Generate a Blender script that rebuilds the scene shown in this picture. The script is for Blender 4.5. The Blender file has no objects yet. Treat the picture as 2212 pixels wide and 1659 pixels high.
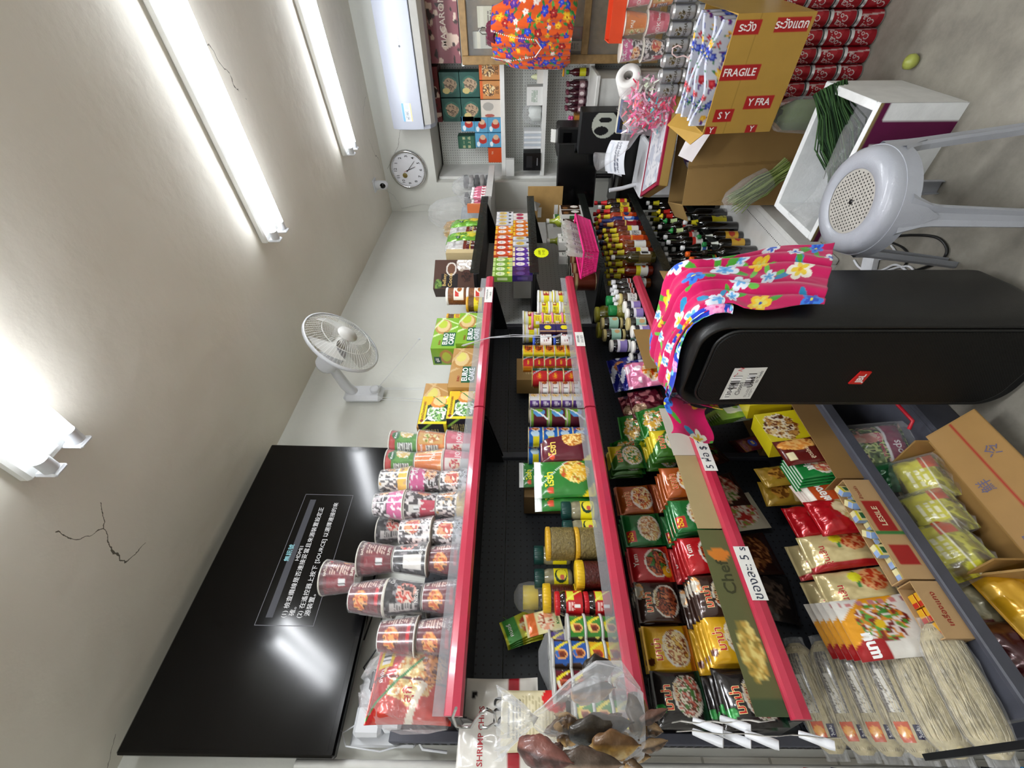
import bpy, bmesh, math, random
import numpy as np
from mathutils import Vector, Matrix
PI = math.pi
SC = bpy.context.scene
COL = SC.collection
# ---------------------------------------------------------------- camera, world, exposure
F = 921.0; CX, CY, CH = 1.70, 0.0, 1.55          # metres; focal length in pixels of a 2212 px wide frame
pit = math.atan(12/F); s2 = math.sqrt(.5)
fwd = Vector((-s2*math.cos(pit), s2*math.cos(pit), math.sin(pit)))
rgt = Vector((s2, s2, 0)); upv = rgt.cross(fwd)
cam = bpy.data.objects.new('camera', bpy.data.cameras.new('camera')); COL.objects.link(cam)
cam.data.sensor_fit = 'HORIZONTAL'; cam.data.sensor_width = 36; cam.data.lens = 36*F/2212
cam.data.clip_start = .02
M = Matrix((-upv, rgt, -fwd)).transposed().to_4x4(); M.translation = (CX, CY, CH)   # the phone was held on its side
cam.matrix_world = M; SC.camera = cam
SC.view_settings.view_transform = 'Standard'; SC.view_settings.look = 'None'
SC.view_settings.gamma = 1; SC.view_settings.use_curve_mapping = False
SC.view_settings.exposure = 0.18
W = bpy.data.worlds.new('world'); SC.world = W; W.use_nodes = True
W.node_tree.nodes['Background'].inputs[0].default_value = (.8, .87, 1, 1)
W.node_tree.nodes['Background'].inputs[1].default_value = .3
TUBE_POWER = 15.0
# ---------------------------------------------------------------- helpers
def at(x, y, ax, v):
    """world point seen at a photo pixel, on the plane ax = v (used to read positions off the photograph)"""
    d = fwd + rgt*((829.5-y)/F) + upv*((1106-x)/F)
    i = 'xyz'.index(ax); C = Vector((CX, CY, CH)); return C + d*((v-C[i])/d[i])
def yy(py, x=.38): return at(1118, py, 'x', x).y
def lin(c):
    if isinstance(c, str):
        c = c.lstrip('#'); c = ''.join(q*2 for q in c) if len(c) == 3 else c; c = [int(c[i:i+2], 16)/255 for i in (0, 2, 4)]
    return tuple((v/12.92 if v <= .04045 else ((v+.055)/1.055)**2.4) for v in c)
MATS = {}
def nmat(name):
    m = bpy.data.materials.new(name); m.use_nodes = True; MATS[name] = m
    return m, m.node_tree.nodes, m.node_tree.links, m.node_tree.nodes['Principled BSDF']
def mat(name, col=None, rough=.5, metal=0, spec=.5, coat=0, var=.12, scale=18, bump=0, bscale=80, emit=None, estr=0, alpha=1, sheen=0, detail=4):
    """procedural material; col None = painted colours of the mesh; noise varies the colour and the relief"""
    if name in MATS: return MATS[name]
    m, N, L, B = nmat(name)
    B.inputs['Roughness'].default_value = rough; B.inputs['Metallic'].default_value = metal
    B.inputs['Specular IOR Level'].default_value = spec; B.inputs['Coat Weight'].default_value = coat
    B.inputs['Coat Roughness'].default_value = .08; B.inputs['Sheen Weight'].default_value = sheen
    tc = N.new('ShaderNodeTexCoord'); nz = N.new('ShaderNodeTexNoise'); nz.inputs['Scale'].default_value = scale; nz.inputs['Detail'].default_value = detail
    L.new(tc.outputs['Object'], nz.inputs['Vector'])
    mx = N.new('ShaderNodeMix'); mx.data_type = 'RGBA'; mx.blend_type = 'MULTIPLY'; mx.inputs[0].default_value = 1
    mr = N.new('ShaderNodeMapRange'); mr.inputs['From Min'].default_value = .25; mr.inputs['From Max'].default_value = .75
    mr.inputs['To Min'].default_value = 1-var; mr.inputs['To Max'].default_value = 1+var*.4
    L.new(nz.outputs['Fac'], mr.inputs['Value']); L.new(mr.outputs[0], mx.inputs[7])
    if col is None:
        a = N.new('ShaderNodeAttribute'); a.attribute_name = 'Col'; L.new(a.outputs['Color'], mx.inputs[6])
    else: mx.inputs[6].default_value = (*lin(col), 1)
    L.new(mx.outputs[2], B.inputs['Base Color'])
    if bump:
        n2 = N.new('ShaderNodeTexNoise'); n2.inputs['Scale'].default_value = bscale; n2.inputs['Detail'].default_value = 3
        L.new(tc.outputs['Object'], n2.inputs['Vector'])
        b = N.new('ShaderNodeBump'); b.inputs['Strength'].default_value = bump; b.inputs['Distance'].default_value = .004
        L.new(n2.outputs['Fac'], b.inputs['Height']); L.new(b.outputs[0], B.inputs['Normal'])
    if emit:
        B.inputs['Emission Color'].default_value = (*lin(emit), 1); B.inputs['Emission Strength'].default_value = estr
    return m
def film(name, tint=(1, 1, 1), clear=.86, rough=.12, bump=.8, bscale=30, gc=(.75, .76, .78), top=.4):
    """thin clear plastic: mostly see-through, glossy, crinkled"""
    m, N, L, B = nmat(name); out = N['Material Output']; N.remove(B)
    t = N.new('ShaderNodeBsdfTransparent'); t.inputs[0].default_value = (*tint, 1)
    g = N.new('ShaderNodeBsdfPrincipled'); g.inputs['Base Color'].default_value = (*gc, 1); g.inputs['Roughness'].default_value = rough
    g.inputs['Specular IOR Level'].default_value = 1
    tc = N.new('ShaderNodeTexCoord'); nz = N.new('ShaderNodeTexNoise'); nz.inputs['Scale'].default_value = bscale; nz.inputs['Detail'].default_value = 2
    nz.inputs['Distortion'].default_value = 1.5
    L.new(tc.outputs['Object'], nz.inputs['Vector'])
    b = N.new('ShaderNodeBump'); b.inputs['Strength'].default_value = bump; b.inputs['Distance'].default_value = .01
    L.new(nz.outputs['Fac'], b.inputs['Height']); L.new(b.outputs[0], g.inputs['Normal'])
    lw = N.new('ShaderNodeLayerWeight'); lw.inputs[0].default_value = .35; L.new(b.outputs[0], lw.inputs['Normal'])
    mr = N.new('ShaderNodeMapRange'); mr.inputs['To Min'].default_value = 1-clear; mr.inputs['To Max'].default_value = top
    L.new(lw.outputs['Facing'], mr.inputs['Value'])
    mx = N.new('ShaderNodeMixShader'); L.new(mr.outputs[0], mx.inputs[0]); L.new(t.outputs[0], mx.inputs[1]); L.new(g.outputs[0], mx.inputs[2])
    L.new(mx.outputs[0], out.inputs[0]); return m
film('clear_wrap', clear=.93); film('fish_film', clear=.84, bump=1, bscale=9, rough=.2, top=.7); film('clear_bag', clear=.9, bump=1, bscale=16); film('clear_guard', clear=.84, rough=.05, bump=.1, tint=(.8, .83, .85))
film('yellow_bag', tint=(.95, .72, .3), clear=.8, bump=1, bscale=30)
film('dark_glass', tint=(.3, .32, .3), clear=.6, rough=.1, bump=.3, gc=(.03, .035, .03))
film('jar_glass', tint=(.96, .97, .95), clear=.9, rough=.03, bump=.05)
mat('print_card', None, .42, spec=.4, var=.05, bump=.05)
mat('print_gloss', None, .22, coat=.5, var=.06, bump=.25, bscale=26)
mat('print_foil', None, .24, metal=.25, coat=.6, var=.08, bump=.8, bscale=22)
mat('print_matte', None, .75, spec=.25, var=.1, bump=.2)
mat('print_metal', None, .3, metal=.55, var=.06)
mat('painted_plastic', None, .35, var=.05, bump=.05)
mat('cloth_print', None, .8, spec=.2, var=.08, bump=.15, bscale=400, sheen=.2)
mat('liquid', None, .08, coat=1, var=.3, scale=60, spec=.6)
mat('food', None, .4, coat=.3, var=.5, scale=120, bump=.8, bscale=160)
mat('screen_print', None, .5, var=.0)

class MB:
    """collects painted geometry for ONE object"""
    def __init__(s, m='print_card'): s.v = []; s.f = []; s.c = []; s.mi = []; s.sm = []; s.ms = [m]; s.T = None
    def slot(s, m):
        if m is None: return 0
        if m not in s.ms: s.ms.append(m)
        return s.ms.index(m)
    def add(s, V, Fc, col=(.8, .8, .8), m=None, smooth=False):
        o = len(s.v); k = s.slot(m)
        if s.T is not None: V = [s.T @ Vector(p) for p in V]
        s.v += [tuple(p) for p in V]
        if isinstance(col, str): col = lin(col)
        if isinstance(col, np.ndarray) and col.ndim == 2: s.c += [tuple(q) for q in col]
        elif isinstance(col, list): s.c += col
        else: s.c += [tuple(col)]*len(V)
        s.f += [tuple(i+o for i in f) for f in Fc]; s.mi += [k]*len(Fc); s.sm += [smooth]*len(Fc)
        return s
    def box(s, lo, hi, col='#cccccc', ch=.0, m=None):
        x0, y0, z0 = lo; x1, y1, z1 = hi
        if ch <= 0:
            V = [(x, y, z) for x in (x0, x1) for y in (y0, y1) for z in (z0, z1)]
            return s.add(V, [(0, 1, 3, 2), (4, 6, 7, 5), (0, 4, 5, 1), (2, 3, 7, 6), (0, 2, 6, 4), (1, 5, 7, 3)], col, m)
        V = []; idx = {}; c3 = ((x0+x1)/2, (y0+y1)/2, (z0+z1)/2); h = ((x1-x0)/2, (y1-y0)/2, (z1-z0)/2)
        ch = min(ch, min(h)*.8)
        for sx in (-1, 1):
            for sy in (-1, 1):
                for sz in (-1, 1):
                    for a in range(3):
                        sg = (sx, sy, sz); p = [c3[i]+sg[i]*(h[i]-(0 if i == a else ch)) for i in range(3)]
                        idx[(sx, sy, sz, a)] = len(V); V.append(p)
        Fc = []
        def q(l):
            P = [Vector(V[i]) for i in l]; n = (P[1]-P[0]).cross(P[2]-P[0]); c = sum(P, Vector())/len(P)-Vector(c3)
            Fc.append(tuple(l) if n.dot(c) > 0 else tuple(l[::-1]))
        for a in range(3):
            b, c = [i for i in range(3) if i != a]
            for sg in (-1, 1):
                l = []
                for (p, r) in ((-1, -1), (1, -1), (1, 1), (-1, 1)):
                    k = [0, 0, 0]; k[a] = sg; k[b] = p; k[c] = r; l.append(idx[(*k, a)])
                q(l)
            for p in (-1, 1):
                for r in (-1, 1):
                    k1 = [0, 0, 0]; k1[b] = p; k1[c] = r; k1[a] = -1; k2 = k1[:]; k2[a] = 1
                    q([idx[(*k1, b)], idx[(*k2, b)], idx[(*k2, c)], idx[(*k1, c)]])
        for sx in (-1, 1):
            for sy in (-1, 1):
                for sz in (-1, 1): q([idx[(sx, sy, sz, i)] for i in range(3)])
        return s.add(V, Fc, col, m)
    def lathe(s, prof, n=24, col='#cccccc', m=None, c=(0, 0, 0), smooth=True, cap=True, sx=1, sy=1):
        """prof: (r, z) from bottom to top; col may be a list per profile ring"""
        V = []; Fc = []; cc = []
        for j, (r, z) in enumerate(prof):
            for i in range(n):
                a = 2*PI*i/n; V.append((c[0]+r*sx*math.cos(a), c[1]+r*sy*math.sin(a), c[2]+z))
                cc.append(lin(col[j]) if isinstance(col, (list, tuple)) and isinstance(col[0], str) else (lin(col) if isinstance(col, str) else tuple(col)))
        for j in range(len(prof)-1):
            for i in range(n): k = (i+1) % n; Fc.append((j*n+i, j*n+k, (j+1)*n+k, (j+1)*n+i))
        s.add(V, Fc, cc, m, smooth)
        if cap:
            for j, flip in ((0, 1), (len(prof)-1, 0)):
                if prof[j][0] > 1e-4: s.add(V[j*n:(j+1)*n], [tuple(range(n))[::-1] if flip else tuple(range(n))], cc[j*n], m)
        return s
    def tube(s, pts, r, n=8, col='#cccccc', m=None, cap=True, smooth=True, flat=1):
        pts = [Vector(p) for p in pts]; V = []; Fc = []; rr = r if isinstance(r, (list, tuple)) else [r]*len(pts)
        u = None
        for i, p in enumerate(pts):
            t = (pts[min(i+1, len(pts)-1)]-pts[max(i-1, 0)]).normalized()
            if u is None: u = t.orthogonal().normalized()
            u = (u-t*u.dot(t)).normalized() if (u-t*u.dot(t)).length > 1e-6 else t.orthogonal().normalized()
            w = t.cross(u)
            for k in range(n): a = 2*PI*k/n; V.append(p+u*(rr[i]*math.cos(a))+w*(rr[i]*flat*math.sin(a)))
        for i in range(len(pts)-1):
            for k in range(n): q = (k+1) % n; Fc.append((i*n+k, i*n+q, (i+1)*n+q, (i+1)*n+k))
        s.add(V, Fc, col, m, smooth)
        if cap: s.add(V[:n], [tuple(range(n))[::-1]], col, m); s.add(V[-n:], [tuple(range(n))], col, m)
        return s
    def surf(s, S, w, h, nx, ny, can=None, col=None, m=None, smooth=True, off=0):
        """paint the canvas can over the surface S(u, v) -> (point, normal); u, v in metres from the centre"""
        us = np.linspace(-w/2, w/2, nx+1); vs = np.linspace(-h/2, h/2, ny+1); V = []
        for v in vs:
            for u in us: p, n = S(u, v); V.append(Vector(p)+Vector(n)*off)
        U, Vv = np.meshgrid(us, vs)
        cc = can.paint(U.ravel(), Vv.ravel()) if can else (lin(col) if isinstance(col, str) else col)
        n = nx+1
        s.add(V, [(j*n+i, j*n+i+1, (j+1)*n+i+1, (j+1)*n+i) for j in range(ny) for i in range(nx)], cc, m, smooth)
        if can:
            for i, t in enumerate(can.texts): s.text(S, *t, off=.0006+.0004*i)
        return s
    def text(s, S, body, u, v, size, col, rot=0, bold=0, off=.0006, sq=1, m=None):
        V, Fc = glyphs(body, bold); c, sn = math.cos(rot), math.sin(rot); P = []
        for (x, y) in V:
            x *= size*sq; y *= size
            p, n = S(u+x*c-y*sn, v+x*sn+y*c); P.append(Vector(p)+Vector(n)*off)
        return s.add(P, Fc, col, m)
    def build(s, name, parent=None, loc=None, rot=None):
        me = bpy.data.meshes.new(name); me.from_pydata(s.v, [], s.f)
        me.polygons.foreach_set('material_index', s.mi); me.polygons.foreach_set('use_smooth', s.sm)
        for m in s.ms: me.materials.append(MATS[m])
        a = me.color_attributes.new('Col', 'FLOAT_COLOR', 'POINT')
        arr = np.ones((len(s.v), 4), dtype=np.float32)
        if s.v: arr[:, :3] = np.array(s.c, dtype=np.float32)[:, :3]
        a.data.foreach_set('color', arr.ravel()); me.update()
        o = bpy.data.objects.new(name, me); COL.objects.link(o)
        if parent: o.parent = parent
        if loc: o.location = loc
        if rot: o.rotation_euler = rot
        return o
GL = {}
def glyphs(body, bold=0):
    k = (body, bold)
    if k not in GL:
        cu = bpy.data.curves.new('t', 'FONT'); cu.body = body; cu.size = 1; cu.align_x = 'CENTER'; cu.align_y = 'CENTER'
        cu.resolution_u = 2; cu.offset = bold; cu.fill_mode = 'BOTH'
        o = bpy.data.objects.new('t', cu); me = bpy.data.meshes.new_from_object(o)
        V = [(p.co.x, p.co.y) for p in me.vertices]; Fc = []
        for p in me.polygons:
            l = list(p.vertices); a = sum(V[l[i]][0]*V[l[(i+1) % len(l)]][1]-V[l[(i+1) % len(l)]][0]*V[l[i]][1] for i in range(len(l)))
            Fc.append(tuple(l) if a > 0 else tuple(l[::-1]))
        bpy.data.meshes.remove(me); bpy.data.objects.remove(o); bpy.data.curves.remove(cu)
        GL[k] = (V, Fc)
    return GL[k]
def vnoise(x, y, seed):
    xi = np.floor(x).astype(int); yi = np.floor(y).astype(int); fx = x-xi; fy = y-yi
    def h(a, b): t = np.sin(a*127.1+b*311.7+seed*74.7)*43758.5453; return t-np.floor(t)
    fx = fx*fx*(3-2*fx); fy = fy*fy*(3-2*fy)
    return (h(xi, yi)*(1-fx)+h(xi+1, yi)*fx)*(1-fy)+(h(xi, yi+1)*(1-fx)+h(xi+1, yi+1)*fx)*fy
class Can:
    """a printed design in metres around the label centre: shapes in order, later over earlier"""
    def __init__(s, bg, *ops): s.bg = bg; s.ops = list(ops); s.texts = []
    def t(s, body, u, v, size, col='#ffffff', rot=0, bold=.015, **k): s.texts.append((body, u, v, size, col, rot, bold)); return s
    def paint(s, U, V):
        C = np.tile(np.array(lin(s.bg)), (len(U), 1))
        for o in s.ops:
            k = o[0]
            if k == 'r': _, x0, y0, x1, y1, c = o; M_ = (U >= x0) & (U <= x1) & (V >= y0) & (V <= y1); C[M_] = lin(c)
            elif k == 'e': _, x, y, a, b, c = o; M_ = ((U-x)/a)**2+((V-y)/b)**2 <= 1; C[M_] = lin(c)
            elif k == 'b':       # mottled food picture
                _, x, y, a, b, sd, cs, sc = o; n0 = vnoise(U*60, V*60, sd+9)*.5
                M_ = ((U-x)/a)**2+((V-y)/b)**2 <= .8+n0
                n = vnoise(U*sc, V*sc, sd)*.6+vnoise(U*sc*2.3, V*sc*2.3, sd+3)*.4; i = np.clip(((n-.2)/.6*len(cs)).astype(int), 0, len(cs)-1)
                C[M_] = np.array([lin(q) for q in cs])[i[M_]]
            elif k == 'd':       # slanted band: a*u + b*v between l and h
                _, a, b, l, h, c = o; q = a*U+b*V; C[(q >= l) & (q <= h)] = lin(c)
            elif k == 'l':       # lines of small print, too small to read
                _, x0, y0, x1, y1, n, c = o; M_ = (U >= x0) & (U <= x1) & (V >= y0) & (V <= y1)
                ph = (V-y0)/(y1-y0)*n; M_ &= (ph-np.floor(ph) < .5) & (vnoise(U*500, np.floor(ph)*7.3, 5) > .3); C[M_] = lin(c)
            elif k == 'k':       # barcode
                _, x0, y0, x1, y1 = o; M_ = (U >= x0) & (U <= x1) & (V >= y0) & (V <= y1); C[M_] = (.85, .85, .85)
                C[M_ & (vnoise(U*900, U*0, 3) > .5)] = (.02, .02, .02)
            elif k == 'n':       # speckle
                _, sc, th, sd, c = o; C[vnoise(U*sc, V*sc, sd) > th] = lin(c)
        return C
def tag(o, label=None, cat=None, group=None, kind=None):
    for k, v in (('label', label), ('category', cat), ('group', group), ('kind', kind)):
        if v: o[k] = v
    return o
def thing(name, loc=(0, 0, 0), rz=0, label=None, cat=None, group=None):
    o = bpy.data.objects.new(name, None); COL.objects.link(o); o.location = loc; o.rotation_euler = (0, 0, rz)
    o.empty_display_size = .02; return tag(o, label, cat, group)
def struct(mb, name): return tag(mb.build(name), kind='structure')
def dup(root, loc, rot=(0, 0, 0), label=None, group=None, scale=None):
    def cp(o, par):
        c = o.copy(); COL.objects.link(c); c.parent = par
        for ch in KIDS.get(o.name, []): cp(ch, c)
        return c
    if root.name not in KIDS:
        for o in [root]+list(root.children_recursive): KIDS[o.name] = list(o.children)
    r = cp(root, None); r.location = loc; r.rotation_euler = rot
    if label: r['label'] = label
    if group: r['group'] = group
    if scale: r.scale = scale
    return r
KIDS = {}
class Proto:
    """the first placement moves the object itself, later ones copy it with all its parts"""
    def __init__(s, root, cat): s.o = root; s.cat = cat; s.used = False; root['category'] = cat
    def put(s, loc, rot=(0, 0, 0), label='', group=None, scale=None):
        if isinstance(rot, (int, float)): rot = (0, 0, rot)
        if not s.used:
            s.used = True; o = s.o; o.location = loc; o.rotation_euler = rot; o['label'] = label
            if group: o['group'] = group
            if scale: s.first = (o, scale); o.scale = scale
            return o
        r = dup(s.o, loc, rot, label, None, scale)
        if 'group' in r.keys() and not group: del r['group']
        if group: r['group'] = group
        if not scale: r.scale = (1, 1, 1)
        return r
ORD = ['first', 'second', 'third', 'fourth', 'fifth', 'sixth', 'seventh', 'eighth', 'ninth', 'tenth', 'eleventh', 'twelfth', 'thirteenth', 'fourteenth', 'fifteenth', 'sixteenth', 'seventeenth', 'eighteenth', 'nineteenth', 'twentieth']
# surfaces
def plane_s(o, u, v):
    o, u, v = Vector(o), Vector(u), Vector(v); n = u.cross(v)
    return lambda a, b: (o+u*a+v*b, n)
def cyl_s(r, z0, taper=0, ph=0):
    def S(u, v):
        a = u/r+ph; q = r+taper*v; return (q*math.cos(a), q*math.sin(a), z0+v), (math.cos(a), math.sin(a), 0)
    return S
# ---------------------------------------------------------------- the room
def plaster(name, col, stain):
    m, N, L, B = nmat(name); B.inputs['Roughness'].default_value = .75; B.inputs['Specular IOR Level'].default_value = .25
    tc = N.new('ShaderNodeTexCoord'); n = N.new('ShaderNodeTexNoise'); n.inputs['Scale'].default_value = 1.3; n.inputs['Detail'].default_value = 5
    L.new(tc.outputs['Object'], n.inputs['Vector'])
    r = N.new('ShaderNodeValToRGB'); r.color_ramp.elements[0].color = (*lin(stain), 1); r.color_ramp.elements[1].color = (*lin(col), 1)
    r.color_ramp.elements[0].position = .25; r.color_ramp.elements[1].position = .6; L.new(n.outputs['Fac'], r.inputs[0])
    # hairline cracks: edges of large voronoi cells, broken up by noise
    vo = N.new('ShaderNodeTexVoronoi'); vo.feature = 'DISTANCE_TO_EDGE'; vo.inputs['Scale'].default_value = .8
    n3 = N.new('ShaderNodeTexNoise'); n3.inputs['Scale'].default_value = 5; n3.inputs['Detail'].default_value = 6
    mxv = N.new('ShaderNodeMix'); mxv.data_type = 'RGBA'; mxv.inputs[0].default_value = .12
    L.new(tc.outputs['Object'], n3.inputs['Vector']); L.new(tc.outputs['Object'], mxv.inputs[6]); L.new(n3.outputs['Color'], mxv.inputs[7])
    L.new(mxv.outputs[2], vo.inputs['Vector'])
    lt = N.new('ShaderNodeMath'); lt.operation = 'LESS_THAN'; lt.inputs[1].default_value = .0007; L.new(vo.outputs['Distance'], lt.inputs[0])
    gt = N.new('ShaderNodeMath'); gt.operation = 'GREATER_THAN'; gt.inputs[1].default_value = .6; L.new(n.outputs['Fac'], gt.inputs[0])
    mu = N.new('ShaderNodeMath'); mu.operation = 'MULTIPLY'; L.new(lt.outputs[0], mu.inputs[0]); L.new(gt.outputs[0], mu.inputs[1])
    mx = N.new('ShaderNodeMix'); mx.data_type = 'RGBA'; L.new(mu.outputs[0], mx.inputs[0]); L.new(r.outputs[0], mx.inputs[6]); mx.inputs[7].default_value = (*lin('#6c675c'), 1)
    L.new(mx.outputs[2], B.inputs['Base Color'])
    n2 = N.new('ShaderNodeTexNoise'); n2.inputs['Scale'].default_value = 5; n2.inputs['Detail'].default_value = 6; L.new(tc.outputs['Object'], n2.inputs['Vector'])
    b = N.new('ShaderNodeBump'); b.inputs['Strength'].default_value = .45; b.inputs['Distance'].default_value = .02
    L.new(n2.outputs['Fac'], b.inputs['Height']); L.new(b.outputs[0], B.inputs['Normal'])
    return m
plaster('ceiling_plaster', '#e9e4d8', '#dcd6c8'); plaster('wall_plaster', '#dadad3', '#cdcdc5')
def concrete():
    m, N, L, B = nmat('concrete'); B.inputs['Roughness'].default_value = .7
    tc = N.new('ShaderNodeTexCoord'); n = N.new('ShaderNodeTexNoise'); n.inputs['Scale'].default_value = 7; n.inputs['Detail'].default_value = 9; n.inputs['Roughness'].default_value = .7
    L.new(tc.outputs['Object'], n.inputs['Vector'])
    r = N.new('ShaderNodeValToRGB'); e = r.color_ramp.elements; e[0].position = .2; e[0].color = (*lin('#6c6860'), 1); e[1].position = .8; e[1].color = (*lin('#9c978b'), 1)
    L.new(n.outputs['Fac'], r.inputs[0]); L.new(r.outputs[0], B.inputs['Base Color'])
    b = N.new('ShaderNodeBump'); b.inputs['Strength'].default_value = .3; L.new(n.outputs['Fac'], b.inputs['Height']); L.new(b.outputs[0], B.inputs['Normal'])
concrete()
def tiles():
    m, N, L, B = nmat('wall_tile'); B.inputs['Roughness'].default_value = .15; B.inputs['Coat Weight'].default_value = .3
    tc = N.new('ShaderNodeTexCoord'); mp = N.new('ShaderNodeMapping'); mp.inputs['Rotation'].default_value = (0, PI/2, PI/2)
    br = N.new('ShaderNodeTexBrick'); br.offset = 0; br.inputs['Scale'].default_value = 1; br.inputs['Brick Width'].default_value = .2; br.inputs['Row Height'].default_value = .2
    br.inputs['Mortar Size'].default_value = .004
    br.inputs['Color1'].default_value = (*lin('#dcdad2'), 1); br.inputs['Color2'].default_value = (*lin('#d6d4cc'), 1); br.inputs['Mortar'].default_value = (*lin('#a9a69c'), 1)
    sx = N.new('ShaderNodeSeparateXYZ'); cb = N.new('ShaderNodeCombineXYZ'); L.new(tc.outputs['Object'], sx.inputs[0])
    L.new(sx.outputs['Y'], cb.inputs['X']); L.new(sx.outputs['Z'], cb.inputs['Y']); L.new(cb.outputs[0], br.inputs['Vector'])
    L.new(br.outputs['Color'], B.inputs['Base Color'])
tiles()
mat('white_metal', '#e6e6e2', .35, metal=.1, var=.06); mat('white_plastic', '#d6d8dc', .3, var=.04); mat('grey_white', '#cfcec9', .4, var=.08)
mat('black_metal', '#131417', .4, spec=.4, var=.2); mat('slate_metal', '#4c4e58', .45, var=.15); mat('black_plastic', '#0d0d0e', .35, var=.2)
mat('black_gloss', '#050506', .13, spec=.35, var=.0); mat('chrome', '#c9c9c9', .12, metal=1, var=.05); mat('red_rail', '#b82c46', .28, coat=.5, var=.12, scale=9)
mat('wood', '#9a7a4c', .5, var=.3, scale=30, bump=.2); mat('cardboard', '#b08d57', .8, spec=.2, var=.14, bump=.15, bscale=60)
mat('steel', '#a8a8a6', .25, metal=.9, var=.1); mat('paper', '#e9e7e1', .7, var=.05)
HZ = 2.745
RX, RY0, YB = 3.7, -2.6, 4.03
b = MB('concrete'); b.box((-.1, RY0-.1, -.1), (RX+.1, 4.7, 0)); struct(b, 'floor')
b = MB('ceiling_plaster'); b.box((-.1, RY0-.1, HZ), (RX+.1, 4.7, HZ+.1)); struct(b, 'ceiling')
b = MB('wall_plaster'); b.box((-.1, RY0, 0), (0, 4.7, HZ)); struct(b, 'wall_left')
b = MB('wall_plaster'); b.box((RX, RY0, 0), (RX+.1, 4.7, HZ)); struct(b, 'wall_right')
b = MB('wall_plaster'); b.box((0, RY0-.1, 0), (RX, RY0, HZ)); struct(b, 'wall_front')
b = MB('wall_plaster'); b.box((0, 4.55, 0), (RX, 4.65, HZ)); b.box((0, YB, 2.285), (RX, 4.55, HZ)); b.box((0, YB, 0), (.26, 4.55, 2.285)); struct(b, 'wall_back')
b = MB('wall_tile'); b.box((0, -1.2, 0), (.006, .118, 1.33)); struct(b, 'wall_tiles')
b = MB('grey_white'); b.tube([(.035, .09, 0), (.035, .09, 2.2)], .012, 10); b.box((.0, .085, .5), (.03, .095, .52)); b.box((0, .085, 1.8), (.03, .095, 1.82)); struct(b, 'trim_1')
b = MB('wall_plaster'); b.box((0, .0, 1.33), (.012, .118, 1.36), ch=.003); struct(b, 'trim_2')

# fluorescent battens, each with its own light
emis, N_, L_, B_ = nmat('tube_glow'); B_.inputs['Emission Color'].default_value = (.88, .93, 1, 1); B_.inputs['Emission Strength'].default_value = TUBE_POWER
def batten(label, x, y, rz, z=HZ):
    t = thing('fluorescent_light', (x, y, z), rz, label, 'light', 'twin tube ceiling lights')
    L = 1.23
    h = MB('white_metal'); h.box((0, -.075, -.034), (L, .075, -.0005), ch=.008); h.box((.02, -.02, -.04), (L-.02, .02, -.034), ch=.002); h.build('housing', t)
    for sy in (-.043, .043):
        e = MB('tube_glow'); e.tube([(.03, sy, -.062), (L-.03, sy, -.062)], .0165, 16); e.build('tube', t)
        for x0, sg in ((.0, 1), (L, -1)):
            c = MB('white_plastic'); c.box((min(x0, x0+sg*.012), sy-.02, -.085), (max(x0, x0+sg*.012), sy+.02, -.03), ch=.005)
            c.tube([(x0+sg*.012, sy, -.062), (x0+sg*.05, sy, -.062)], .0178, 14); c.build('lamp_holder', t)
        lp = bpy.data.lights.new('tube_lamp', 'AREA'); lp.shape = 'RECTANGLE'; lp.size = L-.1; lp.size_y = .03; lp.energy = 6.5; lp.color = (.95, .97, 1)
        lo = bpy.data.objects.new('tube_lamp', lp); COL.objects.link(lo); lo.parent = t; lo.location = (L/2, sy, -.082)
    return t
batten('twin tube ceiling light nearest the camera, above the television', .82, .62, -.0)
batten('twin tube ceiling light in the middle, longest in the photo', .77, 1.93, -.06)
batten('twin tube ceiling light farthest back, near the clock and air conditioner', .76, 3.21, -.12)
batten('twin tube ceiling light behind the camera on the left', .9, -.75, 0)
batten('twin tube ceiling light behind the camera by the entrance', 1.4, -2.0, 0)
batten('twin tube ceiling light at the right of the room, front', 2.6, .6, 0)

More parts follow.
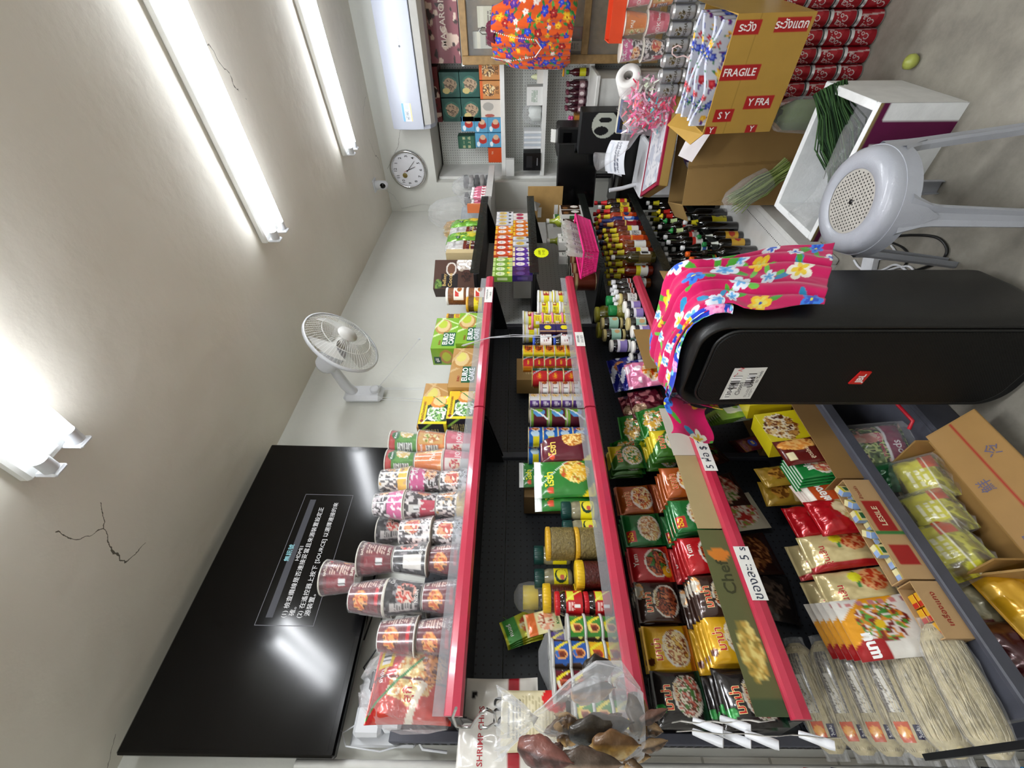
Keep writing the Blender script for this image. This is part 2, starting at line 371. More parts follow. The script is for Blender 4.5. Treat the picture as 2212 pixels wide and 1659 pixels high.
# television: top leans out from the wall
def tv():
    t = thing('television', (.085, .645, 2.075), 0, 'large black flat television on the left wall showing a no-signal message', 'television')
    t.rotation_euler = (0, math.radians(2.2), 0)
    w, h = 1.09, .617
    f = MB('black_gloss'); f.box((-.03, -w/2, 0), (.008, w/2, h), ch=.006); f.box((-.06, -w/2+.2, .1), (-.03, w/2-.2, h-.1), ch=.01); f.build('frame', t)
    s = MB('screen_print'); S = plane_s((.0086, 0, h/2+.004), (0, 1, 0), (0, 0, 1))
    g = MB('black_gloss'); g.surf(S, w-.03, h-.034, 1, 1, col='#040405'); scr = g.build('screen', t)
    m, N, L, B = nmat('screen_glow'); B.inputs['Base Color'].default_value = (0, 0, 0, 1); a = N.new('ShaderNodeAttribute'); a.attribute_name = 'Col'
    L.new(a.outputs['Color'], B.inputs['Emission Color']); B.inputs['Emission Strength'].default_value = .9
    q = MB('screen_glow'); bw, bh = .50, .20
    S = plane_s((.0092, .04, h/2-.04), (0, 1, 0), (0, 0, 1))
    def rect(x0, y0, x1, y1, c):
        q.add([S(x0, y0)[0], S(x1, y0)[0], S(x1, y1)[0], S(x0, y1)[0]], [(0, 1, 2, 3)], c)
    for r in ((-bw/2, bh/2-.002, bw/2, bh/2), (-bw/2, -bh/2, bw/2, -bh/2+.002), (-bw/2, -bh/2, -bw/2+.002, bh/2), (bw/2-.002, -bh/2, bw/2, bh/2)): rect(*r, '#6a6a70')
    rect(-.225, .048, .225, .072, '#3c3d44')
    q.text(S, '無訊號', 0, .074, .022, '#9fe0e8', off=.0004); q.text(S, 'HDMI1', 0, .036, .02, '#e4e4e4', off=.0004)
    for i, tx in enumerate(('(1) 檢查纜線是否連接妥當且來源裝置設定正', '確。', '(2) 在遙控器上按下 [SOURCE] 以選擇連接的來', '源裝置。')):
        V, _ = glyphs(tx); mw = max(p[0] for p in V)*.0215
        q.text(S, tx, -.225+mw+(0 if i in (0, 2) else .02), .012-i*.0265, .0215, '#e8e8e8', off=.0004)
    q.build('message', t)
tv()

# wall fan: base plate, neck, motor, cage, blades
def fan():
    t = thing('wall_fan', (.0, 1.60, 2.32), 0, 'white wall-mounted electric fan above the cake boxes', 'fan')
    b = MB('white_plastic'); b.box((0.001, -.055, -.04), (.05, .055, .17), ch=.022)
    b.lathe([(.03, 0), (.028, .014), (.024, .018)], 20, c=(0, 0, 0)); b.build('base', t)
    k = MB('white_plastic'); k.T = Matrix.Translation((.05, 0, .0))@Matrix.Rotation(PI/2, 4, 'Y'); k.lathe([(.026, 0), (.026, .016), (.02, .02), (0, .02)], 20); k.build('speed_knob', t)
    # local +z of the head = the way the fan blows
    HC = at(728, 754, 'x', .36)-Vector((0, 1.60, 2.32)); H = Matrix.Translation(HC)@Vector((.74, .16, -.65)).normalized().to_track_quat('Z', 'Y').to_matrix().to_4x4()
    n = MB('white_plastic'); Q = H@Vector((0, 0, -.09)); n.tube([(.03, 0, .12), (.09, 0, .15), Q*.6+Vector((.03, 0, .06)), Q], [.036, .034, .03, .028], 14, flat=.8); n.build('neck', t)
    m = MB('white_plastic'); m.T = H; m.lathe([(0, -.14), (.04, -.138), (.052, -.12), (.058, -.02), (.05, .0), (0, .0)], 24); m.build('motor_housing', t)
    R = .185; c = MB('white_metal'); c.T = H
    def ring(r, z, th, mb): mb.tube([(r*math.cos(2*PI*i/48), r*math.sin(2*PI*i/48), z) for i in range(49)], th, 6, cap=False)
    for r, z in ((R, .05), (.12, .0), (.12, .097)): ring(r, z, .0014, c)
    for i in range(64):
        a = 2*PI*i/64; d = Vector((math.cos(a), math.sin(a), 0))
        c.tube([d*.045+Vector((0, 0, .105)), d*.1+Vector((0, 0, .1)), d*.15+Vector((0, 0, .078)), d*R+Vector((0, 0, .05))], .0009, 4, cap=False)
        c.tube([d*.05+Vector((0, 0, -.005)), d*.11+Vector((0, 0, -.002)), d*.155+Vector((0, 0, .02)), d*R+Vector((0, 0, .05))], .0009, 4, cap=False)
    c.build('cage', t)
    rim = MB('white_plastic'); rim.T = H; rim.lathe([(R-.002, .042), (R+.004, .044), (R+.004, .058), (R-.002, .06)], 48, cap=False); rim.build('cage_rim', t)
    hb = MB('grey_white'); hb.T = H; hb.lathe([(.048, .103), (.046, .11), (0, .112)], 28); hb.build('badge', t)
    bl = MB('grey_white'); bl.T = H
    bl.lathe([(.03, .03), (.03, .07), (0, .075)], 16)
    for k in range(3):
        V = []; 
        for i in range(9):
            for j in range(7):
                r = .028+.125*j/6; a = 2*PI*k/3+(i/8)*1.5*(.35+.65*j/6); V.append((r*math.cos(a), r*math.sin(a), .03+.04*i/8))
        bl.add(V, [(i*7+j, i*7+j+1, (i+1)*7+j+1, (i+1)*7+j) for i in range(8) for j in range(6)], '#ccc', None, True)
    bl.build('blades', t)
    s = MB('white_plastic')
    for dy, ln in ((-.03, .52), (-.045, .5), (.03, .5), (.04, .53)):
        s.tube([(.03, dy, -.03), (.02, dy*1.2, -ln*.5), (.012, dy*1.5, -ln)], .0012, 5)
    s.tube([(.04, .02, .0), (.1, .2, -.12), (.14, .33, -.2)], .0012, 5); s.lathe([(0, -.008), (.007, 0), (0, .009)], 10, c=(.14, .33, -.2)); s.build('pull_cords', t)
fan()

# clock on the beam
def clock():
    t = thing('wall_clock', (.377, YB-.001, 2.52), 0, 'round white wall clock with a silver rim on the back wall', 'clock')
    T = Matrix.Rotation(PI/2, 4, 'X'); R = .163
    a = MB('chrome'); a.T = T; a.lathe([(R-.004, 0), (R, .01), (R-.003, .028), (R-.014, .034), (R-.02, .03)], 56, cap=False); a.lathe([(0, 0), (R-.004, 0)], 40, cap=False); a.build('rim', t)
    S = plane_s((0, -.022, 0), (1, 0, 0), (0, 0, 1)); f = MB('print_gloss'); f.T = None
    V = [S(0, 0)[0]]+[S((R-.018)*math.cos(2*PI*i/48), (R-.018)*math.sin(2*PI*i/48))[0] for i in range(48)]
    f.add(V, [(0, i+1, (i+1) % 48+1) for i in range(48)], '#e9e9ee')
    for i in range(12):
        an = PI/2-2*PI*(i+1)/12; f.text(S, str(i+1), .112*math.cos(an), .112*math.sin(an), .036, '#1a1a1c', bold=.01)
    for i in range(60):
        an = 2*PI*i/60; u = Vector((math.cos(an), math.sin(an))); w = Vector((-u.y, u.x))*.0006; r0 = .132; r1 = .139
        f.add([S(*(u*r0-w))[0]+Vector((0, -.0008, 0)), S(*(u*r0+w))[0]+Vector((0, -.0008, 0)), S(*(u*r1+w))[0]+Vector((0, -.0008, 0)), S(*(u*r1-w))[0]+Vector((0, -.0008, 0))], [(0, 1, 2, 3)], '#444')
    f.build('dial', t)
    def hand(nm, an, l, w, c, back=.02):
        an = math.radians(90-an); u = Vector((math.cos(an), math.sin(an))); n = Vector((-u.y, u.x))*w; h = MB('painted_plastic')
        P = [-u*back-n, u*l-n*.4, u*l+n*.4, -u*back+n]
        for d in (-.025, -.027): h.add([(p.x, d, p.y) for p in P], [(0, 1, 2, 3) if d == -.027 else (3, 2, 1, 0)], c)
        h.add([(p.x, d, p.y) for d in (-.025, -.027) for p in P], [(i, (i+1) % 4, 4+(i+1) % 4, 4+i) for i in range(4)], c)
        return h.build(nm, t)
    hand('hour_hand', 158, .07, .003, '#1a1a1a'); hand('minute_hand', 132, .1, .0025, '#1a1a1a'); hand('second_hand', 158, .075, .0012, '#d05030', .04)
    b = MB('painted_plastic'); b.T = T; b.lathe([(0, .025), (.021, .025), (.021, .027), (0, .027)], 24, '#8b7a3a', c=(-.045, .035, 0)); b.build('pendulum_disc', t)
clock()

# air conditioner
def aircon():
    x0, x1 = .745, 1.72; t = thing('air_conditioner', ((x0+x1)/2, YB, 2.21), 0, 'long white split air conditioner high on the back wall', 'air conditioner')
    w = (x1-x0)/2; prof = [(0, 0), (-.13, .0), (-.2, .03), (-.225, .075), (-.235, .15), (-.23, .27), (-.2, .325), (0, .335)]
    mat('ac_plastic', '#b4b8c4', .35, var=.02); b = MB('ac_plastic'); n = len(prof)
    b.add([(sx*w, p[0], p[1]) for sx in (-1, 1) for p in prof], [tuple(range(n)), tuple(range(2*n-1, n-1, -1))]+[(i, n+i, n+(i+1) % n, (i+1) % n) for i in range(n)])
    b.build('body', t)
    p = MB('ac_plastic'); p.add([(sx*(w-.004), y, z) for sx in (-1, 1) for y, z in ((-.23, .078), (-.24, .15), (-.236, .265), (-.21, .315))], [(i, 4+i, 5+i, i+1) for i in range(3)], smooth=True)
    S = plane_s((.03, -.2412, .17), (1, 0, 0), (0, 0, 1)); p.build('front_panel', t)
    v = MB('grey_white'); v.add([(sx*(w-.03), y, z) for sx in (-1, 1) for y, z in ((-.142, -.002), (-.2, .022), (-.229, .068))], [(0, 3, 4, 1), (1, 4, 5, 2)], smooth=False); v.build('louvre', t)
    g = MB('black_plastic'); g.box((-w+.02, -.2335, .0715), (w-.02, -.2255, .0745)); g.build('louvre_gap', t)
    S = plane_s((-w+.12, -.2418, .19), (1, 0, 0), (0, 0, 1))
    c = Can('#e9edf0', ('r', -.06, .02, .06, .036, '#7fb4d8'), ('r', -.06, -.036, .06, -.028, '#d9c98f'), ('l', -.05, -.02, .01, .015, 5, '#6a7380'), ('r', .02, -.015, .05, .012, '#c3cbd4'))
    m = MB('print_card'); m.surf(S, .12, .075, 40, 26, c); m.build('sticker', t); m = MB('print_card'); m.text(plane_s((.0, -.2418, .17), (1, 0, 0), (0, 0, 1)), '● ･････', .06, 0, .018, '#5a5d62'); m.build('maker_mark', t)
aircon()
# security camera on the ceiling
t = thing('security_camera', (.37, 3.675, HZ), 0, 'small white dome security camera hanging from the ceiling by the clock', 'camera')
b = MB('white_plastic'); b.box((-.05, -.04, -.012), (.05, .04, 0), ch=.004); b.build('mount', t)
b = MB('white_plastic'); b.lathe([(0, -.115), (.02, -.112), (.034, -.095), (.036, -.03), (.03, -.012)], 24); b.build('body', t)
b = MB('black_gloss'); b.T = Matrix.Translation((.004, -.022, -.078))@Matrix.Rotation(PI/2, 4, 'X'); b.lathe([(.021, 0), (.019, .012), (0, .016)], 20, sy=1.2); b.build('lens', t)
b = MB('grey_white'); b.tube([(.0, .03, -.01), (-.08, .15, -.02), (-.2, .3, -.06), (-.34, .345, -.1), (-.3, .35, -.3), (-.32, .35, -.47)], .002, 5); b.build('cable', t)
# ---------------------------------------------------------------- display shelving
def pegmat(name, col, hole, sc=.025, r=.0032):
    m, N, L, B = nmat(name); B.inputs['Roughness'].default_value = .5
    tc = N.new('ShaderNodeTexCoord'); v = N.new('ShaderNodeVectorMath'); v.operation = 'SCALE'; v.inputs['Scale'].default_value = 1/sc
    f = N.new('ShaderNodeVectorMath'); f.operation = 'FRACTION'; s = N.new('ShaderNodeVectorMath'); s.operation = 'SUBTRACT'; s.inputs[1].default_value = (.5, .5, .5)
    mm = N.new('ShaderNodeVectorMath'); mm.operation = 'MULTIPLY'; mm.inputs[1].default_value = (0, 1, 1) if name != 'peg_white' else (1, 0, 1)
    ln = N.new('ShaderNodeVectorMath'); ln.operation = 'LENGTH'; lt = N.new('ShaderNodeMath'); lt.operation = 'LESS_THAN'; lt.inputs[1].default_value = r/sc
    L.new(tc.outputs['Object'], v.inputs[0]); L.new(v.outputs[0], f.inputs[0]); L.new(f.outputs[0], s.inputs[0]); L.new(s.outputs[0], mm.inputs[0])
    L.new(mm.outputs[0], ln.inputs[0]); L.new(ln.outputs['Value'], lt.inputs[0])
    mx = N.new('ShaderNodeMix'); mx.data_type = 'RGBA'; mx.inputs[6].default_value = (*lin(col), 1); mx.inputs[7].default_value = (*lin(hole), 1)
    L.new(lt.outputs[0], mx.inputs[0]); L.new(mx.outputs[2], B.inputs['Base Color'])
pegmat('peg_dark', '#33363c', '#060608'); pegmat('peg_white', '#e6e8e2', '#33352f', .022, .003); pegmat('peg_grey', '#b9bbb8', '#55575a', .03, .003)
Z1, Z2, Z3, Z4, Z0 = 1.722, 1.274, .890, .400, .125      # tops of the four shelves and the base deck
X1 = .405
Y0, Y1 = .155, 2.145
def gondola():
    t = thing('display_shelving', (0, 0, 0), 0, 'long dark gondola shelving with red price rails along the left wall', 'shelving')
    b = MB('peg_dark')
    for k in range(2):
        a = Y0+k*(Y1-Y0)/2
        for z in np.arange(.1, 1.9, .3): b.box((.045, a+.004, z), (.055, a+.991, z+.297))
    b.build('back_panel', t)
    for y in (Y0-.018, (Y0+Y1)/2-.0, Y1-.012):
        u = MB('slate_metal'); u.box((.02, y, .0), (.075, y+.03, 1.93), ch=.003); u2 = u
        if y < .2:
            for i in range(74):
                for x in (.034, .052): u.box((x, y-.001, .06+i*.025), (x+.008, y+.004, .075+i*.025), '#000', m='black_plastic')
        u.build('upright', t)
    f = MB('slate_metal'); f.box((.08, Y0, .06), (.53, Y1, Z0), ch=.004); f.box((.5, Y0, 0), (.53, Y1, .06)); f.build('base_deck', t)
    f = MB('slate_metal'); f.box((.53, Y0, .0), (.55, Y1, Z0), ch=.005); f.build('kick_plate', t)
    for z, x1, nm in ((Z1, X1, 1), (Z2, X1, 1), (Z3, X1, 1), (Z4, .485, 0)):
        for k in range(2):
            a = Y0+k*(Y1-Y0)/2; e = a+.99
            s = MB('black_metal' if nm else 'slate_metal'); s.box((.056, a+.002, z-.03), (x1-.003, e, z), ch=.003)
            for yb in (a+.006, e-.012):      # sloping side brackets
                s.add([(.058, yb+d, zz_) if 0 else (xx_, yb+d, zz_) for d in (0, .004) for xx_, zz_ in ((.058, z-.03), (x1-.04, z-.03), (x1-.05, z-.045), (.058, z-.11))],
                      [(0, 1, 2, 3), (7, 6, 5, 4), (0, 4, 5, 1), (1, 5, 6, 2), (2, 6, 7, 3), (3, 7, 4, 0)])
            so = s.build('shelf_board', t)
            if nm:
                r = MB('red_rail'); zt = z+.006
                P = [(x1-.003, zt), (x1+.006, zt), (x1+.016, zt-.004), (x1+.02, zt-.02), (x1+.018, zt-.04), (x1+.010, zt-.046), (x1-.003, zt-.046)]
                n = len(P); r.add([(p[0], q, p[1]) for q in (a+.003, e) for p in P], [tuple(range(n))[::-1], tuple(range(n, 2*n))]+[(i, (i+1) % n, n+(i+1) % n, n+i) for i in range(n)])
                r.build('price_rail', so)
                if z != Z3:
                    g = MB('clear_guard'); g.box((x1+.004, a+.003, z+.002), (x1+.0065, e, z+.034)); g.build('clear_guard', so)
            else:
                r = MB('slate_metal'); r.box((x1-.003, a+.003, z-.036), (x1+.015, e, z+.006), ch=.004); r.build('front_rail', so)
gondola()
# price tags stuck on the rails
def pricetag(name, label, y0, y1, z, lines, size=.02, h=.04, tilt=0, x=X1+.0212):
    w = y1-y0; t = MB('paper'); S0 = plane_s((0, 0, 0), (0, 1, 0), (0, 0, 1))
    t.box((-.0004, -w/2, -h/2), (.0006, w/2, h/2), '#f2f2ee')
    for i, tx in enumerate(lines): t.text(plane_s((.0008, 0, 0), (0, 1, 0), (0, 0, 1)), tx, 0, (len(lines)-1)*h*.22-i*h*.44, size, '#14203a', m='screen_print')
    o = t.build(name, None, (x, (y0+y1)/2, z)); o.rotation_euler = (tilt, 0, 0)
    tag(o, label, 'price tag', 'handwritten price tags on the shelf rails')
pricetag('price_tag', 'white handwritten price tag on the far end of the top red rail', yy(655, .42), yy(622, .42), Z1-.018, ['หมูหยอง 35 บาท', '1 กระปุก'], .014)
pricetag('price_tag', 'white handwritten price tag on the second red rail below the hanging string', yy(750, .42), yy(720, .42), Z2-.018, ['คอนเฟล', 'ชาม $15'], .016)
pricetag('price_tag', 'handwritten tag reading 5 pieces for $20 on the third red rail', yy(1018, .42), yy(940, .42), Z3-.018, ['5 ห่อ $ 20'], .036, .045)
pricetag('price_tag', 'longest handwritten tag with a 5 on the near half of the third red rail', yy(1295, .42), yy(1180, .42), Z3-.018, ['ของละ: 5 s'], .036, .045)
def string():
    t = MB('white_plastic'); A = at(915, 806, 'x', .2); P = [at(a, b, 'x', x) for a, b, x in ((1000, 748, .43), (1060, 730, .43), (1110, 727, .43), (1170, 727, .43), (1196, 729, .43), (1212, 724, .42))]
    for k in range(3):
        t.tube([p+Vector((.003*k, .006*math.sin(i*1.7+k*2), .003*k)) for i, p in enumerate(P)], .0015, 5)
    t.tube([P[-2], P[-1], P[-1]+Vector((0, .012, -.004))], .004, 6)
    tag(t.build('nylon_string'), 'white nylon string hanging in front of the tins on the second shelf', 'string')
string()
# ---------------------------------------------------------------- product builders (front faces +x, origin at the middle of the base)
rnd = random.Random(4)
def carton(name, w, d, h, front, side=None, top=None, cat='box', m='print_card', res=.0035):
    b = MB(m); c = Vector((0, 0, h/2)); e = .0008
    def g(S, ww, hh, can, fb):
        if can: b.surf(S, ww-2*e, hh-2*e, max(2, min(64, int(ww/res))), max(2, min(64, int(hh/res))), can, smooth=False)
        else: b.surf(S, ww-2*e, hh-2*e, 1, 1, col=fb, smooth=False)
    bg = front.bg
    g(plane_s(c+Vector((d/2, 0, 0)), (0, 1, 0), (0, 0, 1)), w, h, front, bg)
    g(plane_s(c+Vector((-d/2, 0, 0)), (0, -1, 0), (0, 0, 1)), w, h, None, bg)
    g(plane_s(c+Vector((0, -w/2, 0)), (1, 0, 0), (0, 0, 1)), d, h, side, bg)
    g(plane_s(c+Vector((0, w/2, 0)), (-1, 0, 0), (0, 0, 1)), d, h, None, bg)
    g(plane_s(c+Vector((0, 0, h/2)), (0, 1, 0), (-1, 0, 0)), w, d, top, bg)
    g(plane_s(c+Vector((0, 0, -h/2)), (0, 1, 0), (1, 0, 0)), w, d, None, bg)
    x, y, z = d/2, w/2, h/2          # narrow folded edges close the corners
    b.box((-x+e*.5, -y+e*.5, e*.5), (x-e*.5, y-e*.5, h-e*.5), bg, ch=e)
    return Proto(b.build(name), cat)
def pillow_mb(w, h, d, can, m='print_foil', back=None, crimp=.008, seed=1, wr=.003, nx=34, ny=40, b=None, base=None):
    b = b or MB(m); base = base or Vector((0, 0, h/2))
    def T(u, v):
        a = max(0, 1-abs(2*u/w)**3.2)**.55; hh = h/2-crimp; c = max(0, 1-abs(v/hh)**3.2)**.6 if abs(v) < hh else 0
        k = .0006+d/2*a*c
        q = float(vnoise(np.array([u*28+seed]), np.array([v*28]), seed)[0])+.5*float(vnoise(np.array([u*70]), np.array([v*60+seed]), seed+2)[0])
        return k+(q-.7)*wr*(.25+.75*min(1, k/(d/2)*2))*(1 if k > .001 else .1)
    for sg in (1, -1):
        def S(u, v, sg=sg):
            t = T(u*sg, v); ss = 1-.03*(1-abs(2*v/h)**2)
            return base+Vector((sg*t, sg*u*ss, v)), Vector((sg, 0, 0))
        if sg == 1: b.surf(S, w, h, nx, ny, can)
        else: b.surf(S, w, h, 10, 12, None, col=back or can.bg)
    return b
def pillow(name, w, h, d, can, m='print_foil', cat='packet', **k):
    return Proto(pillow_mb(w, h, d, can, m, **k).build(name), cat)
def cup(name, can, wrap=True, lid='#d9d4c8', r0=.037, r1=.0515, h=.108):
    t = thing(name); b = MB('print_gloss'); rm = (r0+r1)/2; tp = (r1-r0)/h
    S0 = cyl_s(rm, 0, 0)
    def S(u, v): a = u/rm; q = rm+tp*v; return (q*math.cos(a), q*math.sin(a), h/2+v), (math.cos(a), math.sin(a), 0)
    b.surf(S, 2*PI*rm, h-.006, 64, 30, can); b.lathe([(0, .004), (r0-.002, .004), (r0-.001, 0), (r0, .003)], 32, '#e8e4dc'); b.build('cup_body', t)
    l = MB('print_gloss'); l.lathe([(r1, h-.004), (r1+.0022, h-.003), (r1+.0022, h), (r1-.001, h+.0008), (0, h+.0006)], 36, lid); l.build('lid', t)
    if wrap:
        w = MB('clear_wrap'); n = 28; V = []
        zs = [-.0005, .02, .045, .07, .09, h+.0005]
        for j, z in enumerate(zs):
            for i in range(n):
                a = 2*PI*i/n; r = r0+(r1-r0)*z/h+.0028+.0012*math.sin(i*2.9+j*1.7)+.0006*math.sin(i*5.1)
                V.append((r*math.cos(a), r*math.sin(a), z))
        w.add(V, [(j*n+i, j*n+(i+1) % n, (j+1)*n+(i+1) % n, (j+1)*n+i) for j in range(len(zs)-1) for i in range(n)], smooth=False)
        w.build('plastic_wrap', t)
    return Proto(t, 'cup')
def can_(name, can, r=.0375, h=.05, lidc='#d8c9a0', cat='tin'):
    t = thing(name); b = MB('print_metal'); b.surf(lambda u, v: ((r*math.cos(u/r), r*math.sin(u/r), h/2+v), (math.cos(u/r), math.sin(u/r), 0)), 2*PI*r, h-.004, 60, 18, can)
    b.lathe([(0, .003), (r-.003, .003), (r, 0), (r+.0012, .0006), (r+.0012, .002), (r, .003)], 32, '#b9ad88'); b.build('tin_body', t)
    l = MB('print_metal'); l.lathe([(r, h-.003), (r+.0012, h-.002), (r+.0012, h-.0004), (r-.001, h), (r-.003, h-.003), (0, h-.003)], 32, lidc); l.build('lid', t)
    return Proto(t, cat)
def jar(name, body, can, lid, r=.035, h=.1, lh=.018, lw=.46, cat='jar', m='liquid', lz=None, neck=.86, ribs=True, lidm='painted_plastic'):
    t = thing(name); b = MB(m); z1 = h-lh
    pr = [(0, .002), (r*.85, 0), (r*.97, .004), (r, .01), (r, z1*.82), (r*.97, z1*.9), (r*neck, z1-.001), (r*neck, z1)]
    if m == 'food': pr = [(0, .002), (r*.85, 0)]+[(r*(1-.02*(k % 2)), .005+z1*.8*k/12) for k in range(13)]+[(r*neck, z1-.001), (r*neck, z1)]
    b.lathe(pr, 36, body); b.build('glass_body', t)
    if can:
        w = min(2*PI*r*.96, lw*2*PI*r); zc = lz or (z1*.42); hh = can.h if hasattr(can, 'h') else z1*.55
        l = MB('print_gloss'); R_ = r+.0006; l.surf(lambda u, v: ((R_*math.cos(u/R_), R_*math.sin(u/R_), zc+v), (math.cos(u/R_), math.sin(u/R_), 0)), w, hh, 44, 24, can); l.build('label_sleeve', t)
    c = MB(lidm); q = r*neck+.0025; k = []
    for i in range(48):
        pass
    c.lathe([(q-.001, z1), (q, z1+.001), (q, h-.002), (q-.002, h), (0, h)], 40, lid)
    if ribs:
        for i in range(28): a = 2*PI*i/28; c.tube([(q*math.cos(a), q*math.sin(a), z1+.001), (q*math.cos(a), q*math.sin(a), h-.002)], .0007, 4, lid)
    c.build('lid', t)
    return Proto(t, cat)
def bottle(name, body, can, cap, r=.03, h=.24, neckr=.012, neckh=.07, caph=.02, cat='bottle', m='liquid', ncan=None, caps='flat', lh=.5, shoulder=.03):
    t = thing(name); b = MB(m); zs = h-caph-neckh
    b.lathe([(0, .004), (r*.8, 0), (r*.96, .003), (r, .009), (r, zs-shoulder), (r*.93, zs-shoulder*.45), (neckr*1.5, zs), (neckr*1.1, zs+neckh*.3), (neckr, zs+neckh)], 30, body); b.build('bottle_body', t)
    if can:
        R_ = r+.0006; zl = (zs-shoulder)*lh; zc = .012+zl/2+(zs-shoulder-.012-zl)*.35
        l = MB('print_gloss'); l.surf(lambda u, v: ((R_*math.cos(u/R_), R_*math.sin(u/R_), zc+v), (math.cos(u/R_), math.sin(u/R_), 0)), 2*PI*r*.9, zl, 44, 20, can); l.build('label_sleeve', t)
    if ncan:
        l = MB('print_gloss'); R_ = neckr*1.35; l.lathe([(neckr*1.62, zs-.001), (neckr*1.25, zs+neckh*.25), (neckr*1.08, zs+neckh*.6)], 24, ncan, cap=False); l.build('neck_label', t)
    c = MB('painted_plastic'); z = h-caph
    if caps == 'flat': c.lathe([(neckr+.002, z-.002), (neckr+.0032, z), (neckr+.0032, h-.002), (neckr+.001, h), (0, h)], 20, cap)
    elif caps == 'flip': c.lathe([(neckr+.003, z-.004), (neckr+.0055, z), (neckr+.005, h-.004), (neckr+.002, h), (0, h)], 20, cap)
    else: c.lathe([(neckr+.006, z-.004), (neckr+.006, z+.004), (neckr*.7, z+caph*.5), (neckr*.35, h), (0, h)], 20, cap)
    c.build('cap', t)
    return Proto(t, cat)
def tub(name, can, lid, r=.042, h=.06, taper=.9, body='#e8e6e0', lh=.01, cat='tub'):
    t = thing(name); b = MB('print_gloss')
    b.surf(lambda u, v: (((r*(.5+taper/2)+(1-taper)*r*v/h)*math.cos(u/r), (r*(.5+taper/2)+(1-taper)*r*v/h)*math.sin(u/r), (h-lh)/2+v), (math.cos(u/r), math.sin(u/r), 0)), 2*PI*r, h-lh, 60, 20, can)
    b.lathe([(0, .001), (r*taper, 0)], 30, body, cap=False); b.build('tub_body', t)
    l = MB('painted_plastic'); l.lathe([(r, h-lh-.001), (r+.002, h-lh), (r+.002, h-.001), (r, h), (r-.004, h-.0015), (0, h-.0015)], 36, lid); l.build('lid', t)
    return Proto(t, cat)
def stack(pr, look, place, x, y, z, n, dz, group, rz=0, jit=.0, flip=None):
    for k in range(n):
        pos = '' if n == 1 else (', bottom one' if k == 0 else ', topmost' if k == n-1 else ', %s up' % ORD[k])
        f = flip and flip[k]
        r = rz+rnd.uniform(-jit*8, jit*8)
        pr.put((x+rnd.uniform(-jit, jit), y+rnd.uniform(-jit, jit)*.6, z+k*dz+(dz if f else 0)), (PI if f else 0, 0, r), '%s%s%s' % (look, ', '+place if place else '', pos), group)
# ---------------------------------------------------------------- top shelf
R2 = 2*PI*.04
def around(*ops): return ops
DARKT = '#2a1216'
cupc = {}
def cupd(bg, *ops, texts=()):
    c = Can(bg, *ops)
    for t in texts: c.t(*t)
    return c
# two views round each cup: picture at the front, small print at the side seen from the camera (u = -0.03..-0.06)
cu_maroon = cup('noodle_cup', cupd('#6b1420', ('n', 60, .72, 3, '#80202c'), ('r', -.14, .04, .14, .052, '#4a0c14'), ('l', -.032, -.03, .0, .03, 9, '#e8c9b8'), ('r', -.07, -.03, -.04, .03, '#8a1c2a'),
    ('k', -.068, -.025, -.045, -.005), ('b', .04, -.015, .03, .022, 3, ['#c85a20', '#e8a050', '#5a2010'], 90), ('r', .005, .03, .05, .04, '#c81020'), texts=(('รสต้มยำกุ้ง', -.015, .038, .011, '#f0e0d0'), ('SUPER', -.02, -.042, .012, '#f0e0d0'))))
cu_black = cup('noodle_cup', cupd('#241f22', ('n', 80, .7, 5, '#8f898c'), ('b', -.02, -.01, .03, .03, 8, ['#e8d8c8', '#d04030', '#e8b0a0', '#302020'], 70), ('r', -.075, -.035, -.05, .035, '#c9c3c0'), ('l', -.073, -.03, -.052, .03, 10, '#555'), ('r', .03, -.02, .07, .04, '#e5e0da'),
    texts=(('นิสชิน', .02, .035, .016, '#f4f0ea'), ('NISSIN', -.03, -.04, .014, '#f4f0ea'))))
cu_pink = cup('noodle_cup', cupd('#30282c', ('n', 110, .62, 7, '#cfc4c8'), ('d', 0, 1, .0, .06, '#d45a94'), ('n', 120, .75, 9, '#f2ecee'), ('b', -.02, -.02, .035, .02, 2, ['#e89a50', '#f0d0b0', '#803020'], 90), ('l', -.075, -.04, -.045, -.01, 6, '#e5e5e5'), texts=(('มาม่า OK', -.0, .03, .016, '#ffffff'),)))
cu_floral = cup('noodle_cup', cupd('#3b3033', ('n', 120, .6, 17, '#d8d0d0'), ('r', -.15, -.052, -.03, .0, '#c93a55'), ('n', 100, .72, 11, '#f0e6e2'), ('r', -.07, .0, -.045, .035, '#dad6d2'), ('k', -.068, .003, -.048, .02), ('b', .02, -.01, .03, .025, 12, ['#e0a070', '#c03828', '#f0e0c8'], 80), texts=(('OK', .01, .035, .02, '#ffffff'),)))
cu_yellow = cup('noodle_cup', cupd('#4a4446', ('n', 120, .52, 27, '#e3ddd6'), ('d', 0, 1, .018, .06, '#e8b93a'), ('n', 110, .75, 21, '#c9a060'), ('b', -.02, -.015, .03, .025, 22, ['#f0e0b0', '#a03a20', '#e0a050'], 90), ('l', -.075, -.045, -.04, .0, 8, '#f0f0f0'), texts=(('รสหมูสับ', .0, .03, .014, '#7a1512'),)))
cu_orange = cup('noodle_cup', cupd('#d87a30', ('n', 70, .75, 31, '#e89a50'), ('r', -.045, -.045, .0, .045, '#d9a860'), ('b', -.02, .0, .02, .03, 33, ['#f5e6c0', '#c8742a', '#efe0a0', '#8a9a40'], 80), ('r', -.08, -.03, -.05, .02, '#e9e4dc'), ('l', -.078, -.028, -.052, .018, 9, '#777'), texts=(('หมู', .02, .02, .024, '#fff4e0'), ('คนอร์', -.06, .035, .012, '#fff'))))
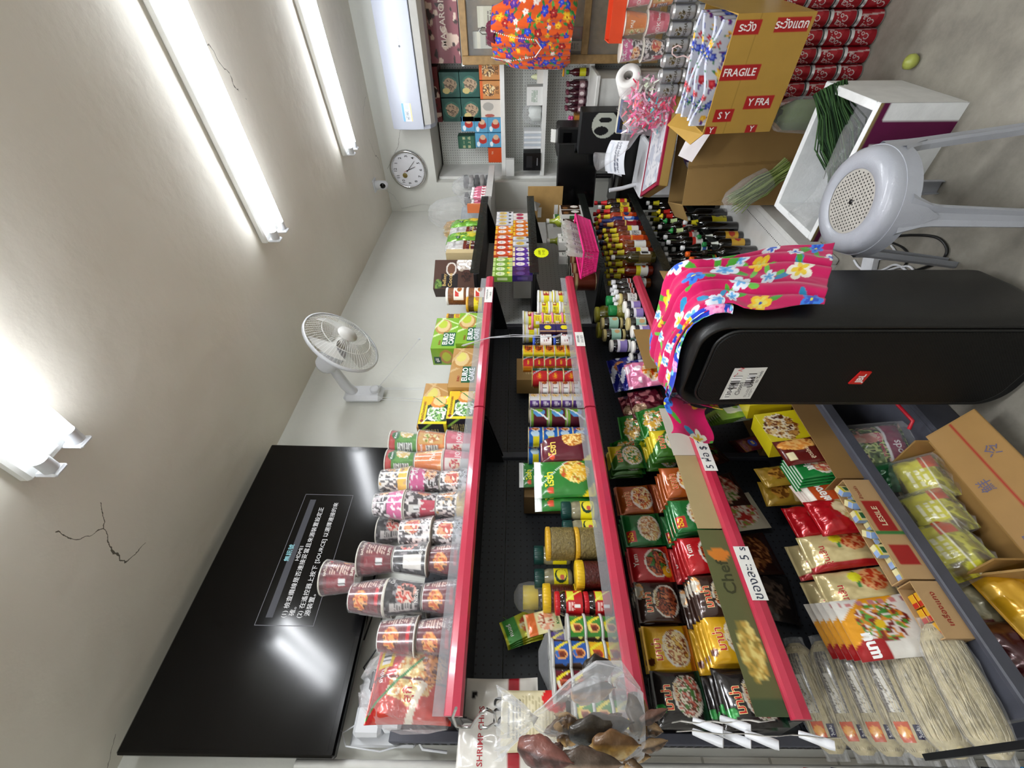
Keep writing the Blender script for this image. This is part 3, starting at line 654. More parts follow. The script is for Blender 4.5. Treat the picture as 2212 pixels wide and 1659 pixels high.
cu_jok = cup('noodle_cup', cupd('#d9697c', ('n', 60, .7, 41, '#e58a98'), ('r', -.09, -.045, -.04, .045, '#e9e0da'), ('b', -.065, .01, .02, .02, 43, ['#f4ead8', '#c84050', '#f0d0b0'], 90), ('r', .01, -.03, .05, .03, '#c23a50'), texts=(('JOK', -.015, .0, .026, '#fff0f0', 0), ('โจ๊กหมู', .03, .0, .016, '#fff'))))
cu_green = cup('noodle_cup', cupd('#4a8a34', ('n', 60, .7, 51, '#5e9c40'), ('r', -.15, .03, .15, .054, '#b8322e'), ('e', -.015, .028, .02, .014, '#1c6a34'), ('b', .0, -.01, .025, .025, 53, ['#f4f0e0', '#e0c070', '#f0ead8'], 70), ('r', -.085, -.035, -.045, .02, '#e4e6e2'), ('l', -.083, -.033, -.047, .018, 9, '#666'), texts=(('Knorr', -.015, .028, .012, '#ffffff'),)))
CH_ = .1085; CG = 'shrink-wrapped noodle cups on the top shelf'
def cups(lst, py, place, x=.345, z0=Z1, rz=.5):
    y = yy(py, x)
    for k, (pr, col, fl) in enumerate(lst):
        h = CH_; nm = ['bottom tier', 'middle tier', 'top tier', 'fourth tier'][k]
        pr.put((x+rnd.uniform(-.004, .004), y, z0+k*(h+.001)+(h if fl else 0)), (PI if fl else 0, 0, rz+rnd.uniform(-.3, .3)), '%s noodle cup, %s, %s' % (col, nm, place), CG)
cups([(cu_jok, 'pink rice porridge', 0), (cu_orange, 'orange', 0), (cu_green, 'green and red', 0)], 957, 'column nearest the snack boxes')
cups([(cu_jok, 'pink', 0), (cu_orange, 'orange', 1), (cu_green, 'green', 0)], 1000, 'second column from snack boxes', x=.33)
cups([(cu_floral, 'pink and white patterned', 1), (cu_pink, 'white and pink patterned', 0), (cu_yellow, 'yellow and white patterned', 1)], 1040, 'third column from snack boxes', x=.345)
cups([(cu_yellow, 'black and yellow patterned', 1), (cu_floral, 'red and white patterned', 0), (cu_pink, 'magenta and black patterned', 1)], 1092, 'fourth column from snack boxes')
cups([(cu_floral, 'white and red patterned', 1), (cu_floral, 'black and red patterned', 1)], 1152, 'fifth column from snack boxes')
cups([(cu_black, 'small black', 0), (cu_pink, 'purple and black', 0), (cu_black, 'black patterned rear', 0)], 1150, 'back row, fifth column', x=.235)
cups([(cu_maroon, 'maroon', 1), (cu_black, 'black and white', 1), (cu_maroon, 'maroon', 0)], 1210, 'column under the highest cup')
cups([(cu_maroon, 'maroon', 1), (cu_black, 'black and silver', 0), (cu_maroon, 'maroon and white', 1)], 1292, 'second column from noodle bag')
cups([(cu_maroon, 'maroon', 1), (cu_maroon, 'maroon white-labelled', 1)], 1376, 'column beside the noodle bag')
cups([(cu_maroon, 'rear maroon', 1), (cu_black, 'rear dark', 1), (cu_maroon, 'rear maroon', 1)], 1300, 'back row near noodle bag', x=.24)
cu_maroon.put((.32, yy(1250, .32), Z1+3*(CH_+.001)), (0, 0, .6), 'maroon noodle cup standing alone on top, highest of all cups', CG)
# big transparent bag of noodle packs at the near end
def noodlebag():
    y = .245; t = thing('noodle_bag', (.29, y, Z1), .15, 'large clear bag of red noodle packs at the near end of the top shelf', 'bag')
    c = Can('#c83a2c', ('b', .0, .0, .06, .075, 61, ['#efd9a0', '#e6c27a', '#d8863a', '#f2e6c8'], 70), ('d', .5, 1, .045, .075, '#b81c20'), ('d', .5, 1, -.06, -.04, '#e8dcc8'), ('d', 1, -.1, -.012, -.006, '#6a1414'), ('d', 1, .9, .01, .022, '#2f8a4a'), ('r', .02, .055, .08, .1, '#eccb1e'), ('k', .03, .065, .07, .09), ('b', .03, -.06, .05, .03, 63, ['#a0522a', '#e09040', '#6a3018'], 90))
    c.t('สุกี้', -.045, -.0, .03, '#b81820').t('ยำยำ', .0, .08, .016, '#fff')
    pillow_mb(.19, .225, .12, c, 'print_foil', wr=.012, crimp=.006, nx=60, ny=64, seed=5).build('noodle_pack', t)
    f = MB('clear_bag'); n = 26
    V = []; prof = [(.05, -.000), (.075, .01), (.083, .06), (.08, .13), (.07, .19), (.045, .235), (.02, .25)]
    for j, (r, z) in enumerate(prof):
        for i in range(n):
            a = 2*PI*i/n; q = r*(1+.05*math.sin(i*3.1+j)+.04*math.sin(i*5.3+j*2)); V.append((q*math.cos(a), q*1.32*math.sin(a), z+(.01*math.sin(i*2.2) if j > 4 else 0)))
    f.add(V, [(j*n+i, j*n+(i+1) % n, (j+1)*n+(i+1) % n, (j+1)*n+i) for j in range(len(prof)-1) for i in range(n)], smooth=False); f.build('clear_bag', t)
noodlebag()
# boxed goods: yellow and black boxes, cake boxes, jars, cocoa box
fr = Can('#e8cf1e', ('r', -.066, -.055, .03, .03, '#1b3a26'), ('b', -.02, -.01, .045, .04, 71, ['#f0f4ea', '#3f7d3c', '#8fbf6a', '#e4e8e0'], 70), ('d', .6, 1, -.005, .0, '#eef4ea'), ('e', .045, -.012, .034, .036, '#d98a3a'), ('e', .05, -.016, .026, .028, '#f0c68a'), ('d', -1, .9, -.068, -.062, '#2f7d34'), ('e', .055, .035, .03, .02, '#f0b81c'), ('e', -.06, .045, .007, .007, '#7a1a18'))
fr.t('ทองม้วนสดกรอบ', -.005, .045, .015, '#7a1a18', bold=.02)
sd = Can('#23202a', ('e', -.045, .02, .022, .022, '#d8c83a'), ('e', -.045, .02, .016, .016, '#4a4590'), ('l', -.01, -.02, .04, .045, 8, '#cbbf78'), ('d', 1, 1, .075, .09, '#8fbf4a'), ('r', -.08, -.06, .08, -.045, '#e0d020'))
kp = carton('snack_box', .155, .15, .118, fr, sd, Can('#e0d020', ('e', 0, 0, .02, .02, '#d08a50')), cat='box')
yk = (yy(847, .38)+yy(906, .38))/2
for k, (dz, dx) in enumerate(((0, 0), (.1185, -.045))):
    kp.put((.31+dx*.6, yk-.005*k, Z1+dz), 0, 'yellow and black snack box, %s of the pair beside the noodle cups' % ('lower', 'upper')[k], 'yellow and black snack boxes')
def euro(bg, hi, fl):
    c = Can(bg, ('d', 1, .5, -.03, -.012, hi), ('d', 1, -.6, .05, .06, hi), ('e', .02, .03, .05, .034, '#d99a4a'), ('e', .024, .03, .04, .027, '#f2dcae'), ('e', .032, .032, .026, .02, fl), ('d', .5, 1, .065, .08, '#f4efe4'), ('r', -.065, -.05, .035, .0, '#1d6a3c'))
    c.t('EURO', -.02, -.013, .027, '#ffffff', bold=.03).t('CAKE', -.02, -.037, .027, '#ffffff', bold=.03).t('EURO', -.045, .008, .01, '#c01a24')
    c2 = Can(bg, ('e', .01, -.0, .045, .035, '#c98a3c'), ('e', .01, -.0, .03, .022, fl), ('r', -.06, .025, -.01, .055, '#1c5a38')); c2.t('ยูโร่', -.035, .04, .02, '#fff', bold=.03)
    return c, c2
def euro(bg, hi, fl):
    c = Can(bg, ('d', 1, .7, .005, .02, hi), ('d', 1, -.6, .1, .11, hi), ('e', .05, .02, .062, .042, '#b98a4c'), ('e', .055, .02, .05, .033, '#dcc08a'), ('e', .07, .024, .034, .024, fl), ('d', .5, 1, .078, .09, hi), ('r', -.105, -.05, .0, .012, '#1d5a3c'))
    c.t('EURO', -.052, -.004, .034, '#ffffff', bold=.03).t('CAKE', -.052, -.034, .034, '#ffffff', bold=.03).t('EURO', -.08, .024, .014, '#a01a24')
    c2 = Can(bg, ('e', .0, -.01, .045, .035, '#b98a4c'), ('e', .0, -.01, .03, .022, fl), ('r', -.045, .02, .0, .055, '#1c4a34')); c2.t('ยูโร่', -.022, .037, .018, '#fff', bold=.03)
    return c, c2
a, bb = euro('#b98f55', '#cfae7c', '#d9d070'); eu_t = carton('cake_box', .27, .1, .132, a, bb, None, m='print_gloss')
a, bb = euro('#7fae2e', '#d3e8a8', '#b6c83a'); eu_g = carton('cake_box', .25, .11, .128, a, bb, None, m='print_gloss')
eu_t.put((.335, (yy(748, .38)+yy(846, .38))/2, Z1), .03, 'tan cake box with a cream-filled cake picture, lower front one', 'tan cake boxes')
eu_t.put((.22, 1.29, Z1), .0, 'tan cake box at the back below the upper one', 'tan cake boxes'); eu_t.put((.22, 1.30, Z1+.133), .0, 'tan cake box, upper one, behind and above the front one', 'tan cake boxes')
yg = (yy(677, .38)+yy(744, .38))/2
eu_g.put((.33, yg, Z1), .0, 'green cake box, lower of the green pair', 'green cake boxes'); eu_g.put((.29, yg+.01, Z1+.129), .0, 'green cake box, upper of the green pair', 'green cake boxes')
pj = Can('#f3e9dc', ('r', -.05, .0, .05, .02, '#c82a20'), ('e', .0, .0, .026, .02, '#e8e0d0'), ('b', 0, -.005, .02, .013, 74, ['#8a4a20', '#c07838', '#5a2a10'], 120)); pj.t('ข้าวตัง', .03, .012, .01, '#fff')
jp = jar('snack_jar', '#8a5226', pj, '#efece6', r=.048, h=.115, lh=.014, neck=.98, m='food', lidm='painted_plastic')
pj2 = Can('#e6d21e', ('r', -.08, -.03, .08, -.018, '#1d1a14'), ('e', 0, .008, .018, .012, '#c88a40'), ('k', .03, -.01, .05, .02)); pj2.t('กล้วย', -.03, .0, .014, '#a03018')
jp2 = jar('snack_jar', '#6a4a24', pj2, '#d6a02a', r=.04, h=.11, lh=.014, neck=.98, m='food', lw=.7)
pb = (yy(617, .38)+yy(650, .38))/2+.03
stack(jp, 'white-lidded jar of fried strips', 'between cocoa box and green cake boxes', .34, pb, Z1, 2, .1155, 'snack jars')
stack(jp2, 'orange-lidded jar of brown snacks', 'just in front of the white-lidded jars', .345, pb-.088, Z1, 1, .11, 'snack jars')
stack(jp2, 'yellow-labelled snack jar', 'against the green cake boxes', .27, pb-.14, Z1, 2, .111, 'snack jars')
cc = Can('#4a3025', ('r', -.08, -.02, .0, .075, '#181214'), ('b', -.06, .09, .03, .02, 77, ['#6a8a3c', '#3f5a28'], 60), ('e', .03, .02, .04, .03, '#d8cfc6'), ('e', .03, .02, .032, .023, '#6a4632'), ('b', .06, -.06, .045, .05, 78, ['#efeae4', '#d8d0c8', '#a89888', '#fff'], 50), ('b', -.01, -.07, .035, .03, 79, ['#2a1712', '#4a2a20', '#20100c'], 80))
cc.t('BeEasy', -.035, .055, .026, '#c9a868').t('Cocoa', -.035, .022, .03, '#c9a868', bold=.02)
co = carton('cocoa_box', .17, .09, .235, cc, Can('#3a251c'), None)
co.put((.305, 2.315, 1.807), -.45, 'dark brown cocoa box with a cup picture at the far end of the top shelf', scale=(1.05, 1.2, 1.06))
co.put((.13, pb-.06, Z1), .05, 'second dark cocoa box half hidden behind the snack jars')
# ---------------------------------------------------------------- second shelf: tubs, tins, jars, pouches
XF = .345
ty = Can('#e8dc20', ('r', -.3, .014, .3, .03, '#dcdcd6'), ('r', -.3, -.03, .3, -.016, '#dcdcd6'), ('r', -.022, -.018, .024, .016, '#a8261e'), ('e', .001, -.001, .016, .013, '#f2e8a0'), ('r', -.014, -.004, -.004, .004, '#b8322a')); ty.t('แม่', .004, .0, .012, '#b07a18')
tb_big = tub('curry_paste_tub', ty, '#e4e4e0', r=.052, h=.082)
ty2 = Can('#e8dc20', ('r', -.3, .01, .3, .03, '#dcdcd6'), ('r', -.014, -.01, .016, .009, '#a8261e'), ('e', .001, 0, .009, .007, '#f2e8a0'), ('l', -.05, -.015, -.025, .01, 4, '#6a6020'))
tb_sm = tub('curry_paste_tub', ty2, '#e4e4e0', r=.042, h=.056)
ty3 = Can('#e6da22', ('r', -.004, -.03, .3, .03, '#e6e0d2'), ('b', .012, -.004, .011, .014, 81, ['#5a2418', '#8a4a28'], 120), ('l', -.035, -.012, -.012, .012, 5, '#a02018'), ('r', -.06, -.01, -.04, .01, '#e8e4da'))
tb_pk = tub('curry_paste_tub', ty3, '#e37a9c', r=.041, h=.05, lh=.009)
def sty(py, x=XF): return yy(py, x+.035)
G2 = 'curry paste tubs on the second shelf'
stack(tb_big, 'large white-lidded yellow paste tub', 'front row', XF+.0, 2.02, Z2, 2, .083, G2)
stack(tb_sm, 'small white-lidded yellow paste tub', 'front row', XF+.015, 1.905, Z2, 3, .057, G2)
stack(tb_pk, 'pink-lidded yellow paste tub', 'front row', XF+.012, 1.81, Z2, 4, .051, G2)
stack(tb_big, 'large white-lidded yellow paste tub', 'back row', .235, 1.98, Z2, 3, .083, G2)
stack(tb_big, 'white-lidded yellow paste tub', 'back row, nearer stack', .225, 1.87, Z2, 3, .083, G2)
pb_ = Can('#2a2460', ('r', -.07, -.05, -.028, .05, '#4a1420'), ('r', .028, -.05, .07, .05, '#c9a070'), ('d', 1, 0, -.034, -.026, '#c9a070'), ('l', .032, -.04, .05, .04, 7, '#3a1a30'), ('d', 1, 0, -.2, -.2, '#fff'))
pb_.ops.append(('e', .0, .0, .017, .017, '#e8d820'))
pb2 = carton('curry_powder_box', .08, .06, .082, pb_, Can('#3a1828'), None, m='print_gloss')
stack(pb2, 'navy box with yellow emblem', 'between tubs and blue-capped bottles', .35, 1.725, Z2, 2, .083, 'navy boxes on the second shelf')
wl = Can('#eceae8', ('e', .012, .01, .012, .01, '#b82c3c'), ('e', .012, .01, .007, .006, '#f0e8e8'), ('e', -.012, -.012, .007, .005, '#6a3020'), ('l', -.03, -.016, -.02, .016, 3, '#8a2a30')); wl.h = .055
wj = jar('coffee_creamer_jar', '#0d0c10', wl, '#2a50b8', r=.037, h=.1, lh=.012, lw=.5, ribs=False)
stack(wj, 'blue-capped black jar with white label', '', .35, 1.645, Z2, 2, .1005, 'blue-capped jars')
kb = carton('brown_carton', .16, .1, .14, Can('#9a7a48', ('l', -.04, -.02, .04, .03, 4, '#c9b080'), ('r', -.03, -.05, -.01, -.03, '#a82a20')), None, None)
kb.put((.16, 1.60, Z2+.141), .0, 'small brown carton behind the blue-capped jars, upper'); kb.put((.16, 1.60, Z2), 0, 'small brown carton behind the blue-capped jars, lower')
def tin(bg, *ops, t=(), h=.05, r=.0375, lid='#d8c9a0'):
    c = Can(bg, *ops)
    for q in t: c.t(*q)
    return can_('food_tin', c, r, h, lid)
t_or = tin('#e6a01e', ('b', -.008, .0, .012, .016, 91, ['#5a2010', '#c85a20', '#8a3014'], 130), ('d', 1, .4, .008, .03, '#6a1c14'), ('d', 1, .4, .017, .019, '#f0e0d0'), ('r', -.2, .016, .2, .024, '#e8cf28'), ('r', -.2, -.024, .2, -.017, '#d85a1a'), ('d', 1, 0, -.06, -.03, '#e8cf28'))
t_gr = tin('#16553a', ('r', -.04, -.03, .0, .03, '#b8242a'), ('r', -.1, -.03, -.04, .03, '#d8801e'), ('d', 1, .6, .004, .009, '#cdd8e4'), ('l', .01, -.012, .028, .012, 4, '#d8d040'), ('d', 1, 0, -.06, -.056, '#e8c030'), t=(('ตรา', -.022, .0, .014, '#f0d020'),), lid='#c8a860')
t_grl = tin('#17503a', ('r', -.1, -.03, -.004, .03, '#c0262a'), ('d', 1, .7, .0, .006, '#b8d0e0'), ('e', -.03, .003, .015, .012, '#d84a28'), ('l', .012, -.014, .04, .014, 4, '#cfd8d0'), t=(('ปลา', -.026, .002, .016, '#f4d828'),), h=.07, r=.043, lid='#c8a860')
t_rw = tin('#e6dcd8', ('r', -.2, .014, .2, .017, '#9a1c28'), ('r', -.2, .009, .2, .011, '#9a1c28'), ('r', -.2, -.022, .2, -.016, '#9a1c28'), ('b', .012, .0, .014, .012, 95, ['#c8642a', '#8a3a1a', '#e8b070'], 120), ('k', -.045, -.01, -.02, .008), h=.045, r=.033)
t_wp = tin('#d8d4d8', ('r', -.05, -.03, -.018, .03, '#5a3a86'), ('b', .01, .002, .013, .014, 96, ['#d8a850', '#f0e0b0', '#8a5a28'], 120), ('l', -.046, -.012, -.022, .012, 4, '#e8e0f0'), ('r', .026, -.02, .06, .02, '#c9c6cc'), ('k', .03, -.012, .05, .0), h=.045, r=.034)
t_gm = tin('#5a1a26', ('r', -.2, .026, .2, .04, '#7aa83a'), ('r', -.2, -.04, .2, -.028, '#7aa83a'), ('e', -.002, .002, .021, .024, '#5a9ad8'), ('e', .008, .004, .012, .018, '#7ab83a'), ('d', 1, -.8, -.012, -.004, '#eef4f8'), h=.074, r=.04, lid='#c9c2a8')
t_bl = tin('#1c62b8', ('r', -.2, -.012, -.02, .012, '#e0d022'), ('e', .012, .0, .013, .018, '#f0e6d8'), ('b', .012, .0, .008, .013, 97, ['#a85020', '#d89040'], 160), ('e', -.012, .002, .013, .017, '#bcd6ea'), ('d', 1, 1, .028, .034, '#b82c28'), ('l', .03, -.015, .05, .015, 5, '#d8e4f0'), h=.058, r=.04)
G3 = 'food tins stacked on the second shelf'
stack(t_or, 'yellow and brown tin', 'beside blue-capped jars', .352, 1.56, Z2, 5, .0505, G3)
stack(t_gr, 'red and green fish tin', 'beside yellow tins', .352, 1.48, Z2, 5, .0505, G3)
stack(t_gr, 'red and green fish tin', 'back row', .265, 1.46, Z2, 4, .0505, G3)
stack(t_grl, 'larger red and green fish tin', 'beside smaller fish tins', .348, 1.395, Z2, 3, .0705, G3)
stack(t_rw, 'small red-striped white tin', 'beside larger fish tins', .355, 1.314, Z2, 4, .0455, G3)
stack(t_wp, 'small purple and white tin', 'beside green-edged tins', .358, 1.235, Z2, 5, .0455, G3)
stack(t_rw, 'small red-striped white tin', 'back row', .28, 1.225, Z2, 5, .0455, G3)
stack(t_gm, 'maroon tin with green edges', '', .352, 1.15, Z2, 3, .0745, G3)
stack(t_bl, 'blue tin with yellow oval', 'behind maroon pouch', .345, 1.055, Z2, 4, .0585, G3)
stack(t_bl, 'blue tin with yellow oval', 'back row', .262, 1.03, Z2, 4, .0585, G3)
# stand-up pouches
pm = Can('#5c1424', ('b', .032, -.035, .036, .04, 101, ['#e8b050', '#f2d890', '#c07828', '#f0c870'], 60), ('e', -.045, .05, .012, .011, '#d84a28'), ('r', -.062, -.095, .062, -.088, '#b8a098'), ('d', 1, 1, -.17, -.128, '#e8cf20')); pm.t('โรซ่า', -.012, .045, .034, '#e8c860', bold=.03)
pg = Can('#2c7a2e', ('b', .022, -.04, .05, .05, 102, ['#f0d060', '#e8b030', '#f4e090', '#b89a28', '#c85028'], 55), ('e', -.055, .05, .013, .012, '#d84a28'), ('r', -.09, .083, .09, .11, '#e4e6e4'), ('r', -.09, -.11, -.078, .11, '#d8dcd8'), ('d', 1, 1, .05, .055, '#e8f2e8'), ('d', 1, 1.3, -.21, -.16, '#e8cf20')); pg.t('โรซ่า', -.01, .05, .036, '#e8e040', bold=.03)
p_m = pillow('stand_up_pouch', .125, .19, .035, pm, 'print_gloss', seed=3, cat='pouch'); p_g = pillow('stand_up_pouch', .155, .215, .04, pg, 'print_gloss', seed=4, cat='pouch')
p_m.put((.375, .99, Z2), (0, -.12, -.1), 'maroon pouch with a pastry picture leaning by the blue tins')
p_g.put((.365, .855, Z2), (0, -.08, .0), 'green and white pouch with a yellow food picture, front one')
p_g.put((.33, .82, Z2), (0, -.06, .05), 'green and white pouch directly behind the front green pouch')
p_g.put((.235, .95, Z2+.119), (0, .0, .0), 'dim green pouch leaning on a brown carton at the shelf back', scale=(.8, .75, .7)); kb4 = carton('brown_carton', .13, .05, .117, Can('#7a5f3a'), None, None); kb4.put((.245, .95, Z2), 0, 'low brown carton under the dim green pouch')
kb2 = carton('brown_carton', .13, .13, .25, Can('#7a5f3a', ('r', -.05, -.02, .05, .02, '#5a4428')), Can('#6a5232', ('r', -.04, -.03, -.02, .03, '#2a2018'), ('r', .0, -.03, .015, .03, '#4a2a20')), None)
kb2.put((.145, .93, Z2), 0, 'brown carton behind the dim green pouch at the shelf back'); 
# jars
yl = Can('#e8da20', ('e', .0, .0, .024, .02, '#1c3a24'), ('e', .004, -.002, .019, .016, '#eadc3a'), ('e', -.006, -.004, .008, .007, '#c85a48')); yl.h = .046
j_g = jar('relish_jar', '#8a8468', yl, '#0c3a34', r=.032, h=.125, lh=.032, lw=.55)
stack(j_g, 'green-capped jar with yellow label', 'in front of green pouches', .345, .735, Z2, 1, .125, 'green-capped jars'); j_g.put((.34, .668, Z2), 0, 'green-capped yellow-labelled jar half behind the pickle jars', 'green-capped jars')
j_g.put((.25, .62, Z2+.095), .2, 'green-capped yellow-labelled jar at the back, upper front', 'green-capped jars'); j_g.put((.24, .545, Z2+.095), 0, 'green-capped yellow-labelled jar at the back, nearer the camera', 'green-capped jars')
jk = carton('jar_tray', .17, .09, .093, Can('#3a3628'), None, None); jk.put((.245, .585, Z2), 0, 'low dark carton under the back green-capped jars')
j_p = jar('pickle_jar', '#7a6a3c', None, '#c89a24', r=.052, h=.092, lh=.014, m='food', neck=.95)
stack(j_p, 'wide jar of green pickles with yellow lid', 'near black shelf bracket', .35, .615, Z2, 2, .0925, 'pickle jars')
j_r = jar('chilli_paste_jar', '#4a1208', None, '#d8b01c', r=.041, h=.098, lh=.024, m='food', neck=.97)
stack(j_r, 'yellow-lidded jar of dark red chilli', 'front', .352, .515, Z2, 1, .1, 'chilli jars'); stack(j_r, 'yellow-lidded jar of dark red chilli', 'second row', .268, .475, Z2, 2, .0985, 'chilli jars')
j_r.put((.256, .565, Z2+.0), 0, 'yellow-lidded chilli jar behind the wide pickle jars', 'chilli jars') if 0 else None
rl = Can('#b8141c', ('r', .0, .002, .03, .02, '#d8d83a'), ('r', -.022, -.018, -.014, -.002, '#f0ece8'), ('d', 1, .8, .012, .018, '#e8e060'), ('l', -.03, .0, -.008, .016, 4, '#f0c0b8')); rl.h = .048
j_rr = jar('chilli_oil_jar', '#1c0806', rl, '#b81420', r=.034, h=.083, lh=.014, lw=.6)
stack(j_rr, 'red-capped jar with red label', '', .355, .432, Z2, 2, .0835, 'red-capped jars')
# clear tubs of shrimp paste
def ptub(bg, oc, oc2):
    c = Can('#4a3a30', ('r', -.03, -.024, .03, .024, bg), ('e', -.006, .0, .013, .017, oc), ('b', -.006, .0, .009, .013, 111, ['#8a3a1c', '#6a2412', '#a85028'], 160), ('d', 1, .8, .012, .022, '#e8d830'), ('n', 90, .82, 112, oc2))
    return tub('paste_tub', c, '#b9b9b4', r=.038, h=.046, taper=.9, body='#4a3a30', lh=.007)
pt_g = ptub('#3c8a34', '#e8b060', '#e8e070'); pt_b = ptub('#2458a8', '#e8a860', '#3a6ab8'); pt_y = ptub('#e0a820', '#b8341c', '#e8d040'); pt_m = ptub('#6a1a24', '#c85a40', '#e0d8c8'); pt_v = ptub('#5a4a8a', '#c8782a', '#d8c840')
G4 = 'clear tubs of paste'
stack(pt_g, 'green-labelled paste tub', 'beside red-capped jars', .358, .363, Z2, 3, .0465, G4)
stack(pt_y, 'yellow-labelled paste tub', 'middle column', .36, .299, Z2, 2, .0465, G4); pt_b.put((.36, .299, Z2+.093), .1, 'blue-labelled paste tub third up in the middle column', G4); pt_b.put((.358, .3, Z2+.1395), .0, 'blue-labelled paste tub topmost in the middle column', G4)
stack(pt_m, 'maroon-labelled paste tub', 'front column', .362, .232, Z2, 4, .0465, G4)
stack(pt_g, 'green-labelled paste tub', 'nearest column', .365, .17+.0, Z2, 3, .0465, G4)
stack(pt_v, 'purple-labelled paste tub in bag', 'back left', .255, .27, Z2, 4, .0465, G4); stack(pt_v, 'purple-labelled paste tub in bag', 'back right', .255, .35, Z2, 4, .0465, G4)
f = MB('clear_bag'); f.lathe([(.03, .0), (.07, .002), (.075, .06), (.073, .13), (.06, .19), (.02, .215)], 20, c=(0, 0, 0), smooth=False, sy=1.25, sx=.72); o = f.build('plastic_bag', None, (.255, .31, Z2+.0)); tag(o, 'thin clear bag around the purple-labelled paste tubs', 'bag')
# sachets hanging at the back
ks = Can('#cfd02c', ('r', -.04, .01, .04, .05, '#3f9a3a'), ('b', .0, -.02, .025, .02, 121, ['#f0e6c0', '#d8a040', '#c8401c'], 90)); ks.t('คนอร์', .0, .035, .018, '#fff').t('Knorr', .0, -.045, .012, '#1c6a34')
s_k = pillow('seasoning_sachet', .075, .12, .006, ks, 'print_foil', seed=9, nx=20, ny=24, cat='sachet')
for k in range(4): s_k.put((.13+.012*k, .43+.006*k, Z2+.2+.004*k), (.25+.05*k, -.1, .1), 'yellow and green seasoning sachet hanging at the back, %s' % ['rearmost', 'third from the front', 'second from the front', 'frontmost'][k], 'hanging seasoning sachets')
kr = Can('#e8e0a8', ('r', -.04, .02, .04, .05, '#d86a2a'), ('b', .0, -.01, .03, .025, 122, ['#e8a080', '#f0e0c0', '#a84020'], 80)); kr.t('Knorr', 0, -.045, .014, '#2a7a34')
s_r = pillow('seasoning_sachet', .07, .11, .008, kr, 'print_foil', seed=10, nx=20, ny=24, cat='sachet'); s_r.put((.265, .42, Z2+.145), (.2, -.1, .2), 'pale sachet with an orange band propped above the paste tubs')
hk = MB('steel'); hk.tube([(.056, .445, Z2+.31), (.17, .445, Z2+.315), (.18, .445, Z2+.325)], .002, 6); tag(hk.build('peg_hook'), 'thin metal peg hook holding the yellow and green sachets', 'hook')
dk = jar('bagged_jar', '#1c100c', None, '#d8c030', r=.04, h=.11, lh=.05, ribs=False); dk.put((.2, .50, Z2+.0985*1.0+.05), 0, 'dark bagged jar with a pale yellow top behind the chilli jars'); kb3 = carton('jar_tray', .1, .08, .147, Can('#2a2620'), None, None); kb3.put((.19, .50, Z2), 0, 'dark box under the bagged jar')
f = MB('clear_bag'); f.lathe([(.03, .0), (.045, .0), (.048, .09), (.04, .125), (.015, .14)], 16, smooth=False); tag(f.build('plastic_bag', None, (.2, .50, Z2+.148)), 'crinkled clear bag over the dark jar behind the chilli jars', 'bag')
# ---------------------------------------------------------------- third shelf: instant noodle packets
def nood(bg, band, pics, word, wcol='#c8201c', sub=None, subc='#f0d8a0', logo=None, seed=0, extra=()):
    c = Can(bg, ('d', 0, 1, -.2, -.055, band), ('e', .0, -.022, .05, .04, '#e4ddd0'), ('b', .0, -.022, .045, .034, seed, pics, 85), *extra)
    if word: c.t(word, -.004, .032, .03, '#f6dc9a', bold=.055).t(word, -.004, .0322, .03, wcol, bold=.01)
    if sub: c.t(sub, .008, .008, .014, subc)
    if logo: c.ops.append(logo)
    return c
PW, PH = .122, .138
n_wafu = pillow('noodle_packet', PW, PH, .032, nood('#221d1c', '#163a26', ['#d8c8b8', '#c86a5a', '#6a3a28', '#e8dcc8', '#4a7a3a'], 'มาม่า', sub='ชาบูวาฟู', logo=('e', -.03, .055, .011, .013, '#2a8a3c'), seed=131), seed=11)
n_yel = pillow('noodle_packet', PW, PH, .032, nood('#dca81c', '#b86a14', ['#e8d098', '#a8623a', '#f0e0b0', '#7a3a20', '#d8b050'], 'มาม่า', sub='รสหมูสับ', subc='#f8f0d8', logo=('e', -.035, .055, .01, .01, '#5a2a12'), seed=132), seed=12)
n_bro = pillow('noodle_packet', PW, PH, .032, nood('#3c241c', '#1e1210', ['#6a2a18', '#a85030', '#3a1810', '#c87040'], 'มาม่า', sub='หมูน้ำตก', logo=('b', .03, .055, .025, .012, 7, ['#e8a868', '#d8d0c0'], 60), seed=133), seed=13)
n_red = pillow('noodle_packet', PW, PH, .032, nood('#b0161c', '#d8301c', ['#7a2a14', '#c8602a', '#4a180c', '#3c7a30'], None, seed=134, logo=('b', -.03, -.05, .018, .014, 5, ['#f0b020', '#d88a18'], 60)).t('Yum', .01, .045, .024, '#f4ece0').t('Changnoi', .0, -.055, .018, '#f4ece0'), seed=14)
n_grn = pillow('noodle_packet', PW, PH, .032, nood('#1c6a30', '#145426', ['#e8d8a8', '#d8b878', '#c88858', '#f0e8c8', '#a87848'], None, seed=135, logo=('r', -.05, .03, -.01, .062, '#b8201c')).t('ไวไว', -.03, .046, .02, '#f0c01c', bold=.04), seed=15)
n_org = pillow('noodle_packet', PW, PH, .032, nood('#a04c18', '#6a2410', ['#e8c878', '#c85a28', '#f0e0b0', '#8a2a18'], 'มาม่า', seed=136), seed=16)
n_lgt = pillow('noodle_packet', PW, PH, .032, nood('#356a20', '#1c5a24', ['#e8c060', '#f4f0e0', '#d8a848', '#3c8a3c', '#f0e8d0'], 'มาม่า', seed=137, extra=(('d', 1, 1.2, .06, .2, '#d8c020'),)), seed=17)
GN = 'instant noodle packets on the third shelf'
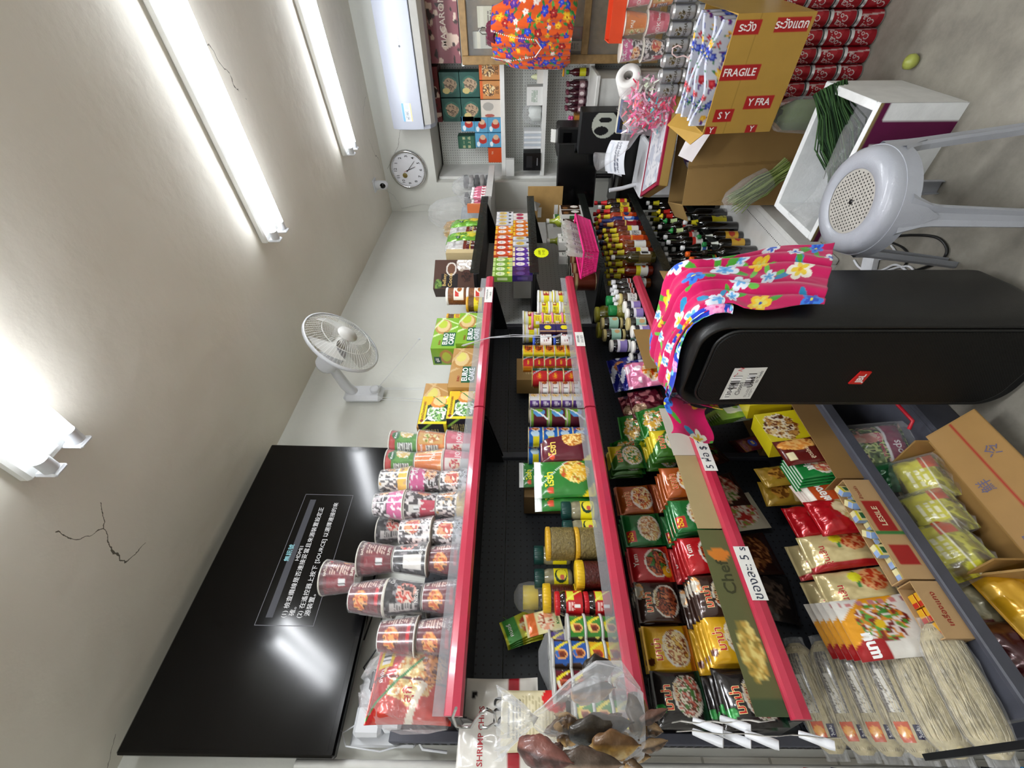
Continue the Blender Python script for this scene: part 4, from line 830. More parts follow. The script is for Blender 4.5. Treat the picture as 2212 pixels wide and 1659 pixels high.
def packs(pr, look, y, xs, z=Z3, lean=-.16, w=0, where='front row'):
    for i, x in enumerate(xs):
        nm = 'front one' if i == 0 else ('%s behind the front' % ORD[i-1] if len(xs) > 2 else 'rear one')
        pr.put((x, y+rnd.uniform(-.006, .006), z+.001), (rnd.uniform(-.03, .03), lean, rnd.uniform(-.08, .08)), '%s, %s, %s' % (look, where, nm), GN)
cols = [(n_wafu, 'black and green noodle packet', .212), (n_yel, 'yellow noodle packet', .335), (n_bro, 'dark brown noodle packet', .458), (n_red, 'red noodle packet', .582), (n_grn, 'green noodle packet', .708), (n_org, 'orange-brown noodle packet', .84), (n_lgt, 'light green noodle packet', 1.02)]
for k, (pr, look, y) in enumerate(cols):
    sh = .0 if k < 4 else .01
    packs(pr, look, y, [.372, .342, .312], Z3, -.14)
    packs(pr, look, y+.005, [.24], Z3, -.05, where='hidden lower layer at the back')
    packs(pr, look, y+.01, [.245, .216, .187] if k % 2 == 0 else [.24, .21], Z3+.14, -.1, where='upper layer at the back')
# loose bags past the packets
def bag(name, w, h, d, bg, ops, m='print_foil', seed=1, wr=.012, texts=(), cat='bag', **k):
    c = Can(bg, *ops)
    for t in texts: c.t(*t)
    return pillow(name, w, h, d, c, m, cat, seed=seed, wr=wr, **k)
b_grn = bag('snack_bag', .16, .15, .06, '#2c7a2c', [('b', -.01, .02, .06, .035, 141, ['#e0b040', '#f0e8d0', '#c88a28', '#3a8a3a', '#f4f4ec'], 60), ('d', .4, 1, -.065, -.05, '#e8e020')], seed=21, texts=[('มาม่า', 0, -.02, .036, '#f0d890', 0, .06), ('มาม่า', 0, -.02, .036, '#c8201c')])
b_grn.put((.33, 1.17, Z3), (0, -.3, .1), 'green noodle bag lying before the white cardboard strip, front one', 'green noodle bags'); b_grn.put((.24, 1.20, Z3+.06), (0, -.35, -.1), 'green noodle bag lying on others at the back, nearest', 'green noodle bags'); b_grn.put((.22, 1.10, Z3+.11), (0, -.45, .1), 'green noodle bag topmost of the green pile', 'green noodle bags')
b_blu = bag('snack_bag', .2, .17, .07, '#1e2280', [('n', 34, .55, 142, '#dfe2f0'), ('n', 60, .8, 148, '#0e1248'), ('e', .03, .03, .03, .03, '#b8723a')], seed=22, wr=.02)
b_blu.put((.30, 1.48, Z3), (0, -.2, .1), 'blue and white foil bag below the wall fan, front', 'blue foil bags'); b_blu.put((.22, 1.58, Z3+.02), (.1, -.2, -.2), 'blue and white foil bag leaning behind the front one', 'blue foil bags')
b_pnk = bag('snack_bag', .15, .16, .05, '#d87aa0', [('n', 40, .5, 143, '#f2d8e4'), ('b', .0, -.03, .05, .04, 144, ['#c8401c', '#e8901c', '#f0e0c0'], 60)], seed=23, wr=.016, texts=[('มาม่า', 0, -.02, .03, '#f0d070')])
b_pnk.put((.36, 1.42, Z3), (0, -.25, -.1), 'pink and white bag with orange lettering near the cardboard strip')
b_dk = bag('snack_bag', .16, .15, .05, '#5c1424', [('n', 50, .66, 145, '#c87a80'), ('b', -.04, .04, .03, .03, 146, ['#8a6a50', '#c8a888'], 60)], seed=24, wr=.016)
b_dk.put((.28, 1.31, Z3), (0, -.2, 0), 'dark red crinkled snack bag beside the blue foil bags', 'dark snack bags'); b_dk.put((.2, 1.36, Z3+.02), (0, -.1, .2), 'dark red crinkled snack bag at the shelf back', 'dark snack bags')
gl = Can('#9fc8b4', ('r', .0, -.04, .03, .04, '#e8ece8'), ('e', -.015, -.005, .012, .014, '#c8a070'), ('l', .004, -.016, .025, .018, 4, '#4a5a50')); gl.h = .05
j_gl = jar('sauce_jar', '#1c1a12', gl, '#b8a870', r=.036, h=.1, lh=.014, lw=.7, ribs=False)
vl = Can('#8a78b8', ('e', .01, .0, .016, .018, '#e8dcc0'), ('r', -.2, .012, .2, .03, '#e8e4ee')); vl.h = .05
j_vl = jar('sauce_jar', '#1a1820', vl, '#e8e4dc', r=.034, h=.09, lh=.013, lw=.7, ribs=False)
wl2 = Can('#e4e4e0', ('l', -.03, -.018, .03, .018, 5, '#5a5a58')); wl2.h = .05; j_wl = jar('sauce_jar', '#3a2a18', wl2, '#c8b878', r=.036, h=.1, lh=.014, lw=.6, ribs=False)
GJ = 'small sauce jars on the third shelf'
for i, (pr, lk, x, y) in enumerate(((j_wl, 'white-labelled jar', .37, 2.0), (j_vl, 'lilac-labelled jar', .375, 1.92), (j_vl, 'lilac-labelled jar', .378, 1.85), (j_gl, 'pale green-labelled jar', .375, 1.77), (j_vl, 'white-capped jar', .38, 1.70), (j_vl, 'white-capped jar', .33, 1.64))):
    pr.put((x-.01, y, Z3), rnd.uniform(-.2, .3), '%s in the front jar row, %s from the small dark bottles' % (lk, ORD[i]), GJ)
for i, (pr, lk, x, y, k) in enumerate(((j_gl, 'pale green-labelled jar', .27, 1.90, 2), (j_gl, 'pale green-labelled jar', .26, 1.81, 2), (j_vl, 'purple-labelled jar', .27, 1.71, 2), (j_vl, 'purple-labelled jar', .25, 1.63, 1))):
    for q in range(k): pr.put((x, y, Z3+q*(.1005 if pr is j_gl else .0905)), rnd.uniform(-.2, .4), '%s in the back jar row, %s stack from the fan side, %s' % (lk, ORD[3-i], ('lower', 'upper')[q]), GJ)
pk = jar('pickle_jar', '#6a6414', None, '#a8a030', r=.055, h=.2, lh=.02, m='liquid', neck=.8, ribs=False); pk2 = jar('pickle_jar', '#8a8430', None, '#1f8a48', r=.045, h=.15, lh=.04, m='food', neck=.6)
pk.put((.20, 2.08, Z3), 0, 'tall jar of yellow-green pickles, farther one', 'tall pickle jars'); pk.put((.17, 1.97, Z3), 0, 'tall jar of yellow-green pickles, nearer one', 'tall pickle jars')
pk2.put((.30, 2.075, Z3+.0), 0, 'green-capped bag-wrapped pickle jar by the pickle jars', 'green-capped pickle jars'); pk2.put((.30, 2.0-.02, Z3), 0, 'green-capped pickle jar beside the wrapped one', 'green-capped pickle jars')
# cardboard guards standing inside the rail
def strip(name, label, y0, y1, h, col, texts=(), ops=()):
    b = MB('print_card'); c = Can(col, *ops)
    for t in texts: c.t(*t)
    b.surf(plane_s((.0012, 0, h/2), (0, 1, 0), (0, 0, 1)), y1-y0, h, 60, 12, c, smooth=False); b.box((-.0012, -(y1-y0)/2, 0), (.001, (y1-y0)/2, h), col)
    tag(b.build(name, None, (X1-.006, (y0+y1)/2, Z3+.0)), label, 'cardboard')
strip('cardboard_strip', 'white cardboard strip standing inside the third red rail', .93, 1.16, .085, '#c9c3b6')
strip('cardboard_strip', 'tan cardboard strip in the middle of the third red rail', .645, .928, .082, '#a9966c')
strip('cardboard_strip', 'olive printed cardboard strip at the near end of the third rail', .165, .64, .085, '#5c5e3a', [('Chef', .09, -.002, .05, '#3a3c24')], [('b', -.1, .0, .07, .03, 151, ['#d8c878', '#b89848', '#8a7a38'], 60), ('e', .16, 0, .02, .03, '#c8782a'), ('r', -.26, -.1, -.2, .1, '#3f5034')])
strip('cardboard_strip', 'brown cardboard flap at the far part of the third rail', 1.40, 1.68, .09, '#9a7a48')

# ---------------------------------------------------------------- fourth shelf
GH = 'hanging food packs at the back of the fourth shelf'
pics = [('#3a1c18', ['#5a2418', '#8a3c28', '#2a120e', '#4a7a30']), ('#3c2420', ['#8a3028', '#c8806a', '#e0c8b0', '#6a8a3c']), ('#c8c0a8', ['#b8302c', '#e8dcc8', '#c86a5a', '#8a9a40']), ('#2c1814', ['#7a4a28', '#4a2414', '#a86a3c']), ('#1e1a1a', ['#3a302c', '#5a4a40', '#241c1a'])]
hp = [pillow('food_pack', .17, .19, .02, Can(bg, ('b', 0, 0, .07, .075, 160+i, cs, 55), ('r', -.085, .075, .085, .1, bg)), 'print_gloss', seed=30+i, nx=26, ny=30) for i, (bg, cs) in enumerate(pics)]
for i, (pr, y, z, rx, nm) in enumerate(((hp[0], 1.19, .63, .35, 'dark pack with red stew picture'), (hp[1], .98, .6, .1, 'small dark red pack'), (hp[2], .88, .56, .12, 'pack with red and white prawn picture'), (hp[3], .70, .58, .03, 'dark pack with fried meat picture'), (hp[4], .53, .58, -.2, 'black patterned pack'))):
    pr.put((.095, y, z), (rx, -.05, .1), nm+' hanging at the back of the fourth shelf', GH)
hk = MB('steel')
for y, z in ((1.2, .83), (.98, .8), (.88, .76), (.70, .78), (.53, .78)): hk = MB('steel'); hk.tube([(.056, y, z), (.14, y, z+.002), (.15, y, z+.01)], .002, 6); tag(hk.build('peg_hook'), 'short metal peg hook %s' % {1.2: 'holding the stew pack', .98: 'holding the small dark red pack', .88: 'holding the prawn pack', .70: 'holding the fried meat pack', .53: 'holding the black patterned pack'}[y], 'hook')
# long cardboard tray with boxes
def tray(name, label, x0, x1, y0, y1, z, h, col, texts=(), t=.003, cat='box', th=None, ops=()):
    o = thing(name, ((x0+x1)/2, (y0+y1)/2, z), 0, label, cat); w, d = y1-y0, x1-x0; b = MB('print_card')
    c = Can(col, *ops)
    for q in texts: c.t(*q)
    b.surf(plane_s((d/2, 0, h/2), (0, 1, 0), (0, 0, 1)), w, h, 60, 16, c, smooth=False); b.box((d/2-t, -w/2, 0), (d/2-.0003, w/2, h), col)
    b.box((-d/2, -w/2, 0), (-d/2+t, w/2, h), col); b.box((-d/2+t, -w/2, 0), (d/2-t, -w/2+t, h), col); b.box((-d/2+t, w/2-t, 0), (d/2-t, w/2, h), col); b.box((-d/2+t, -w/2+t, 0), (d/2-t, w/2-t, t), col)
    b.build('tray', o); return o
tray('cardboard_tray', 'long plain cardboard tray under the yellow and green packs', .30, .468, .79, 1.42, Z4, .09, '#8c6c40', [('8/12', .05, .02, .03, '#2a2018')])
yc = Can('#d8c81c', ('b', .0, .02, .065, .06, 171, ['#c89048', '#7a4018', '#e8c88a', '#f4e8d0', '#5a2c14'], 60), ('r', -.08, -.1, .08, -.06, '#d0bc18')); yb = carton('food_carton', .16, .08, .17, yc, Can('#c8b418', ('b', 0, 0, .03, .05, 172, ['#8a5a28', '#d8b070'], 60)), None, m='print_gloss')
yc2 = Can('#d8c81c', ('b', .0, .02, .06, .06, 173, ['#b8381c', '#7a2010', '#d86a30'], 60)); yb2 = carton('food_carton', .15, .08, .17, yc2, Can('#c8b418'), None, m='print_gloss')
yb.put((.385, 1.06, Z4+.02), (0, -.18, .12), 'yellow carton with two bowls of brown food in the cardboard tray'); yb2.put((.375, 1.26, Z4+.02), (0, -.18, .05), 'yellow carton with red food half hidden by the black speaker')
gp = nood('#1f7a38', '#e8e8e0', ['#e8d8b8', '#c85a4a', '#d8a870'], None, seed=174); gp.ops += [('r', -.07, -.03, -.066, .07, '#e8f0e4'), ('r', -.07, .06, .07, .064, '#e8f0e4')]; gp.t('ฟองดู', .01, .02, .034, '#f4f0e8', bold=.04)
n_gp = pillow('seasoning_packet', .12, .14, .012, gp, 'print_gloss', seed=41, cat='packet')
rp = Can('#b84a20', ('r', -.07, .05, .07, .07, '#f0e8dc'), ('b', .03, -.04, .03, .03, 175, ['#c85a28', '#e8a868'], 60)); rp.t('ฟองดู', .0, .02, .034, '#f4f0e8', bold=.04); n_rp = pillow('seasoning_packet', .12, .14, .012, rp, 'print_gloss', seed=42, cat='packet')
mp = Can('#5c1c18', ('b', .03, .0, .03, .06, 176, ['#d88a38', '#e8b060', '#a85a20'], 50), ('r', -.045, .03, -.01, .055, '#e8dcb0')); mp.t('สูตรใหม่', -.02, -.02, .018, '#e0c8a8'); n_mp = pillow('seasoning_packet', .12, .14, .02, mp, 'print_gloss', seed=43, cat='packet')
for i in range(5): n_gp.put((.43-.013*i, .885-.004*i, Z4+.03), (0, -.22, .15), 'green seasoning packet in the tray, %s from the front' % ORD[i], 'green seasoning packets')
n_mp.put((.445, .93, Z4+.06), (0, -.22, .15), 'maroon and orange packet in front of the green seasoning packets')
for i in range(4): n_rp.put((.40-.014*i, .80+.004*i, Z4+.012), (.1, -.25, .15), 'orange-red seasoning packet beside the green ones, %s from the front' % ORD[i], 'orange-red seasoning packets')
go = bag('gold_pouch', .1, .15, .03, '#a8862c', [('b', .0, .01, .03, .03, 177, ['#7a4a1c', '#c89038'], 60), ('r', -.04, -.05, .02, -.03, '#e0c88a')], seed=44, wr=.01)
go.put((.30, .92, Z4+.07), (0, -.2, .2), 'gold spice pouch behind the green packets, front one', 'gold spice pouches'); go.put((.26, .86, Z4+.07), (0, -.1, -.1), 'gold spice pouch behind the green packets, rear one', 'gold spice pouches')
gs = bag('striped_sachet', .09, .17, .012, '#8ab84a', [('n', 30, .5, 178, '#e8efe0'), ('r', -.05, -.09, .05, -.05, '#e4eadc')], seed=45, wr=.003)
for i in range(6): gs.put((.2+.02*i, 1.30-.01*i, Z4+.1), (0, -.2, .3), 'pale green striped sachet by the speaker, %s from the back' % ORD[i], 'pale green sachets')
tray('cardboard_tray', 'small cardboard riser under the pale green sachets', .16, .297, 1.10, 1.42, Z4, .098, '#7c6038')
mr_ = bag('maroon_sachet', .085, .12, .012, '#4c1420', [('e', 0, .01, .025, .015, '#2a3a8a')], seed=46, wr=.003, texts=[('เลย', 0, .01, .016, '#e8d020')])
for i in range(4): mr_.put((.21+.018*i, 1.14-.012*i, Z4+.1), (.1, -.2, .3), 'maroon sachet with a yellow word, %s from the back' % ORD[i], 'maroon sachets')
rn = bag('noodle_bundle', .13, .17, .06, '#b0121c', [('b', .01, -.03, .05, .04, 179, ['#e0d0a0', '#c8b070', '#e8dcb8'], 60), ('e', .02, .0, .02, .02, '#e8d8b0'), ('e', .03, -.055, .012, .012, '#d8d82a')], seed=47, wr=.012)
rn.put((.40, .70, Z4), (0, -.2, .1), 'red-topped noodle bundle beside the seasoning tray, front', 'red noodle bundles'); rn.put((.32, .72, Z4+.03), (0, -.2, .1), 'red-topped noodle bundle beside the seasoning tray, rear', 'red noodle bundles')
vn = bag('noodle_bundle', .12, .2, .055, '#cdbb86', [('r', -.07, -.11, -.045, .11, '#a8181c'), ('b', .02, -.045, .035, .035, 180, ['#c85a28', '#e0a068', '#b83a20'], 60), ('r', .0, -.01, .05, .004, '#2f7a34'), ('e', .03, .0, .016, .016, '#e0dc28')], seed=48, wr=.008, texts=[('วุ้นเส้น', -.02, .05, .024, '#b0202a')])
for i, (x, y) in enumerate(((.41, .595), (.405, .475), (.33, .60), (.325, .48))): vn.put((x-.04, y+.01, Z4+.02), (0, -.35, .05), 'cream and red glass noodle pack, %s' % ['front far one', 'front near one', 'rear far one', 'rear near one'][i], 'glass noodle packs')
wp = Can('#e8e4dc', ('r', -.2, .02, -.03, .12, '#a8161c'), ('d', 1, .8, .03, .1, '#e8a020'), ('b', .015, -.0, .055, .06, 181, ['#3f8a30', '#7a2420', '#e8dcd8', '#d88a28', '#5aa03c', '#8a3020'], 55), ('l', .06, -.09, .075, .08, 6, '#c88080'), ('e', .005, .01, .012, .012, '#e8c01c')); wp.t('แทน', -.045, .06, .036, '#ffffff', PI/2*0, .05)
n_wp = pillow('salad_noodle_pack', .16, .2, .02, wp, 'print_foil', seed=49)
n_wp.put((.40, .375, Z4+.03), (0, -.3, .1), 'white and red pack with a salad picture, frontmost', 'salad picture packs')
for i in range(4): n_wp.put((.36-.03*i, .385+.008*i, Z4+.03), (0, -.25, .15), 'silver-edged salad pack behind the frontmost, %s back' % ORD[i], 'salad picture packs')
# display cartons with small cubes
tray('display_carton', 'printed display carton of cream and blue stock cubes on the shelf edge', .425, .482, .46, .775, Z4, .085, '#b8966a', [('LESILE', .03, .0, .024, '#e8d8b0'), ('ข้าวเปล่า', .11, .02, .014, '#8a2a20')], ops=[('r', -.02, -.03, .08, .03, '#a02420'), ('r', -.12, -.03, -.06, .03, '#a02420'), ('d', 1, 0, -.03, -.02, '#3a7a3c')])
tray('display_carton', 'printed display carton of yellow and red cubes nearest the vermicelli', .425, .482, .315, .455, Z4, .075, '#b8966a', [('เครื่องแกง', 0, .0, .02, '#9a2a20')])
cb = Can('#e6dca0', ('r', -.01, -.012, .01, .002, '#2f6a40'), ('r', -.03, .005, .03, .012, '#e8d81c')); cube = carton('stock_cube', .034, .02, .03, cb, Can('#8aa8d8'), Can('#e8dfa8', ('r', -.017, -.01, .0, .01, '#9ab4e0')), res=.002)
cb2 = Can('#e0c82c', ('r', -.02, .004, .02, .02, '#b82c1c'), ('r', -.006, -.01, .006, .0, '#3a2a18')); cube2 = carton('stock_cube', .034, .02, .03, cb2, Can('#b83a20'), Can('#d8a020', ('r', -.017, -.01, -.004, .01, '#b82c1c')), res=.002)
for i in range(8):
    for k in range(2):
        for q in range(2): cube.put((.441+.024*q, .485+.036*i, Z4+.0035+.031*k+(.0 if q else .0)), 0, 'cream and blue stock cube, %s from the vermicelli, %s layer, %s row' % (ORD[i], ('lower', 'upper')[k], ('back', 'front')[q]), 'stock cubes in the larger carton')
for i in range(3):
    for k in range(2):
        for q in range(2): cube2.put((.441+.024*q, .34+.037*i, Z4+.0035+.031*k), 0, 'yellow and red stock cube, %s from the vermicelli, %s layer, %s row' % (ORD[i], ('lower', 'upper')[k], ('back', 'front')[q]), 'stock cubes in the smaller carton')
for i, (y, c_) in enumerate(((.75, 0), (.70, .3), (.66, -.4), (.60, .5), (.55, -.3))): cube.put((.452+.006*(i % 2), y, Z4+.066), (0, 0, c_+.4), 'loose stock cube lying on the carton pile, %s from the tray' % ORD[i], 'loose stock cubes')
# vermicelli bundles in long clear bags
def vermi(seed, label=True):
    t = thing('vermicelli_bag'); r = .045; Lh = .27; b = MB('food_strand'); q = random.Random(seed)
    def prof(y): return r*max(.12, (1-abs(2*y/Lh)**5))**.5
    n = 20; m_ = 26; V = []
    for j in range(m_+1):
        y = -Lh/2+Lh*j/m_
        for i in range(n): a = 2*PI*i/n; k = prof(y)*(1+.03*math.sin(5*a+seed)+.02*math.sin(y*60+seed)); V.append((k*.72*math.cos(a), y, r*.0+k*1.05*math.sin(a)))
    F_ = [(j*n+i, (j+1)*n+i, (j+1)*n+(i+1) % n, j*n+(i+1) % n) for j in range(m_) for i in range(n)]
    b.add(V, F_, '#c4b68e', smooth=True); b.add(V[:n], [tuple(range(n))], '#d9cfae'); b.add(V[-n:], [tuple(range(n))[::-1]], '#d9cfae')
    for k in range(46):      # loose strands looping along the bundle
        a = q.uniform(-.9, 1.9); P = []
        for j in range(9):
            y = -Lh*.46+Lh*.92*j/8; kk = prof(y)*(1.01+.02*math.sin(j*1.3+k)); P.append((kk*.72*math.cos(a+.1*math.sin(j+k)), y, kk*1.05*math.sin(a+.1*math.sin(j+k))))
        b.tube(P, .0011, 4, lin('#d8ccaa') if k % 3 else lin('#94865f'), cap=False)
    b.build('noodles', t)
    if label:
        c = Can('#8f887c', ('l', -.1, -.02, .1, .022, 7, '#4c463e'), ('l', -.1, -.02, .02, .022, 11, '#d8d4c8')); L_ = MB('print_gloss')
        def S(u, v): a = .55+v/.04; k = prof(u)*1.035; return (k*.72*math.cos(a), u, k*1.05*math.sin(a)), (math.cos(a), 0, math.sin(a))
        c2 = Can('#c8501c', ('e', 0, 0, .012, .011, '#e8a030')); L_.surf(lambda u, v: S(u+.03, v), .15, .034, 50, 10, c); L_.surf(lambda u, v: S(u-.085, v), .042, .028, 14, 8, c2, off=.0005)
        L_.surf(lambda u, v: S(u-.085, v-.028), .03, .016, 10, 5, Can('#1c1640'), off=.0008); L_.text(lambda u, v: S(u-.085, v-.028), 'วุ้นเส้น', 0, 0, .009, '#fff', off=.0014); L_.build('printed_label', t)
    f = MB('clear_bag'); V = []
    for j in range(13):
        y = -Lh*.56+Lh*1.12*j/12
        for i in range(n):
            a = 2*PI*i/n; k = prof(max(-Lh*.47, min(Lh*.47, y)))*(1.09+.05*math.sin(i*2.7+j*1.9)) if 0 < j < 12 else .022*(1+.3*math.sin(i*3)); V.append((k*.74*math.cos(a), y, k*1.08*math.sin(a)))
    f.add(V, [(j*n+i, (j+1)*n+i, (j+1)*n+(i+1) % n, j*n+(i+1) % n) for j in range(12) for i in range(n)], smooth=False); f.build('clear_bag', t)
    return Proto(t, 'noodles')
mat('food_strand', None, .6, var=.35, scale=60, bump=.6, bscale=120, spec=.3)
v1 = vermi(1); v2 = vermi(2, False)
GV = 'long clear bags of vermicelli'
P_ = [(.115, .655, v1, 'printed vermicelli bag against the back panel, highest'), (.165, .60, v1, 'printed vermicelli bag, second from the back'), (.225, .565, v1, 'printed vermicelli bag in the middle of the pile'), (.285, .53, v1, 'printed vermicelli bag next to the plain ones'), (.345, .49, v2, 'plain vermicelli bag, second from the shelf edge'), (.425, .455, v2, 'plain vermicelli bag nearest the shelf edge')]
for i, (x, z, pr, lb) in enumerate(P_): pr.put((x, .225-.006*i+.03, z), (0, -.35, -.05-.02*i), lb, GV)
Q_ = [(.11, .555), (.11, .455), (.185, .505), (.20, .448), (.275, .445), (.345, .443)]
for i, (x, z) in enumerate(Q_[:5]): v2.put((x, .26, z-.0), (0, 0, 0), 'plain vermicelli bag in the hidden bottom layer, %s from the back' % ORD[i], GV)
# ---------------------------------------------------------------- second shelving unit with sauces and milk
V0, V1 = 2.185, 3.30
U = [(1.806, .415), (1.462, .415), (1.078, .43), (.703, .43), (.335, .43)]
def unit2():
    t = thing('display_shelving', (0, 0, 0), 0, 'farther shelving unit with smoked glass shelf fronts holding milk cartons and sauce bottles', 'shelving')
    b = MB('peg_grey'); b.box((.03, V0, .1), (.04, V1, 1.85)); b.build('back_panel', t)
    for y in (V0-.0, V1-.025): u = MB('grey_white'); u.box((.008, y, 0), (.03, y+.025, 1.9)); u.build('upright', t)
    for z, x in U:
        s = MB('black_metal'); s.box((.042, V0, z-.022), (x-.004, V1, z), ch=.003); s.box((x-.006, V0, z-.035), (x, V1, z-.002), ch=.002)
        for y in (V0, V1-.006): s.add([(.042, y+d, z-.022) for d in (0, .004)]+[(x-.03, y+d, z-.022) for d in (0, .004)]+[(.042, y+d, z-.12) for d in (0, .004)], [(0, 2, 4), (1, 5, 3), (2, 3, 5, 4), (0, 1, 3, 2)])
        so = s.build('shelf_board', t); g = MB('dark_glass'); g.box((x+.001, V0+.002, z-.035), (x+.006, V1-.002, z+.018), ch=.001); g.build('glass_front', so)
    d = MB('white_metal'); d.box((.03, V0-.02, .06), (.63, 3.03, .12), ch=.003); d.box((.56, V0-.3, .06), (.63, V0-.02, .12), ch=.003); d.box((.63, V0-.3, .0), (.66, 3.03, .135), ch=.006); d.box((.6, V0-.3, 0), (.63, 3.03, .06))
    for i in range(60):
        d.box((.575, V0-.27+i*.018, .1195), (.579, V0-.262+i*.018, .1208), '#222', m='black_plastic')
    d.build('base_deck', t)
unit2()
def uy(py, x=.38): return yy(py, x)
ZT = U[0][0]
def pch(bg, ops, texts=(), seed=50, w=.13, h=.2, d=.05): return bag('drink_pouch', w, h, d, bg, ops, 'print_foil', seed=seed, wr=.006, texts=texts, cat='pouch')
po_g = pch('#6aa82c', [('b', .01, .0, .05, .06, 201, ['#3f8a28', '#8fc83c', '#d8e04a', '#5a9a30'], 50), ('b', .02, -.06, .05, .03, 202, ['#e8d83a', '#d8e88a'], 50), ('e', -.03, .03, .02, .016, '#1c5a30')], [('มะนาว', -.03, .03, .014, '#fff')], 51, .15, .23)
po_w = pch('#d8d6d2', [('r', -.08, -.11, .08, -.02, '#5a1420'), ('n', 90, .6, 203, '#c8c2bc'), ('r', -.08, -.03, .08, -.01, '#7a3020'), ('d', 0, 1, -.06, -.055, '#e8c83a')], [('COCONO', .0, .05, .02, '#8a8a88')], 52, .13, .22, .035)
po_g.put((.345, 3.02, ZT), (0, -.1, .15), 'green lime drink pouch next to the golden bag', 'green lime pouches'); po_g.put((.355, 2.77, ZT), (0, -.1, .0), 'green lime drink pouch between the two silver pouches', 'green lime pouches')
po_g.put((.2, 2.95, ZT+.0), (0, .0, .1), 'green lime drink pouch with white edge at the back', 'green lime pouches', scale=(1, 1, 1.15))
po_w.put((.35, 2.87, ZT), (0, -.05, .0), 'silver and maroon coffee pouch, farther one', 'silver coffee pouches'); po_w.put((.355, 2.65, ZT), (0, -.05, .0), 'silver and maroon coffee pouch, nearer one', 'silver coffee pouches')
mc = carton('maroon_box', .07, .09, .2, Can('#5a141c'), None, None); mc.put((.24, 2.78, ZT), 0, 'slim maroon box behind the silver pouches')
bc = carton('beige_box', .05, .2, .2, Can('#c8b488'), None, None); bc.put((.28, 2.52, ZT), 0, 'slim beige box beside the dark cocoa box')
oc = carton('orange_packet', .05, .06, .12, Can('#d8703c', ('d', 1, 0, .01, .014, '#f0d8a0')), None, None); oc.put((.37, 3.2, ZT), .2, 'small orange packet at the far end of the second unit top')
gb = thing('twisted_bag', (.22, 3.15, ZT), 0, 'golden translucent bag twisted shut on top of the far shelf', 'bag')
f = MB('yellow_bag')
def blob(mb, prof, n=24, amp=.08, c=(0, 0, 0), sy=1, seed=0, smooth=False, col='#ccc', m=None):
    V = []
    for j, (r, z) in enumerate(prof):
        for i in range(n):
            a = 2*PI*i/n; q = r*(1+amp*math.sin(i*2.3+j*1.3+seed)+amp*.6*math.sin(i*5.1+j*2.1+seed)); V.append((c[0]+q*math.cos(a), c[1]+q*sy*math.sin(a), c[2]+z+amp*.1*math.sin(i*1.7+j)))
    return mb.add(V, [(j*n+i, j*n+(i+1) % n, (j+1)*n+(i+1) % n, (j+1)*n+i) for j in range(len(prof)-1) for i in range(n)], col, m, smooth)
blob(f, [(.03, 0), (.06, .01), (.065, .06), (.03, .11), (.014, .14), (.04, .18), (.07, .22), (.06, .27), (.03, .3)], amp=.16); f.build('bag_film', gb)
f = MB('yellow_bag'); blob(f, [(.01, .002), (.035, .02), (.045, .05), (.03, .08), (.01, .1)], amp=.1, smooth=True, col='#c89028', m='painted_plastic'); f.build('contents', gb)
tb = MB('painted_plastic'); tb.lathe([(.016, .13), (.018, .14), (.016, .15)], 14, '#b8781c'); tb.build('tie', gb)
# milk cartons
def milk(bg, w=.05, d=.04, h=.118, c1='#f0e8e0', c2='#d8e0f0', dot='#e8b830', top=None):
    c = Can(bg, ('e', .0, .012, .02, .026, c1), ('l', -.012, .0, .014, .03, 4, '#4a4a8a'), ('r', -.025, -.059, .025, -.035, dot if top is None else bg), ('e', .012, -.036, .01, .01, c2), ('r', -.025, .045, .025, .06, dot))
    return carton('milk_carton', w, d, h, c, Can(bg, ('r', -.01, -.03, .01, .03, c1)), Can(bg), m='print_gloss', res=.003)
mk_o = milk('#e07a2c'); mk_r = milk('#cc4a2c', dot='#e8a848'); mk_p = milk('#5a3a9c', dot='#e8d8a8'); mk_dp = milk('#2c1c58', c1='#4a3a78', c2='#3a2a68', dot='#2c1c58'); mk_k = milk('#e4dcd8', c1='#b8283c', c2='#e8e0dc', dot='#e8e0d8')
mk_y = milk('#c9ccd4', c1='#d8b848', c2='#2a2a2c', dot='#dfe0e2'); mk_g = milk('#7aa83a', c1='#d8e8b0', c2='#e8d83a', dot='#b8d080')
GM = 'drink cartons on the second shelf of the far unit'; Z5 = U[1][0]
def mrow(pr, look, ys, x, z, row):
    for i, y in enumerate(ys): pr.put((x, y, z), rnd.uniform(-.03, .03), '%s drink carton, %s, %s from the far end of its colour' % (look, row, ORD[i]), GM)
lower = [(mk_k, 'pink oval', [3.0, 2.945]), (mk_o, 'orange', [2.885, 2.825, 2.765, 2.705]), (mk_y, 'silver and gold', [2.64, 2.57]), (mk_p, 'purple', [2.49, 2.43, 2.37, 2.31]), (mk_dp, 'dark purple', [2.255, 2.205])]
for pr, lk, ys in lower:
    mrow(pr, lk, ys, .385, Z5, 'lower layer')
up = [(mk_y, 'silver and gold', [3.03, 2.975, 2.92, 2.865]), (mk_o, 'orange', [2.80, 2.74]), (mk_r, 'red-orange', [2.66, 2.59, 2.52, 2.45])]
for pr, lk, ys in up: mrow(pr, lk, ys, .383, Z5+.1185, 'upper layer')
mrow(mk_g, 'green', [2.39, 2.335, 2.28, 2.225], .37, Z5+.1185, 'upper layer')
for z in (.12,):
    sb = carton('carton_case', .7, .22, .115, Can('#c8c4bc'), None, None); sb.put((.22, 2.74, Z5), 0, 'pale case behind the drink cartons on the far unit')
